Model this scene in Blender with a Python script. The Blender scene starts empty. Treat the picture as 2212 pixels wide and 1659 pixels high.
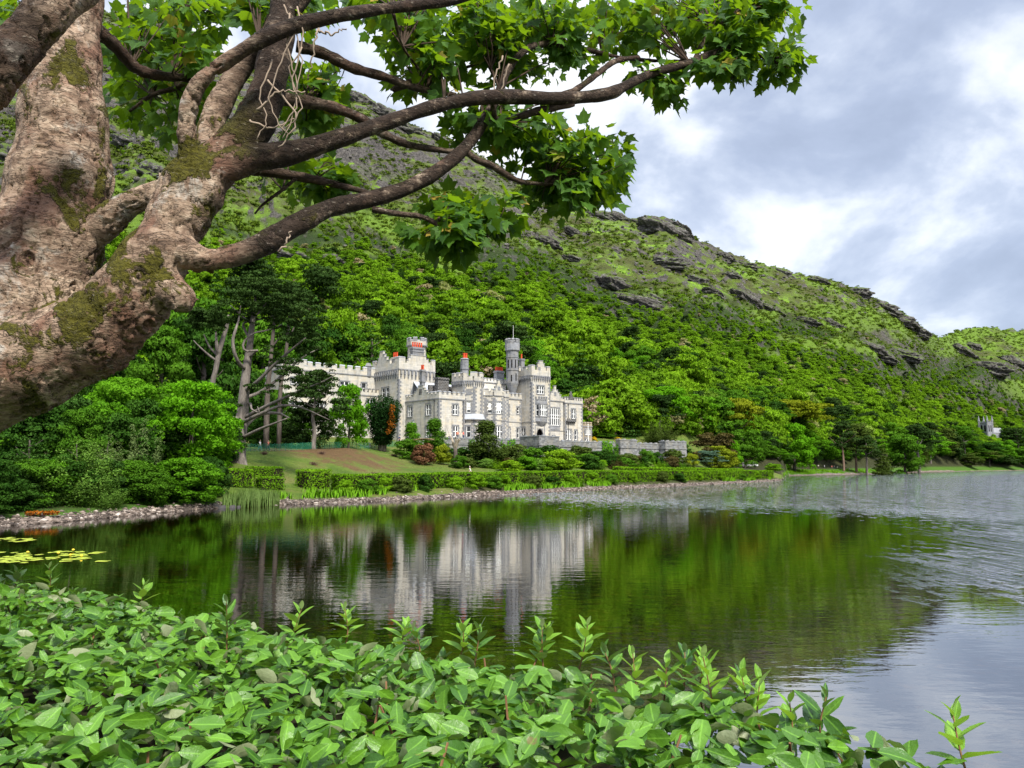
import bpy, bmesh, math, random
import numpy as np
from mathutils import Vector, Matrix
random.seed(7); rng = np.random.default_rng(7)
R = math.radians
SC = bpy.context.scene
COL = SC.collection
# ------------------------------------------------------------------ camera
F = 1661.0; CX = 1106.0; CY = 829.5; PITCH = R(6.1); CAMZ = 4.2
cam = bpy.data.cameras.new('camera'); camo = bpy.data.objects.new('camera', cam); COL.objects.link(camo)
camo.location = (0, 0, CAMZ); camo.rotation_euler = (R(90) + PITCH, 0, 0)
cam.sensor_width = 36; cam.lens = 36 * F / 2212; cam.clip_start = 0.05; cam.clip_end = 6000
SC.camera = camo
# ------------------------------------------------------------------ world, sun, exposure
SUN_EL, SUN_AZ = R(50), R(150)        # azimuth clockwise from +Y
world = bpy.data.worlds.new('World'); SC.world = world; world.use_nodes = True
def build_world():
    nt = world.node_tree; nt.nodes.clear()
    n = nt.nodes.new; l = nt.links.new
    out = n('ShaderNodeOutputWorld'); bg = n('ShaderNodeBackground'); bg.inputs[1].default_value = 0.1
    sky = n('ShaderNodeTexSky'); sky.sky_type = 'NISHITA'; sky.sun_disc = False
    sky.sun_elevation = SUN_EL; sky.sun_rotation = SUN_AZ
    tc = n('ShaderNodeTexCoord'); sep = n('ShaderNodeSeparateXYZ'); l(tc.outputs['Generated'], sep.inputs[0])
    def m(op, a, b=None, c=None, clamp=False):
        q = n('ShaderNodeMath'); q.operation = op; q.use_clamp = clamp
        for i, v in enumerate((a, b, c)):
            if v is None: continue
            if isinstance(v, (int, float)): q.inputs[i].default_value = v
            else: l(v, q.inputs[i])
        return q.outputs[0]
    zz = m('ADD', m('MAXIMUM', sep.outputs[2], 0.0), 0.62)
    cb = n('ShaderNodeCombineXYZ')
    l(m('DIVIDE', sep.outputs[0], zz), cb.inputs[0]); l(m('DIVIDE', sep.outputs[1], zz), cb.inputs[1])
    cb.inputs[2].default_value = 3.7
    def noise(scale, det, rough, dist):
        t = n('ShaderNodeTexNoise'); t.inputs['Scale'].default_value = scale; t.inputs['Detail'].default_value = det
        t.inputs['Roughness'].default_value = rough; t.inputs['Distortion'].default_value = dist
        l(cb.outputs[0], t.inputs['Vector']); return t.outputs[0]
    a = noise(3.9, 7, 0.52, 0.2); b = noise(9.5, 5, 0.55, 0.2)
    v = m('ADD', m('MULTIPLY', a, 0.85), m('MULTIPLY', b, 0.15))
    r = n('ShaderNodeValToRGB'); l(v, r.inputs[0]); e = r.color_ramp.elements
    e[0].position = 0.39; e[0].color = (0.37, 0.43, 0.565, 1)
    e[1].position = 0.585; e[1].color = (0.98, 0.99, 1.0, 1)
    for p, c in ((0.44, (0.42, 0.485, 0.63, 1)), (0.49, (0.54, 0.605, 0.74, 1)), (0.535, (0.76, 0.81, 0.91, 1))):
        k = r.color_ramp.elements.new(p); k.color = c
    # overcast sky: the zenith is brighter than the horizon
    mr = n('ShaderNodeMapRange'); l(sep.outputs[2], mr.inputs[0]); mr.interpolation_type = 'SMOOTHSTEP'
    mr.inputs[1].default_value = 0.45; mr.inputs[2].default_value = 0.95; mr.inputs[3].default_value = 4.35; mr.inputs[4].default_value = 14.0
    sc = n('ShaderNodeVectorMath'); sc.operation = 'SCALE'; l(r.outputs[0], sc.inputs[0]); l(mr.outputs[0], sc.inputs['Scale'])
    mx = n('ShaderNodeMix'); mx.data_type = 'RGBA'; mx.inputs[0].default_value = 0.9
    l(sky.outputs[0], mx.inputs[6]); l(sc.outputs[0], mx.inputs[7])
    l(mx.outputs[2], bg.inputs[0]); l(bg.outputs[0], out.inputs[0])
build_world()
sl = bpy.data.lights.new('sun', 'SUN'); sl.energy = 2.6; sl.angle = R(9); sl.color = (1.0, 0.95, 0.86)
so = bpy.data.objects.new('sun', sl); COL.objects.link(so)
sd = Vector((math.sin(SUN_AZ) * math.cos(SUN_EL), math.cos(SUN_AZ) * math.cos(SUN_EL), math.sin(SUN_EL)))
so.rotation_euler = sd.to_track_quat('Z', 'Y').to_euler(); so.location = (0, -20, 60)
SC.view_settings.view_transform = 'Standard'; SC.view_settings.look = 'None'
SC.view_settings.exposure = 1.5; SC.view_settings.gamma = 1.0
SC.render.engine = 'CYCLES'
SC.cycles.max_bounces = 6; SC.cycles.diffuse_bounces = 2; SC.cycles.glossy_bounces = 2
SC.cycles.transmission_bounces = 2; SC.cycles.transparent_max_bounces = 6
SC.cycles.caustics_reflective = False; SC.cycles.caustics_refractive = False
SC.cycles.use_denoising = True; SC.cycles.sample_clamp_indirect = 3.0; SC.cycles.sample_clamp_direct = 4.0
# ------------------------------------------------------------------ helpers
cP, sP = math.cos(PITCH), math.sin(PITCH)
def ray(px, py):
    u = (px - CX) / F; v = (CY - py) / F
    return (u, cP - v * sP, sP + v * cP)
def at(px, py, Y):                      # point seen at (px,py) at distance Y
    d = ray(px, py); s = Y / d[1]
    return Vector((d[0] * s, Y, CAMZ + d[2] * s))
def on_z(px, py, z):
    d = ray(px, py); s = (z - CAMZ) / d[2]
    return Vector((d[0] * s, d[1] * s, z))
def ppm(px, py, Y):                     # reference pixels per metre at that place
    p = at(px, py, Y); return F / (p.y * cP + (p.z - CAMZ) * sP)

def mesh_np(name, V, faces, mats=(), normals=None, tint=None, smooth=False, mat_idx=None, attrs=None):
    """V (n,3); faces: list of arrays (m,k) with constant k each"""
    me = bpy.data.meshes.new(name)
    V = np.asarray(V, dtype=np.float32)
    me.vertices.add(len(V)); me.vertices.foreach_set('co', V.ravel())
    if isinstance(faces, np.ndarray): faces = [faces]
    faces = [f for f in faces if len(f)]
    loops = np.concatenate([f.ravel() for f in faces]).astype(np.int32)
    tot = np.concatenate([np.full(len(f), f.shape[1]) for f in faces])
    start = np.concatenate([[0], np.cumsum(tot)[:-1]]).astype(np.int32)
    me.loops.add(len(loops)); me.loops.foreach_set('vertex_index', loops)
    me.polygons.add(len(tot)); me.polygons.foreach_set('loop_start', start)
    if mat_idx is not None: me.polygons.foreach_set('material_index', np.asarray(mat_idx, dtype=np.int32))
    me.update(calc_edges=True); me.validate()
    if tint is not None:
        a = me.attributes.new('tint', 'FLOAT', 'POINT'); a.data.foreach_set('value', np.asarray(tint, dtype=np.float32))
    for k, v in (attrs or {}).items():
        a = me.attributes.new(k, 'FLOAT', 'POINT'); a.data.foreach_set('value', np.asarray(v, dtype=np.float32))
    if smooth or normals is not None:
        me.polygons.foreach_set('use_smooth', np.ones(len(tot), dtype=bool))
    if normals is not None:
        me.normals_split_custom_set_from_vertices(np.asarray(normals, dtype=np.float32).tolist())
    for mm in mats: me.materials.append(mm)
    return me
def link(name, data, parent=None, loc=(0, 0, 0)):
    o = bpy.data.objects.new(name, data); COL.objects.link(o); o.location = loc
    if parent is not None: o.parent = parent
    return o
def tag(o, label, cat, group=None, kind=None):
    if label: o['label'] = label
    if cat: o['category'] = cat
    if group: o['group'] = group
    if kind: o['kind'] = kind
    return o
def thing(name, label, cat, loc=(0, 0, 0), rz=0.0, group=None):
    o = bpy.data.objects.new(name, None); COL.objects.link(o); o.empty_display_size = 0.3
    o.location = loc; o.rotation_euler = (0, 0, rz)
    return tag(o, label, cat, group)
def copy_tree(o, parent=None):
    c = o.copy(); COL.objects.link(c)
    if parent is not None: c.parent = parent
    for ch in list(o.children): copy_tree(ch, c)
    return c

class MB:                                # collects boxes, prisms, tubes into one mesh
    def __init__(s): s.v = []; s.f = []; s.n = 0
    def add(s, V, Fs):
        V = [tuple(map(float, p)) for p in V]
        s.v += V; s.f += [tuple(i + s.n for i in f) for f in Fs]; s.n += len(V)
    def box(s, x0, x1, y0, y1, z0, z1, M=None):
        P = [(x0, y0, z0), (x1, y0, z0), (x1, y1, z0), (x0, y1, z0), (x0, y0, z1), (x1, y0, z1), (x1, y1, z1), (x0, y1, z1)]
        if M is not None: P = [M @ Vector(p) for p in P]
        s.add(P, [(3, 2, 1, 0), (4, 5, 6, 7), (0, 1, 5, 4), (1, 2, 6, 5), (2, 3, 7, 6), (3, 0, 4, 7)])
    def prism(s, poly, z0, z1, top=None):
        """poly: ccw (x,y) list; top: optional other polygon for the top"""
        n = len(poly); t = top or poly
        V = [(p[0], p[1], z0) for p in poly] + [(p[0], p[1], z1) for p in t]
        Fs = [tuple(range(n - 1, -1, -1)), tuple(range(n, 2 * n))] + [(i, (i + 1) % n, n + (i + 1) % n, n + i) for i in range(n)]
        s.add(V, Fs)
    def cyl(s, c, r0, r1, z0, z1, k=12, ph=0.0):
        a = [ph + 2 * math.pi * i / k for i in range(k)]
        s.prism([(c[0] + r0 * math.cos(q), c[1] + r0 * math.sin(q)) for q in a], z0, z1,
                [(c[0] + r1 * math.cos(q), c[1] + r1 * math.sin(q)) for q in a])
    def tube(s, P, rad, k=8, cap=True):
        V, Fs = tube_np(np.array([tuple(p) for p in P], dtype=float), np.array(rad, dtype=float), k)
        Fl = [tuple(f) for f in Fs]
        m = len(P)
        if cap: Fl += [tuple(range(k - 1, -1, -1)), tuple((m - 1) * k + i for i in range(k))]
        s.add(V, Fl)
    def mesh(s, name, mats, smooth=False):
        me = bpy.data.meshes.new(name); me.from_pydata(s.v, [], s.f); me.update()
        for m in (mats if isinstance(mats, (list, tuple)) else [mats]): me.materials.append(m)
        if smooth: me.polygons.foreach_set('use_smooth', [True] * len(me.polygons))
        return me
    def build(s, name, mats, parent=None, loc=(0, 0, 0), smooth=False):
        return link(name, s.mesh(name, mats, smooth), parent, loc)
def build2(name, pairs, parent=None):
    """several MBs with a material each, as one mesh"""
    v, f, mi, n = [], [], [], 0
    for i, (mb, mat) in enumerate(pairs):
        v += mb.v; f += [tuple(k + n for k in q) for q in mb.f]; mi += [i] * len(mb.f); n += len(mb.v)
    me = bpy.data.meshes.new(name); me.from_pydata(v, [], f); me.update()
    for _, mat in pairs: me.materials.append(mat)
    me.polygons.foreach_set('material_index', mi)
    return link(name, me, parent)
def tube_np(P, rad, k=8):
    m = len(P); T = np.gradient(P, axis=0); T /= np.linalg.norm(T, axis=1)[:, None] + 1e-9
    ref = np.array([0.13, -0.97, 0.21]); V = np.zeros((m, k, 3))
    a = np.arange(k) * 2 * np.pi / k
    A = np.cross(T[0], ref); A /= np.linalg.norm(A) + 1e-9
    for i in range(m):
        A = A - T[i] * (A @ T[i]); A /= np.linalg.norm(A) + 1e-9
        B = np.cross(T[i], A)
        V[i] = P[i] + rad[i] * (np.cos(a)[:, None] * A + np.sin(a)[:, None] * B)
    i = np.arange(m - 1)[:, None]; j = np.arange(k)[None, :]; jn = (j + 1) % k
    Fq = np.stack([i * k + j, i * k + jn, (i + 1) * k + jn, (i + 1) * k + j], -1).reshape(-1, 4)
    return V.reshape(-1, 3), Fq
def smooth_path(P, n):                  # Catmull-Rom resample of rows (any dimension)
    P = np.asarray(P, dtype=float); m = len(P)
    if m < 3:
        t = np.linspace(0, 1, n)[:, None]; return P[0] * (1 - t) + P[-1] * t
    Q = np.vstack([2 * P[0] - P[1], P, 2 * P[-1] - P[-2]])
    t = np.linspace(0, m - 1 - 1e-6, n); i = t.astype(int); u = (t - i)[:, None]
    a, b, c, d = Q[i], Q[i + 1], Q[i + 2], Q[i + 3]
    return 0.5 * ((2 * b) + (-a + c) * u + (2 * a - 5 * b + 4 * c - d) * u ** 2 + (-a + 3 * b - 3 * c + d) * u ** 3)
# value noise (2-D / 3-D via hashing) for geometry
def _h(ix, iy, iz, seed):
    n = (ix.astype(np.int64) * 374761393 + iy.astype(np.int64) * 668265263 + iz.astype(np.int64) * 2147483647 + seed * 974634533) & 0xFFFFFFFF
    n = ((n ^ (n >> 13)) * 1274126177) & 0xFFFFFFFF
    return ((n ^ (n >> 16)) & 0xFFFF) / 65535.0
def vnoise(x, y, z=None, seed=0):
    z = np.zeros_like(x) if z is None else z
    ix, iy, iz = np.floor(x), np.floor(y), np.floor(z); fx, fy, fz = x - ix, y - iy, z - iz
    fx, fy, fz = [f * f * f * (f * (f * 6 - 15) + 10) for f in (fx, fy, fz)]
    r = 0
    for dx in (0, 1):
        for dy in (0, 1):
            for dz in (0, 1):
                w = (fx if dx else 1 - fx) * (fy if dy else 1 - fy) * (fz if dz else 1 - fz)
                r = r + w * _h(ix + dx, iy + dy, iz + dz, seed)
    return r * 2 - 1
def fbm(x, y, z=None, o=4, seed=0, gain=0.5):
    r = 0; a = 1.0; t = 0
    for i in range(o):
        r = r + a * vnoise(x, y, z, seed + i * 17); t += a; a *= gain
        x = x * 2.03 + 11.3; y = y * 2.03 + 5.7; z = None if z is None else z * 2.03
    return r / t
def sstep(a, b, x):
    t = np.clip((x - a) / (b - a), 0, 1); return t * t * (3 - 2 * t)
# ------------------------------------------------------------------ materials
class NB:                                # small node-building helper
    def __init__(s, name):
        s.m = bpy.data.materials.new(name); s.m.use_nodes = True; s.nt = s.m.node_tree; s.nt.nodes.clear()
        s.out = s.n('ShaderNodeOutputMaterial')
    def n(s, t, **kw):
        q = s.nt.nodes.new(t)
        for k, v in kw.items(): setattr(q, k, v)
        return q
    def l(s, a, b): s.nt.links.new(a, b)
    def put(s, q, i, v):
        if v is None: return
        if hasattr(v, 'is_linked') or hasattr(v, 'node'): s.l(v, q.inputs[i])
        else:
            if isinstance(v, tuple) and len(v) == 3 and q.inputs[i].type == 'RGBA': v = v + (1,)
            q.inputs[i].default_value = v
    def math(s, op, a, b=None, c=None, clamp=False):
        q = s.n('ShaderNodeMath', operation=op, use_clamp=clamp)
        for i, v in enumerate((a, b, c)): s.put(q, i, v)
        return q.outputs[0]
    def mix(s, f, a, b, blend='MIX'):
        q = s.n('ShaderNodeMix', data_type='RGBA', blend_type=blend)
        s.put(q, 0, f); s.put(q, 6, a); s.put(q, 7, b); return q.outputs[2]
    def coord(s, kind='Object'): return s.n('ShaderNodeTexCoord').outputs[kind]
    def pos(s): return s.n('ShaderNodeNewGeometry').outputs['Position']
    def map(s, v, sc=(1, 1, 1), rot=(0, 0, 0), loc=(0, 0, 0)):
        q = s.n('ShaderNodeMapping'); s.l(v, q.inputs[0]); q.inputs[1].default_value = loc; q.inputs[2].default_value = rot; q.inputs[3].default_value = sc
        return q.outputs[0]
    def noise(s, v, scale, det=4, rough=0.55, dist=0.0, col=False):
        q = s.n('ShaderNodeTexNoise'); s.put(q, 'Vector', v); q.inputs['Scale'].default_value = scale
        q.inputs['Detail'].default_value = det; q.inputs['Roughness'].default_value = rough; q.inputs['Distortion'].default_value = dist
        return q.outputs[1 if col else 0]
    def voro(s, v, scale, feature='F1', out=0, rand=1.0):
        q = s.n('ShaderNodeTexVoronoi', feature=feature); s.put(q, 'Vector', v); q.inputs['Scale'].default_value = scale
        q.inputs['Randomness'].default_value = rand
        return q.outputs[out]
    def ramp(s, f, stops, interp='LINEAR'):
        q = s.n('ShaderNodeValToRGB'); s.put(q, 0, f); cr = q.color_ramp; cr.interpolation = interp
        for i, (p, c) in enumerate(stops):
            if isinstance(c, (int, float)): c = (c, c, c)
            e = cr.elements[i] if i < 2 else cr.elements.new(p)
            e.position = p; e.color = tuple(c) + (1,)
        return q.outputs[0]
    def rng(s, v, a, b, c=0.0, d=1.0, smooth=True):
        q = s.n('ShaderNodeMapRange', interpolation_type='SMOOTHSTEP' if smooth else 'LINEAR')
        s.put(q, 0, v)
        for i, x in enumerate((a, b, c, d)): q.inputs[1 + i].default_value = x
        return q.outputs[0]
    def attr(s, name, out=2): return s.n('ShaderNodeAttribute', attribute_name=name).outputs[out]
    def rand(s): return s.n('ShaderNodeObjectInfo').outputs['Random']
    def bump(s, h, strength=0.5, dist=0.1, normal=None):
        q = s.n('ShaderNodeBump'); s.put(q, 'Height', h); q.inputs['Strength'].default_value = strength; q.inputs['Distance'].default_value = dist
        if normal is not None: s.l(normal, q.inputs['Normal'])
        return q.outputs[0]
    def pbr(s, col, rough=0.8, spec=0.3, nrm=None, metal=0.0):
        q = s.n('ShaderNodeBsdfPrincipled'); s.put(q, 'Base Color', col); s.put(q, 'Roughness', rough)
        q.inputs['Specular IOR Level'].default_value = spec; s.put(q, 'Metallic', metal)
        if nrm is not None: s.l(nrm, q.inputs['Normal'])
        return q.outputs[0]
    def end(s, sh): s.l(sh, s.out.inputs[0]); return s.m

def plain(name, col, rough=0.7, spec=0.3, metal=0.0, var=0.0, scale=3.0, bump=0.0):
    b = NB(name); c = col
    nz = None
    if var or bump: nz = b.noise(b.coord(), scale, 5, 0.6)
    if var:
        c = b.mix(nz, tuple(x * (1 - var) for x in col), tuple(min(1, x * (1 + var)) for x in col))
    return b.end(b.pbr(c, rough, spec, b.bump(nz, bump, 0.05) if bump else None, metal))

def foliage(name, dark, light, trans=0.3, hue_obj=0.35, tcol=None, accent=None, acc_amt=0.0, patch=False):
    """leaf material: leaf-to-leaf and tree-to-tree variation between two greens"""
    b = NB(name)
    t = b.attr('tint'); oi = b.n('ShaderNodeObjectInfo'); r = r0 = oi.outputs['Random']
    if patch: r = b.math('ADD', b.math('MULTIPLY', r, 0.45), b.math('MULTIPLY', b.rng(b.noise(oi.outputs['Location'], 0.022, 4, 0.65), 0.34, 0.66), 0.55))
    f = b.math('ADD', b.math('MULTIPLY', t, 1 - hue_obj), b.math('MULTIPLY', r, hue_obj), clamp=True)
    c = b.mix(f, dark, light)
    if accent is not None:
        k = b.rng(b.math('FRACT', b.math('MULTIPLY', r0, 7.31)), 1 - acc_amt, 1.0)
        c = b.mix(b.math('MULTIPLY', k, 0.85), c, accent)
    d = b.n('ShaderNodeBsdfDiffuse'); b.l(c, d.inputs[0])
    tr = b.n('ShaderNodeBsdfTranslucent')
    b.l(b.mix(1.0, c, (1.25, 1.35, 0.55), 'MULTIPLY') if tcol is None else b.mix(0.0, tcol, tcol), tr.inputs[0])
    mx = b.n('ShaderNodeMixShader'); mx.inputs[0].default_value = trans
    b.l(d.outputs[0], mx.inputs[1]); b.l(tr.outputs[0], mx.inputs[2])
    return b.end(mx.outputs[0])
# ------------------------------------------------------------------ people
def skin_mesh(verts, edges, radii, name, mat, sub=1):
    me = bpy.data.meshes.new('tmp'); me.from_pydata(verts, edges, []); o = bpy.data.objects.new('tmp', me); COL.objects.link(o)
    md = o.modifiers.new('skin', 'SKIN'); md.use_smooth_shade = True
    for i, r in enumerate(radii):
        me.skin_vertices[0].data[i].radius = r if isinstance(r, tuple) else (r, r); me.skin_vertices[0].data[i].use_root = (i == 0)
    s = o.modifiers.new('sub', 'SUBSURF'); s.levels = s.render_levels = sub
    dg = bpy.context.evaluated_depsgraph_get(); m = bpy.data.meshes.new_from_object(o.evaluated_get(dg)); bpy.data.objects.remove(o)
    m.name = name; m.materials.clear(); m.materials.append(mat); return m
PEOPLE = {}
def person_meshes(walk):
    if walk in PEOPLE: return PEOPLE[walk]
    f = 0.26 if walk else 0.03; a = 0.20 if walk else 0.03
    V = [(0, 0, 0.93), (0, 0, 1.12), (0, 0, 1.36), (0, 0.0, 1.47), (0, -0.01, 1.56), (0, -0.02, 1.66), (0, -0.01, 1.74)]
    E = [(0, 1), (1, 2), (2, 3), (3, 4), (4, 5), (5, 6)]; Rr = [(.155, .11), (.135, .10), (.165, .10), .052, .062, .092, .055]
    for sx, ph in ((1, 1), (-1, -1)):
        b = len(V); V += [(sx * .18, 0, 1.40), (sx * .23, -.03 * 1 + ph * a * .5, 1.13), (sx * .235, -.08 + ph * a, .88), (sx * .23, -.10 + ph * a, .79), (sx * .225, -.12 + ph * a, .71)]
        E += [(2, b), (b, b + 1), (b + 1, b + 2), (b + 2, b + 3), (b + 3, b + 4)]; Rr += [.058, .046, .034, (.042, .022), (.022, .014)]
        b = len(V); V += [(sx * .095, -ph * f * .2, .84), (sx * .10, -ph * f * .55 - .02, .49), (sx * .10, -ph * f + .03, .09), (sx * .105, -ph * f - .10, .035)]
        E += [(0, b), (b, b + 1), (b + 1, b + 2), (b + 2, b + 3)]; Rr += [.085, .06, .042, (.042, .032)]
    skin = plain('skin', (0.50, 0.31, 0.22), 0.6, 0.3)
    body = skin_mesh(V, E, Rr, 'body', skin, 2)
    # clothes: shells a little fuller than the body, open at neck, cuffs and hem
    sv = [(0, 0, 0.90), (0, 0, 1.12), (0, 0, 1.36), (0, 0, 1.43)]; se = [(0, 1), (1, 2), (2, 3)]; sr = [(.175, .13), (.155, .12), (.18, .118), (.085, .07)]
    for sx, ph in ((1, 1), (-1, -1)):
        b = len(sv); sv += [(sx * .185, 0, 1.40), (sx * .23, -.03 + ph * a * .5, 1.13), (sx * .235, -.06 + ph * a * .8, .97)]; se += [(2, b), (b, b + 1), (b + 1, b + 2)]; sr += [.07, .058, .048]
    tv = [(0, 0, 0.97), (0, 0, 0.88)]; te = [(0, 1)]; tr = [(.168, .125), (.165, .12)]
    for sx, ph in ((1, 1), (-1, -1)):
        b = len(tv); tv += [(sx * .095, -ph * f * .2, .80), (sx * .10, -ph * f * .55 - .02, .49), (sx * .10, -ph * f + .03, .11)]; te += [(1, b), (b, b + 1), (b + 1, b + 2)]; tr += [.098, .074, .058]
    hv = [(0, 0.03, 1.63), (0, 0.02, 1.70), (0, 0.0, 1.765)]
    PEOPLE[walk] = (body, skin_mesh(sv, se, sr, 'shirt', skin, 1), skin_mesh(tv, te, tr, 'trousers', skin, 1), skin_mesh(hv, [(0, 1), (1, 2)], [.088, .098, .058], 'hair', skin, 1))
    return PEOPLE[walk]
person_meshes(True); person_meshes(False)
# ------------------------------------------------------------------ terrain
SHORE = [  # px, then (Y,z) nodes: shore, bank, mid, plateau, foot of hill, hill base
 (-500, [(48, 0), (51, 0.8), (64, 2.4), (95, 6.0), (140, 10.0), (170, 16)]),
 (0,    [(54.5, 0), (58, 0.8), (70, 2.4), (98, 6.0), (145, 10.0), (175, 16)]),
 (140,  [(58.5, 0), (62, 0.8), (74, 2.4), (100, 6.0), (145, 10.0), (175, 16)]),
 (281,  [(66, 0), (69, 0.8), (80, 2.4), (104, 6.0), (148, 10.0), (178, 16)]),
 (478,  [(78, 0), (81, 0.8), (95, 3.2), (110, 6.0), (148, 8.5), (190, 15)]),
 (603,  [(84.5, 0), (88, 0.9), (101, 3.0), (119, 6.6), (158, 9.2), (200, 15)]),
 (750,  [(90, 0), (94, 1.0), (109, 2.7), (132, 7.2), (168, 9.3), (208, 14)]),
 (860,  [(95, 0), (99, 1.0), (114, 2.6), (148, 6.3), (172, 9.3), (215, 14)]),
 (1000, [(107, 0), (111, 1.0), (124, 2.7), (144, 4.2), (178, 9.0), (225, 14)]),
 (1150, [(120, 0), (124, 1.0), (136, 2.7), (156, 4.3), (190, 9.0), (238, 14)]),
 (1300, [(138, 0), (142, 1.0), (154, 2.7), (174, 4.3), (208, 9.0), (245, 14)]),
 (1480, [(165, 0), (169, 1.0), (182, 2.4), (203, 3.8), (228, 7.5), (262, 16)]),
 (1600, [(193, 0), (197, 0.9), (208, 2.0), (230, 2.6), (285, 3.9), (325, 14)]),
 (1672, [(214, 0), (218, 0.9), (226, 1.4), (250, 2.0), (292, 3.4), (345, 13)]),
 (1688, [(226, 0), (228, 0.4), (236, 0.5), (258, 1.2), (300, 3.0), (362, 13)]),
 (1702, [(345, 0), (349, 0.5), (357, 1.4), (368, 2.2), (383, 3.6), (398, 13)]),
 (1800, [(372, 0), (376, 0.5), (386, 1.6), (396, 2.4), (412, 4.0), (450, 17)]),
 (1900, [(415, 0), (420, 0.5), (430, 1.5), (442, 2.6), (458, 5.0), (505, 20)]),
 (2000, [(560, 0), (566, 0.7), (575, 1.6), (588, 3.0), (604, 6.0), (650, 24)]),
 (2120, [(680, 0), (686, 0.7), (695, 1.6), (706, 3.0), (720, 6.0), (765, 24)]),
 (2212, [(760, 0), (766, 0.7), (775, 1.6), (786, 3.0), (800, 6.0), (840, 24)]),
 (2900, [(900, 0), (906, 0.7), (915, 1.6), (926, 3.0), (940, 6.0), (980, 24)])]
RIDGE = [(-500, -60, 800), (0, 5, 800), (235, 28, 800), (330, 22, 800), (400, 60, 810), (440, 105, 810), (600, 150, 820), (740, 195, 830), (790, 203, 835), (830, 232, 840),
 (880, 268, 845), (930, 283, 850), (1000, 312, 850), (1100, 375, 850), (1200, 430, 850), (1310, 460, 850), (1370, 468, 850), (1400, 484, 850),
 (1440, 477, 850), (1490, 505, 855), (1550, 540, 870), (1660, 575, 900), (1760, 595, 915), (1850, 620, 930), (1930, 665, 950), (1975, 695, 970),
 (2005, 722, 1000), (2035, 728, 1100), (2070, 712, 1200), (2130, 707, 1250), (2212, 710, 1300), (2900, 690, 1400)]
def px2a(px, py=1008.0):
    d = ray(px, py); return d[0] / d[1]
SA = np.array([px2a(p) for p, _ in SHORE]); SN = np.array([[q for q in nd] for _, nd in SHORE], dtype=float)
RA = np.array([px2a(p, y) for p, y, _ in RIDGE]); RY = np.array([Y for _, _, Y in RIDGE], dtype=float)
RZ = np.array([at(p, y, Y).z for p, y, Y in RIDGE])
HQ = (Vector((-2.65, 3.96, 0)), Vector((0.575, 0.818, 0)).normalized())   # far edge of the near hedge, and its outward normal
def near_q(x, y): return (x - HQ[0].x) * HQ[1].x + (y - HQ[0].y) * HQ[1].y
def terrain(x, y):
    x = np.asarray(x, dtype=float); y = np.asarray(y, dtype=float)
    a = np.clip(x / np.maximum(y, 2.0), SA[0], SA[-1])
    nd = [(np.interp(a, SA, SN[:, k, 0]), np.interp(a, SA, SN[:, k, 1])) for k in range(6)]
    ry = np.interp(a, RA, RY); rz = np.interp(a, RA, RZ)
    z = np.zeros_like(x)
    for k in range(5):
        (y0, z0), (y1, z1) = nd[k], nd[k + 1]
        t = (y - y0) / (y1 - y0)
        tt = t if k in (0, 4) else t * t * (3 - 2 * t) * 0.5 + t * 0.5
        z = np.where((t >= 0) & (t <= 1), z0 + (z1 - z0) * tt, z)
    y5, z5 = nd[5]
    t = np.clip((y - y5) / (ry - y5), 0, 3)
    hill = z5 + (rz - z5) * np.where(t < 1, (0.30 * t + 0.70 * (1.05 * t * t + 0.55 * t * (1 - t) - 0.05 * t ** 3) ) , 1 - (t - 1) * 0.9)
    # crags and spurs; the ridge line keeps its place
    on = sstep(0.03, 0.25, t) * (1 - 0.72 * sstep(0.72, 0.98, t))
    sp = fbm(a * 16 + y * 0.004, y * 0.006 - a * 3, o=4, seed=3)
    cr = np.abs(fbm(x * 0.016 + y * 0.010, y * 0.020 - x * 0.006, o=5, seed=9, gain=0.58))
    cr2 = np.abs(fbm(x * 0.05, y * 0.055, o=4, seed=21, gain=0.6))
    hill = hill + on * (sp * 13.0 - cr * 17.0 + 4.5) + sstep(0.05, 0.5, t) * (2.0 - cr2 * 11.0)
    hill = hill + 5 * np.exp(-(((a - px2a(1432)) / 0.026) ** 4)) * sstep(0.75, 0.93, t) * (t < 1.1)
    hill = hill + 34 * np.exp(-(((a - px2a(2150)) / 0.07) ** 2)) * np.exp(-(((t - 0.36) / 0.13) ** 2))
    z = np.where(y > y5, hill, z)
    y0 = nd[0][0]
    land = y >= y0
    # lake bed, near bank
    q = near_q(x, y)
    bed = -np.minimum(np.minimum((y0 - y) * 0.10, np.maximum(q - 4.0, 0) * 0.055 + 0.0), 2.6) - 0.0
    nb = np.where(q < 0.35, 2.55, np.interp(q, [0.35, 4.0, 5.0], [2.55, 0.15, -0.12]))
    w = np.where(land, z + np.where((y > y0 + 2) & (y < y5), fbm(x * 0.15, y * 0.15, o=3, seed=5) * 0.16, 0), np.where(q < 4.8, nb, bed - 0.08))
    return np.where((y < 30) & (q < 4.8), nb, w)
def gz(x, y): return float(terrain(np.array([x]), np.array([y]))[0])
def on_ground(px, Y):                   # ground point in the direction of column px
    x = px2a(px) * Y; return Vector((x, Y, gz(x, Y)))
def wood_limit(px):                     # photo height where the scrub gives way to open heath
    return np.interp(px, [-500, 0, 200, 420, 600, 800, 1000, 1150, 1290, 1420, 1560, 1700, 1850, 1960, 2050, 2212, 2900],
                     [430, 430, 440, 470, 480, 500, 512, 540, 600, 640, 645, 680, 725, 765, 770, 800, 800])
def lush(qx, qy):                        # open grassy tongues between the trees of the upper slope
    return sstep(0.12, 0.30, fbm(qx * 0.006 + qy * 0.009, qy * 0.019 - qx * 0.006, o=4, seed=44)) * sstep(170, 60, qy - wood_limit(qx)) * sstep(-160, -60, qy - wood_limit(qx))
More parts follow.
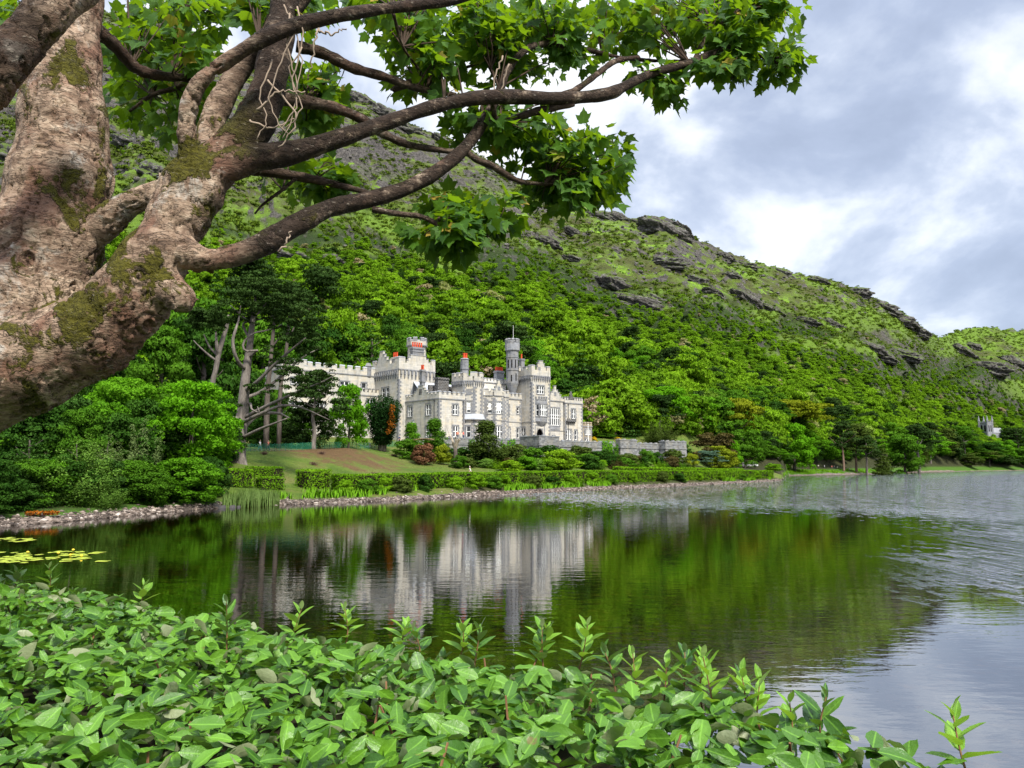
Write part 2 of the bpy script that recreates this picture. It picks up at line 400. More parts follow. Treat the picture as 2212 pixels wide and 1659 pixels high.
def project(P):
    x, y, z = P[:, 0], P[:, 1], P[:, 2] - CAMZ
    f = y * cP + z * sP; v = -y * sP + z * cP
    return CX + F * x / f, CY - F * v / f

def build_ground():
    na = 720; A = np.linspace(-1.02, 1.02, na)
    Yr = np.concatenate([np.linspace(-14, 44, 50), np.linspace(45, 250, 205), np.linspace(252, 1420, 400)])
    OFF = 22.0
    AA, YY = np.meshgrid(A, Yr); XX = AA * np.maximum(YY + OFF * np.clip(1 - YY / 60, 0.0, 1), 10)
    ZZ = terrain(XX, YY)
    V = np.stack([XX, YY, ZZ], -1).reshape(-1, 3)
    nr = len(Yr); i = np.arange(nr - 1)[:, None]; j = np.arange(na - 1)[None, :]
    Fq = np.stack([i * na + j, i * na + j + 1, (i + 1) * na + j + 1, (i + 1) * na + j], -1).reshape(-1, 4)
    a = np.clip(XX / np.maximum(YY, 2), SA[0], SA[-1])
    ys = np.interp(a, SA, SN[:, 0, 0]); y5 = np.interp(a, SA, SN[:, 5, 0]); y3 = np.interp(a, SA, SN[:, 3, 0]); y4 = np.interp(a, SA, SN[:, 4, 0])
    lawn = ((YY > ys) & (YY < y5)) * 1.0
    px, py = project(V); px = px.reshape(XX.shape); py = py.reshape(XX.shape)
    lim = wood_limit(px)
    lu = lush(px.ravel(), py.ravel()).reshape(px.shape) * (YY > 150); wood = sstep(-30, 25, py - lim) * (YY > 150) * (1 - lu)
    stone = np.exp(-((YY - ys - 0.2) / 1.7) ** 2) * (YY > ys - 6) * 1.0
    stone = np.maximum(stone, ((px > 1705) & (YY > ys - 1) & (YY < ys + 3.5 + 5 * ((px > 1760) & (px < 2060)))) * 0.9)
    wallzone = ((px > 1020) & (px < 1700) & (YY > ys + 0.5) & (YY < ys + 6)) * 1.0
    stone = np.clip(stone + wallzone * 0.25, 0, 1)
    wild = sstep(1685, 1700, px) + sstep(490, 455, px)
    litter_shade = np.maximum(((px > 1000) & (px < 1690) & (YY > ys + 1.2) & (YY < ys + 6)) * 0.8, np.maximum(sstep(1530, 1600, px) * sstep(0, 8, YY - y3) * (YY < y5 + 30), sstep(470, 440, px) * sstep(2, 6, YY - ys)))  # dark bank strip, plus shade beneath trees put into the ground colour
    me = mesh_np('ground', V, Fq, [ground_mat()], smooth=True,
                 attrs=dict(lawn=lawn.ravel(), wood=wood.ravel(), stone=stone.ravel(), wild=wild.ravel(), litter_shade=litter_shade.ravel(), lush=lu.ravel()))
    o = link('ground', me); tag(o, None, None, kind='structure')
def ground_mat():
    b = NB('ground'); p = b.pos()
    big = b.noise(b.map(p, (0.012, 0.012, 0.02)), 1.0, 6, 0.62)
    mid = b.noise(b.map(p, (0.06, 0.06, 0.10)), 1.0, 6, 0.65, 0.6)
    fine = b.noise(p, 0.55, 6, 0.72)
    nz = b.n('ShaderNodeSeparateXYZ'); b.l(b.n('ShaderNodeNewGeometry').outputs['Normal'], nz.inputs[0])
    steep = b.rng(nz.outputs[2], 0.80, 0.52)
    strip = b.noise(b.map(p, (0.016, 0.03, 0.05), rot=(0, 0, 0.5)), 1.0, 5, 0.65, 1.0)
    rockf = b.math('ADD', b.math('ADD', b.math('MULTIPLY', steep, 0.42), b.math('MULTIPLY', mid, 0.72)), b.math('MULTIPLY', strip, 0.55))
    sepp = b.n('ShaderNodeSeparateXYZ'); b.l(p, sepp.inputs[0])
    rockf = b.math('ADD', rockf, b.rng(sepp.outputs[2], 130, 300, 0.0, 0.24))
    rockf = b.math('ADD', rockf, b.math('MULTIPLY', b.math('SUBTRACT', fine, 0.5), 0.5))
    rock_m = b.rng(rockf, 0.92, 1.06)
    rock_c = b.ramp(fine, [(0.25, (0.018, 0.016, 0.015)), (0.46, (0.062, 0.056, 0.050)), (0.6, (0.115, 0.105, 0.095)), (0.78, (0.25, 0.235, 0.215))])
    rg = b.math('ABSOLUTE', b.math('SUBTRACT', b.noise(b.map(p, (0.09, 0.09, 0.16), rot=(0.2, 0.3, 0.4)), 1.0, 6, 0.7, 0.5), 0.5))
    rock_c = b.mix(b.rng(rg, 0.035, 0.0, 0.0, 0.85), rock_c, (0.018, 0.018, 0.02))
    grass_c = b.ramp(b.math('ADD', b.math('MULTIPLY', strip, 0.7), b.math('MULTIPLY', fine, 0.3)),
                     [(0.34, (0.028, 0.036, 0.010)), (0.47, (0.065, 0.082, 0.016)), (0.55, (0.095, 0.155, 0.017)), (0.64, (0.16, 0.285, 0.022))])
    heath_b = b.rng(b.noise(b.map(p, (0.03, 0.03, 0.06), loc=(7, 3, 0)), 1.0, 5, 0.7), 0.42, 0.62)
    grass_c = b.mix(b.math('MULTIPLY', heath_b, 0.55), grass_c, (0.046, 0.036, 0.020))
    grass_c = b.mix(b.math('MULTIPLY', b.attr('lush'), 0.7), grass_c, b.mix(fine, (0.055, 0.105, 0.012), (0.15, 0.26, 0.020)))
    hill = b.mix(b.math('MULTIPLY', rock_m, b.math('SUBTRACT', 1.0, b.math('MULTIPLY', b.attr('lush'), 0.8))), grass_c, rock_c)
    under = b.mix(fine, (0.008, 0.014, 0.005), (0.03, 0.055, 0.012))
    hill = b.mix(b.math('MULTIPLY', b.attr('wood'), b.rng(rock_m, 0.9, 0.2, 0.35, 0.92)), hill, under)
    # lawn with bare, needle-covered patches
    lf = b.noise(p, 0.16, 5, 0.6, 0.4); l2 = b.noise(p, 1.6, 4, 0.7)
    lawn_c = b.ramp(lf, [(0.30, (0.055, 0.11, 0.014)), (0.47, (0.11, 0.17, 0.022)), (0.60, (0.15, 0.165, 0.04)), (0.75, (0.19, 0.17, 0.06))])
    lawn_c = b.mix(b.math('MULTIPLY', b.math('SUBTRACT', l2, 0.3), 0.6, clamp=True), lawn_c, (0.05, 0.075, 0.012))
    # needle litter on the bank (a fixed place on the lawn)
    sx = b.math('DIVIDE', b.math('ADD', sepp.outputs[0], 30.0), 13.0); sy = b.math('DIVIDE', b.math('SUBTRACT', sepp.outputs[1], 126.0), 11.5)
    lit = b.math('SUBTRACT', 1.25, b.math('ADD', b.math('MULTIPLY', sx, sx), b.math('MULTIPLY', sy, sy)))
    lit = b.rng(b.math('ADD', lit, b.math('MULTIPLY', b.math('SUBTRACT', b.noise(p, 0.22, 6, 0.75), 0.5), 5.5)), 0.1, 1.1)
    lawn_c = b.mix(lit, lawn_c, b.mix(l2, (0.075, 0.042, 0.020), (0.20, 0.125, 0.055)))
    lawn_c = b.mix(b.attr('wild'), lawn_c, b.mix(l2, (0.03, 0.07, 0.01), (0.09, 0.19, 0.018)))
    lawn_c = b.mix(b.math('MULTIPLY', b.attr('litter_shade'), 0.9), lawn_c, b.mix(l2, (0.012, 0.014, 0.006), (0.05, 0.042, 0.02)))  # brown litter tone and painted shade under the trees
    c = b.mix(b.attr('lawn'), hill, lawn_c)
    # shingle
    vc = b.voro(p, 3.6, 'F1', 1); ve = b.voro(p, 3.6, 'DISTANCE_TO_EDGE')
    sv = b.n('ShaderNodeSeparateColor'); b.l(vc, sv.inputs[0])
    sto = b.ramp(sv.outputs[0], [(0.0, (0.07, 0.055, 0.045)), (0.45, (0.20, 0.155, 0.125)), (0.8, (0.36, 0.285, 0.235)), (1.0, (0.50, 0.44, 0.39))])
    sto = b.mix(b.rng(ve, 0.12, 0.0), sto, (0.03, 0.027, 0.025))
    stm = b.rng(b.math('ADD', b.attr('stone'), b.math('MULTIPLY', b.math('SUBTRACT', l2, 0.5), 0.7)), 0.35, 0.55)
    c = b.mix(stm, c, sto)
    # lake bed: brown stones and weed
    bc = b.voro(b.map(p, (1, 1, 1)), 3.4, 'F1', 1); sb = b.n('ShaderNodeSeparateColor'); b.l(bc, sb.inputs[0])
    bed = b.ramp(sb.outputs[0], [(0.0, (0.030, 0.018, 0.006)), (0.6, (0.085, 0.050, 0.014)), (0.86, (0.16, 0.095, 0.03)), (1.0, (0.32, 0.22, 0.09))])
    bed = b.mix(b.rng(b.noise(p, 0.5, 5, 0.7), 0.4, 0.62), bed, (0.03, 0.024, 0.007))
    c = b.mix(b.rng(sepp.outputs[2], 0.02, -0.06), c, bed)
    h = b.math('ADD', b.math('MULTIPLY', fine, 0.8), b.math('MULTIPLY', mid, 0.6))
    return b.end(b.pbr(c, 0.92, 0.15, b.bump(h, 1.0, 2.4)))
build_ground()

# ------------------------------------------------------------------ water
def water_mat():
    b = NB('lake_water'); p = b.pos(); s = b.n('ShaderNodeSeparateXYZ'); b.l(p, s.inputs[0])
    brk = b.noise(b.map(p, (0.9, 0.55, 1)), 1.0, 5, 0.8); gust = b.noise(b.map(p, (0.03, 0.05, 1)), 1.0, 3, 0.5)
    ye = b.math('MULTIPLY', s.outputs[1], b.math('ADD', 1.0, b.math('ADD', b.math('MULTIPLY', b.math('SUBTRACT', brk, 0.5), 1.7), b.math('MULTIPLY', b.math('SUBTRACT', gust, 0.5), 0.5))))
    fc = b.n('ShaderNodeFloatCurve'); b.l(b.math('DIVIDE', ye, 200.0), fc.inputs[1])
    pts = [(0, 0.95), (16, 0.95), (21, 0.70), (24, 0.62), (27, 0.59), (31, 0.585), (34, 0.60), (38, 0.62), (44, 0.63), (58, 0.68), (72, 0.665), (80, 0.60), (92, 0.55), (108, 0.52), (124, 0.49), (150, 0.44), (200, 0.36)]
    cv = fc.mapping.curves[0]
    cv.points[0].location = (0, 0.95); cv.points[1].location = (1, 0.36)
    for y, v in pts[1:-1]: cv.points.new(y / 200.0, v)
    for q in cv.points: q.handle_type = 'AUTO'
    fc.mapping.update()
    bx = b.math('MULTIPLY', b.math('SUBTRACT', fc.outputs[0], 0.5), 200.0)
    d = b.math('SUBTRACT', s.outputs[0], bx)
    d = b.math('ADD', d, b.math('MULTIPLY', b.math('SUBTRACT', brk, 0.5), 26.0))
    rip = b.rng(d, -3.0, 12.0)
    n1 = b.noise(b.map(p, (1.6, 3.6, 1)), 1.0, 3, 0.55, 0.3)
    n2 = b.noise(b.map(p, (0.5, 1.5, 1)), 1.0, 2, 0.5)
    n3 = b.noise(b.map(p, (4.5, 9.0, 1)), 1.0, 2, 0.5)
    n4 = b.noise(b.map(p, (1.9, 0.75, 1)), 1.0, 3, 0.7, 0.3)
    calm = b.math('ADD', b.math('MULTIPLY', n2, 0.0055), b.math('MULTIPLY', n1, 0.0032))
    n5 = b.noise(b.map(p, (1.7, 0.13, 1)), 1.0, 3, 0.7); gl5 = b.math('ADD', 0.22, b.rng(n5, 0.42, 0.62, 0, 1.25))
    ruff = b.math('MULTIPLY', gl5, b.math('ADD', b.math('MULTIPLY', n4, 0.13), b.math('ADD', b.math('MULTIPLY', n1, 0.07), b.math('MULTIPLY', n3, 0.03))))
    h = b.math('ADD', calm, b.math('MULTIPLY', ruff, rip))
    nr = b.bump(h, 1.0, 1.0)
    gl = b.n('ShaderNodeBsdfGlossy'); gl.inputs[0].default_value = (0.93, 0.95, 0.97, 1); gl.inputs[1].default_value = 0.015; b.l(nr, gl.inputs['Normal'])
    tr = b.n('ShaderNodeBsdfTransparent'); tr.inputs[0].default_value = (0.50, 0.40, 0.20, 1)
    fr = b.n('ShaderNodeFresnel'); fr.inputs[0].default_value = 1.5
    mx = b.n('ShaderNodeMixShader'); b.l(b.math('MULTIPLY_ADD', fr.outputs[0], 0.60, 0.34, clamp=True), mx.inputs[0]); b.l(tr.outputs[0], mx.inputs[1]); b.l(gl.outputs[0], mx.inputs[2])
    return b.end(mx.outputs[0])
def build_water():
    m = MB(); m.add([(-900, 2, 0), (1100, 2, 0), (1100, 960, 0), (-900, 960, 0)], [(0, 1, 2, 3)])
    tag(m.build('lake', water_mat()), None, None, kind='structure')
build_water()
# ------------------------------------------------------------------ the castle (local frame: x along the front, y back, z up from the terrace)
CASTLE0 = Vector((-16.2, 170.0, 10.0)); CPHI = R(41)
CE = Vector((math.cos(CPHI), math.sin(CPHI), 0)); CB = Vector((-math.sin(CPHI), math.cos(CPHI), 0))
def cw(s, n, z=0.0): return CASTLE0 + CE * s + CB * n + Vector((0, 0, z))      # castle frame -> world
def stone_mat(name, c1, c2, mortar, bw, bh, dirt=0.5, msize=0.012, lich=0.0):
    b = NB(name); o = b.coord(); s = b.n('ShaderNodeSeparateXYZ'); b.l(o, s.inputs[0])
    cb = b.n('ShaderNodeCombineXYZ'); b.l(b.math('SUBTRACT', s.outputs[0], s.outputs[1]), cb.inputs[0]); b.l(s.outputs[2], cb.inputs[1])
    br = b.n('ShaderNodeTexBrick'); b.l(cb.outputs[0], br.inputs['Vector'])
    br.inputs['Color1'].default_value = c1 + (1,); br.inputs['Color2'].default_value = c2 + (1,); br.inputs['Mortar'].default_value = mortar + (1,)
    br.inputs['Scale'].default_value = 1.0; br.inputs['Brick Width'].default_value = bw; br.inputs['Row Height'].default_value = bh
    br.inputs['Mortar Size'].default_value = msize; br.inputs['Mortar Smooth'].default_value = 0.3; br.inputs['Bias'].default_value = -0.1
    streak = b.noise(b.map(o, (0.9, 0.9, 0.16)), 1.0, 5, 0.65); blot = b.noise(o, 0.7, 5, 0.6)
    c = b.mix(b.math('MULTIPLY', b.rng(streak, 0.48, 0.75), dirt), br.outputs[0], tuple(x * 0.42 for x in c2))
    c = b.mix(b.math('MULTIPLY', b.rng(blot, 0.42, 0.75), 0.55), c, tuple(min(1, x * y) for x, y in zip(c1, (1.12, 0.98, 0.72))))
    if lich: c = b.mix(b.math('MULTIPLY', b.rng(b.noise(o, 2.2, 5, 0.7), 0.52, 0.66), lich), c, (0.42, 0.42, 0.40))
    return b.end(b.pbr(c, 0.9, 0.15, b.bump(br.outputs['Fac'], 0.4, -0.03)))
M_ASH = stone_mat('pale_limestone', (0.47, 0.445, 0.395), (0.35, 0.34, 0.31), (0.28, 0.275, 0.255), 1.15, 0.42, 0.7)
M_DRS = stone_mat('grey_dressed_stone', (0.205, 0.21, 0.225), (0.125, 0.13, 0.142), (0.24, 0.24, 0.24), 0.8, 0.4, 0.35, 0.03)
M_CAP = stone_mat('grey_coping_stone', (0.25, 0.26, 0.28), (0.17, 0.175, 0.19), (0.2, 0.2, 0.2), 0.9, 0.5, 0.4, 0.02, 0.4)
M_CORN = plain('pale_cornice_stone', (0.42, 0.42, 0.42), 0.85, 0.15, var=0.3, scale=2.0)
M_BLK = stone_mat('black_whinstone', (0.07, 0.07, 0.072), (0.035, 0.035, 0.037), (0.24, 0.235, 0.225), 0.75, 0.36, 0.2, 0.045)
M_WHT = stone_mat('limewashed_stone', (0.62, 0.60, 0.56), (0.54, 0.52, 0.48), (0.5, 0.48, 0.45), 1.2, 0.5, 0.3)
M_ANX = stone_mat('brown_rubble_stone', (0.30, 0.26, 0.19), (0.19, 0.165, 0.125), (0.24, 0.21, 0.17), 0.7, 0.34, 0.4, 0.03)
M_POT = plain('red_terracotta', (0.52, 0.066, 0.022), 0.75, 0.2, var=0.25, scale=4)
M_SASH = plain('white_sash_paint', (0.80, 0.80, 0.77), 0.5, 0.4)
M_BLIND = plain('cream_blind', (0.66, 0.65, 0.60), 0.85, 0.1, var=0.08)
M_LEAD = plain('lead_sheet', (0.34, 0.36, 0.39), 0.55, 0.35, var=0.25, scale=1.5)
M_SLATE = plain('roof_slate', (0.14, 0.15, 0.17), 0.6, 0.35, var=0.3, scale=1.5)
M_IRON = plain('dark_iron', (0.045, 0.047, 0.052), 0.5, 0.4)
def glass_mat():
    b = NB('window_glass'); n = b.noise(b.coord(), 0.55, 3, 0.5)
    return b.end(b.pbr(b.ramp(n, [(0.35, (0.008, 0.009, 0.011)), (0.7, (0.04, 0.045, 0.05))]), 0.06, 0.6))
M_GLASS = glass_mat()
M_DARK = plain('dark_interior', (0.006, 0.006, 0.006), 0.9, 0.05)
castle = thing('castle', 'pale limestone castle with crenellated towers, grey corner stones and red chimney pots above the lake', 'castle', CASTLE0, CPHI)

def FM(A, B, off=0.0):                   # face frame: x along the wall, y into the wall, z up
    A = Vector((A[0], A[1])); B = Vector((B[0], B[1])); U = (B - A).normalized(); I = Vector((-U.y, U.x))
    A = A - I * off
    return Matrix(((U.x, I.x, 0, A.x), (U.y, I.y, 0, A.y), (0, 0, 1, 0), (0, 0, 0, 1))), (B - A).length if off == 0 else (Vector((B.x, B.y)) - Vector((A.x + I.x * off, A.y + I.y * off))).length
def wall_face(mb, A, B, z0, z1, holes=(), depth=0.28):
    M, L = FM(A, B)
    us = sorted({0.0, L} | {h[0] for h in holes} | {h[1] for h in holes}); zs = sorted({z0, z1} | {h[2] for h in holes} | {h[3] for h in holes})
    for i in range(len(us) - 1):
        for j in range(len(zs) - 1):
            uc, zc = (us[i] + us[i + 1]) / 2, (zs[j] + zs[j + 1]) / 2
            if any(h[0] < uc < h[1] and h[2] < zc < h[3] for h in holes): continue
            mb.add([M @ Vector(p) for p in ((us[i], 0, zs[j]), (us[i + 1], 0, zs[j]), (us[i + 1], 0, zs[j + 1]), (us[i], 0, zs[j + 1]))], [(0, 1, 2, 3)])
    for a, b_, c, d in [h[:4] for h in holes]:
        P = [(a, 0, c), (b_, 0, c), (b_, 0, d), (a, 0, d), (a, depth, c), (b_, depth, c), (b_, depth, d), (a, depth, d)]
        mb.add([M @ Vector(p) for p in P], [(0, 4, 5, 1), (1, 5, 6, 2), (2, 6, 7, 3), (3, 7, 4, 0)])
def window(A, B, h, lights=2, trans=(0.5,), blind=0.0, arch=False, sash=True, label=None):
    """dark stone surround (the part) with its frame, panes and blind"""
    u0, u1, z0, z1 = h; M, L = FM(A, B)
    s = MB(); w = 0.26
    s.box(u0 - w, u0, -0.045, 0.12, z0 - 0.02, z1 + 0.02, M); s.box(u1, u1 + w, -0.045, 0.12, z0 - 0.02, z1 + 0.02, M)
    s.box(u0 - w - 0.05, u1 + w + 0.05, -0.06, 0.12, z1 + 0.02, z1 + 0.30, M); s.box(u0 - w - 0.05, u1 + w + 0.05, -0.10, 0.12, z0 - 0.24, z0 - 0.02, M)
    k = int((z1 - z0) / 0.8)
    for i in range(k):                   # long-and-short jamb stones
        zz = z0 + (i + 0.5) * (z1 - z0) / k
        s.box(u0 - w - 0.2, u0 - w, -0.035, 0.1, zz - 0.2, zz + 0.2, M); s.box(u1 + w, u1 + w + 0.2, -0.035, 0.1, zz - 0.2, zz + 0.2, M)
    root = s.build('window', M_DRS, castle)
    if label: root['label'] = label
    f = MB(); t = 0.10; y0, y1 = 0.07, 0.19
    f.box(u0, u0 + t, y0, y1, z0, z1, M); f.box(u1 - t, u1, y0, y1, z0, z1, M)
    f.box(u0 + t, u1 - t, y0, y1, z0, z0 + t, M); f.box(u0 + t, u1 - t, y0, y1, z1 - t, z1, M)
    lw = (u1 - u0) / lights
    for i in range(1, lights):
        c = u0 + i * lw; f.box(c - t * 0.9, c + t * 0.9, y0 - 0.02, y1, z0 + t, z1 - t, M)
    for q in trans:
        zz = z0 + (z1 - z0) * q; f.box(u0 + t, u1 - t, y0 + 0.006, y1 - 0.01, zz - t * 0.6, zz + t * 0.6, M)
    if arch:
        for i in range(lights):
            a, b_ = u0 + i * lw, u0 + (i + 1) * lw
            for q in (1.0, 0.62):
                zt = z0 + (z1 - z0) * q - 0.02
                for sx in (0, 1):
                    xa = a if sx == 0 else b_; xm = (a + b_) / 2; P = [(xa, 0.095, zt), (xm, 0.095, zt), (xa, 0.095, zt - lw * 0.95), (xm - (xm - xa) * 0.55, 0.095, zt - lw * 0.35)]
                    f.add([M @ Vector(p) for p in (P[0], P[1], P[3], P[2])], [(0, 1, 2, 3) if sx else (3, 2, 1, 0)])
    f.build('frame', M_SASH if sash else M_DRS, root)
    g = MB(); g.add([M @ Vector(p) for p in ((u0, 0.165, z0), (u1, 0.165, z0), (u1, 0.165, z1), (u0, 0.165, z1))], [(0, 1, 2, 3)])
    g.build('pane', M_GLASS, root)
    if blind > 0:
        q = MB(); q.box(u0 + t, u1 - t, 0.150, 0.160, z1 - (z1 - z0) * blind, z1 - 0.02, M); q.build('blind', M_BLIND, root)
    return root
def ring(mb, poly, z0, z1, proud, depth, edges=None, eps=0.0):
    n = len(poly)
    for i in range(n):
        if edges is not None and i not in edges: continue
        M, L = FM(poly[i], poly[(i + 1) % n])
        nxt = edges is None or ((i + 1) % n) in edges
        mb.box(-proud, L - depth if nxt else L, -proud, depth, z0 + eps * i, z1 + eps * i, M)
def merlons(mb, cap, A, B, z, h, w, gap, t=0.42, u_from=0.0, u_to=None, drop=(), k=None):
    M, L = FM(A, B); u_to = L if u_to is None else u_to
    n = max(1, round((u_to - u_from + gap) / (w + gap))); pitch = (u_to - u_from + gap) / n; w = pitch - gap
    for i in range(n):
        u = u_from + i * pitch
        mb.box(u, u + w, -0.03, t, z, z + h, M)
        P = [(u - 0.06, -0.10, z + h), (u + w + 0.06, -0.10, z + h), (u + w + 0.06, t + 0.07, z + h), (u - 0.06, t + 0.07, z + h),
             (u + 0.06, 0.05, z + h + 0.24), (u + w - 0.06, 0.05, z + h + 0.24), (u + w - 0.06, t - 0.08, z + h + 0.24), (u + 0.06, t - 0.08, z + h + 0.24)]
        cap.add([M @ Vector(p) for p in P], [(3, 2, 1, 0), (4, 5, 6, 7), (0, 1, 5, 4), (1, 2, 6, 5), (2, 3, 7, 6), (3, 0, 4, 7)])
        if i < n - 1: cap.box(u + w, u + pitch, -0.08, t + 0.04, z + 0.002, z + 0.13, M)
def stepped(mb, cap, A, B, z, steps, t=0.45):
    """stepped gable: list of (u0,u1,top) from the widest step up"""
    M, L = FM(A, B); zz = z
    for i, (a, b_, top) in enumerate(steps):
        mb.box(a, b_, -0.032 - 0.002 * i, t, zz, top, M)
        nx = steps[i + 1][:2] if i + 1 < len(steps) else None
        for (p, q) in (((a, nx[0]), (nx[1], b_)) if nx else ((a, b_),)):
            cap.box(p - 0.06, q + 0.06 if not nx or q == b_ else q, -0.11, t + 0.08, top, top + 0.18, M) if not nx or p == a else cap.box(p, q + 0.06, -0.11, t + 0.08, top, top + 0.18, M)
        zz = top
def quoins(mb, A, B, z0, z1, start=True, end=True, short=0.34, long_=0.72, h=0.44):
    M, L = FM(A, B); k = int((z1 - z0) / h)
    for i in range(k):
        za, zb = z0 + i * h + 0.012, z0 + (i + 1) * h - 0.012
        a = long_ if i % 2 else short; b_ = short if i % 2 else long_
        if start: mb.box(-0.027, a, -0.03, 0.05, za, zb, M)
        if end: mb.box(L - b_, L, -0.03, 0.05, za, zb, M)
def corbels(mb, A, B, z1, h, pitch, w, proud):
    M, L = FM(A, B); n = max(1, round(L / pitch)); p = L / n
    for i in range(n):
        u = (i + 0.5) * p
        P = [(u - w / 2, 0.0, z1 - h), (u + w / 2, 0.0, z1 - h), (u + w / 2, -proud * 0.35, z1 - h * 0.8), (u - w / 2, -proud * 0.35, z1 - h * 0.8)]
        mb.box(u - w / 2, u + w / 2, -proud, 0.03, z1 - h * 0.55, z1, M)
        mb.box(u - w * 0.42, u + w * 0.42, -proud * 0.62, 0.03, z1 - h * 0.8, z1 - h * 0.55, M)
        mb.box(u - w * 0.34, u + w * 0.34, -proud * 0.3, 0.03, z1 - h, z1 - h * 0.8, M)
def block(name, poly, z1, holes=None, base=-2.0, mat=None, hp=0.9, hm=0.75, mw=0.62, mg=0.6, corb=None, skip_m=(), gables=None,
          quoin_edges=(), strings=(), top_string=True, mspan=None, label=None, capm=None, cornice=None):
    mat = mat or M_ASH; holes = holes or {}; gables = gables or {}; mspan = mspan or {}
    w = MB(); n = len(poly)
    for i in range(n): wall_face(w, poly[i], poly[(i + 1) % n], base, z1, [h[:4] for h in holes.get(i, ())])
    w.add([(p[0], p[1], z1 - 0.05) for p in poly], [tuple(range(n))])
    root = w.build(name, mat, castle)
    if label: root['label'] = label
    bt, cp = MB(), MB()
    pr = 0.0 if not corb else corb[3]
    ring(bt, poly, z1 + 0.24, z1 + 0.24 + hp, 0.03 + pr * 0.0, 0.42, eps=0.002)
    vis = [i for i in range(n) if i not in skip_m]
    for i in vis:
        A, B = poly[i], poly[(i + 1) % n]
        if i in gables:
            stepped(bt, cp, A, B, z1 + 0.24 + hp + 0.002 * i, gables[i])
        for (a, b_) in mspan.get(i, [(0.0, None)]):
            merlons(bt, cp, A, B, z1 + 0.24 + hp + 0.002 * i, hm, mw, mg, u_from=a, u_to=b_)
    build2('battlement', [(bt, mat), (cp, capm or M_CAP)], root)
    d = MB()
    if top_string: ring(d, poly, z1, z1 + 0.24, 0.14, 0.30, eps=0.0)
    if cornice is None:
        pass
    for zz in strings: ring(d, poly, zz, zz + 0.16, 0.09, 0.02, edges=[i for i in vis])
    for i in quoin_edges: quoins(d, poly[i], poly[(i + 1) % n], base + 2.0, z1 - (corb[0] if corb else 0.02))
    d.build('stone_dressing', M_DRS if cornice is None else cornice, root)
    if corb:
        c = MB()
        for i in vis: corbels(c, poly[i], poly[(i + 1) % n], z1 - 0.02, *corb)
        c.build('corbel_table', M_DRS, root)
    return root
def put_windows(poly, holes):
    for i, hs in holes.items():
        for h in hs:
            if len(h) > 4: window(poly[i], poly[(i + 1) % len(poly)], h[:4], **h[4])
def chimney(name_label, shape, z0, z1, pots, pz, mat=None, oct_=False, neck=None, rp=0.17):
    """shape: (x0,x1,y0,y1) or (x,y,r); pots: list of (x,y)"""
    m = MB()
    if oct_:
        x, y, r = shape; m.cyl((x, y), r, r, z0, z1 - 0.3, 8, R(22.5)); m.cyl((x, y), r * 1.12, r * 1.12, z0 + (z1 - z0) * 0.5, z0 + (z1 - z0) * 0.5 + 0.22, 8, R(22.5))
        m.cyl((x, y), r * 1.14, r * 0.9, z1 - 0.3, z1, 8, R(22.5))
    else:
        x0, x1, y0, y1 = shape
        m.box(x0, x1, y0, y1, z0, z1 - 0.5); m.box(x0 - 0.14, x1 + 0.14, y0 - 0.14, y1 + 0.14, z1 - 0.5, z1 - 0.22); m.box(x0 - 0.05, x1 + 0.05, y0 - 0.05, y1 + 0.05, z1 - 0.22, z1)
        if neck: m.box(x0 - 0.12, x1 + 0.12, y0 - 0.12, y1 + 0.12, neck, neck + 0.25)
    root = m.build('chimney', mat or M_DRS, castle); root['label'] = name_label
    for (x, y) in pots:
        p = MB(); p.cyl((x, y), rp * 1.12, rp * 0.95, z1, z1 + pz * 0.85, 10); p.cyl((x, y), rp * 1.25, rp * 1.25, z1 + pz * 0.85, z1 + pz, 10)
        p.build('chimney_pot', M_POT, root)
    return root

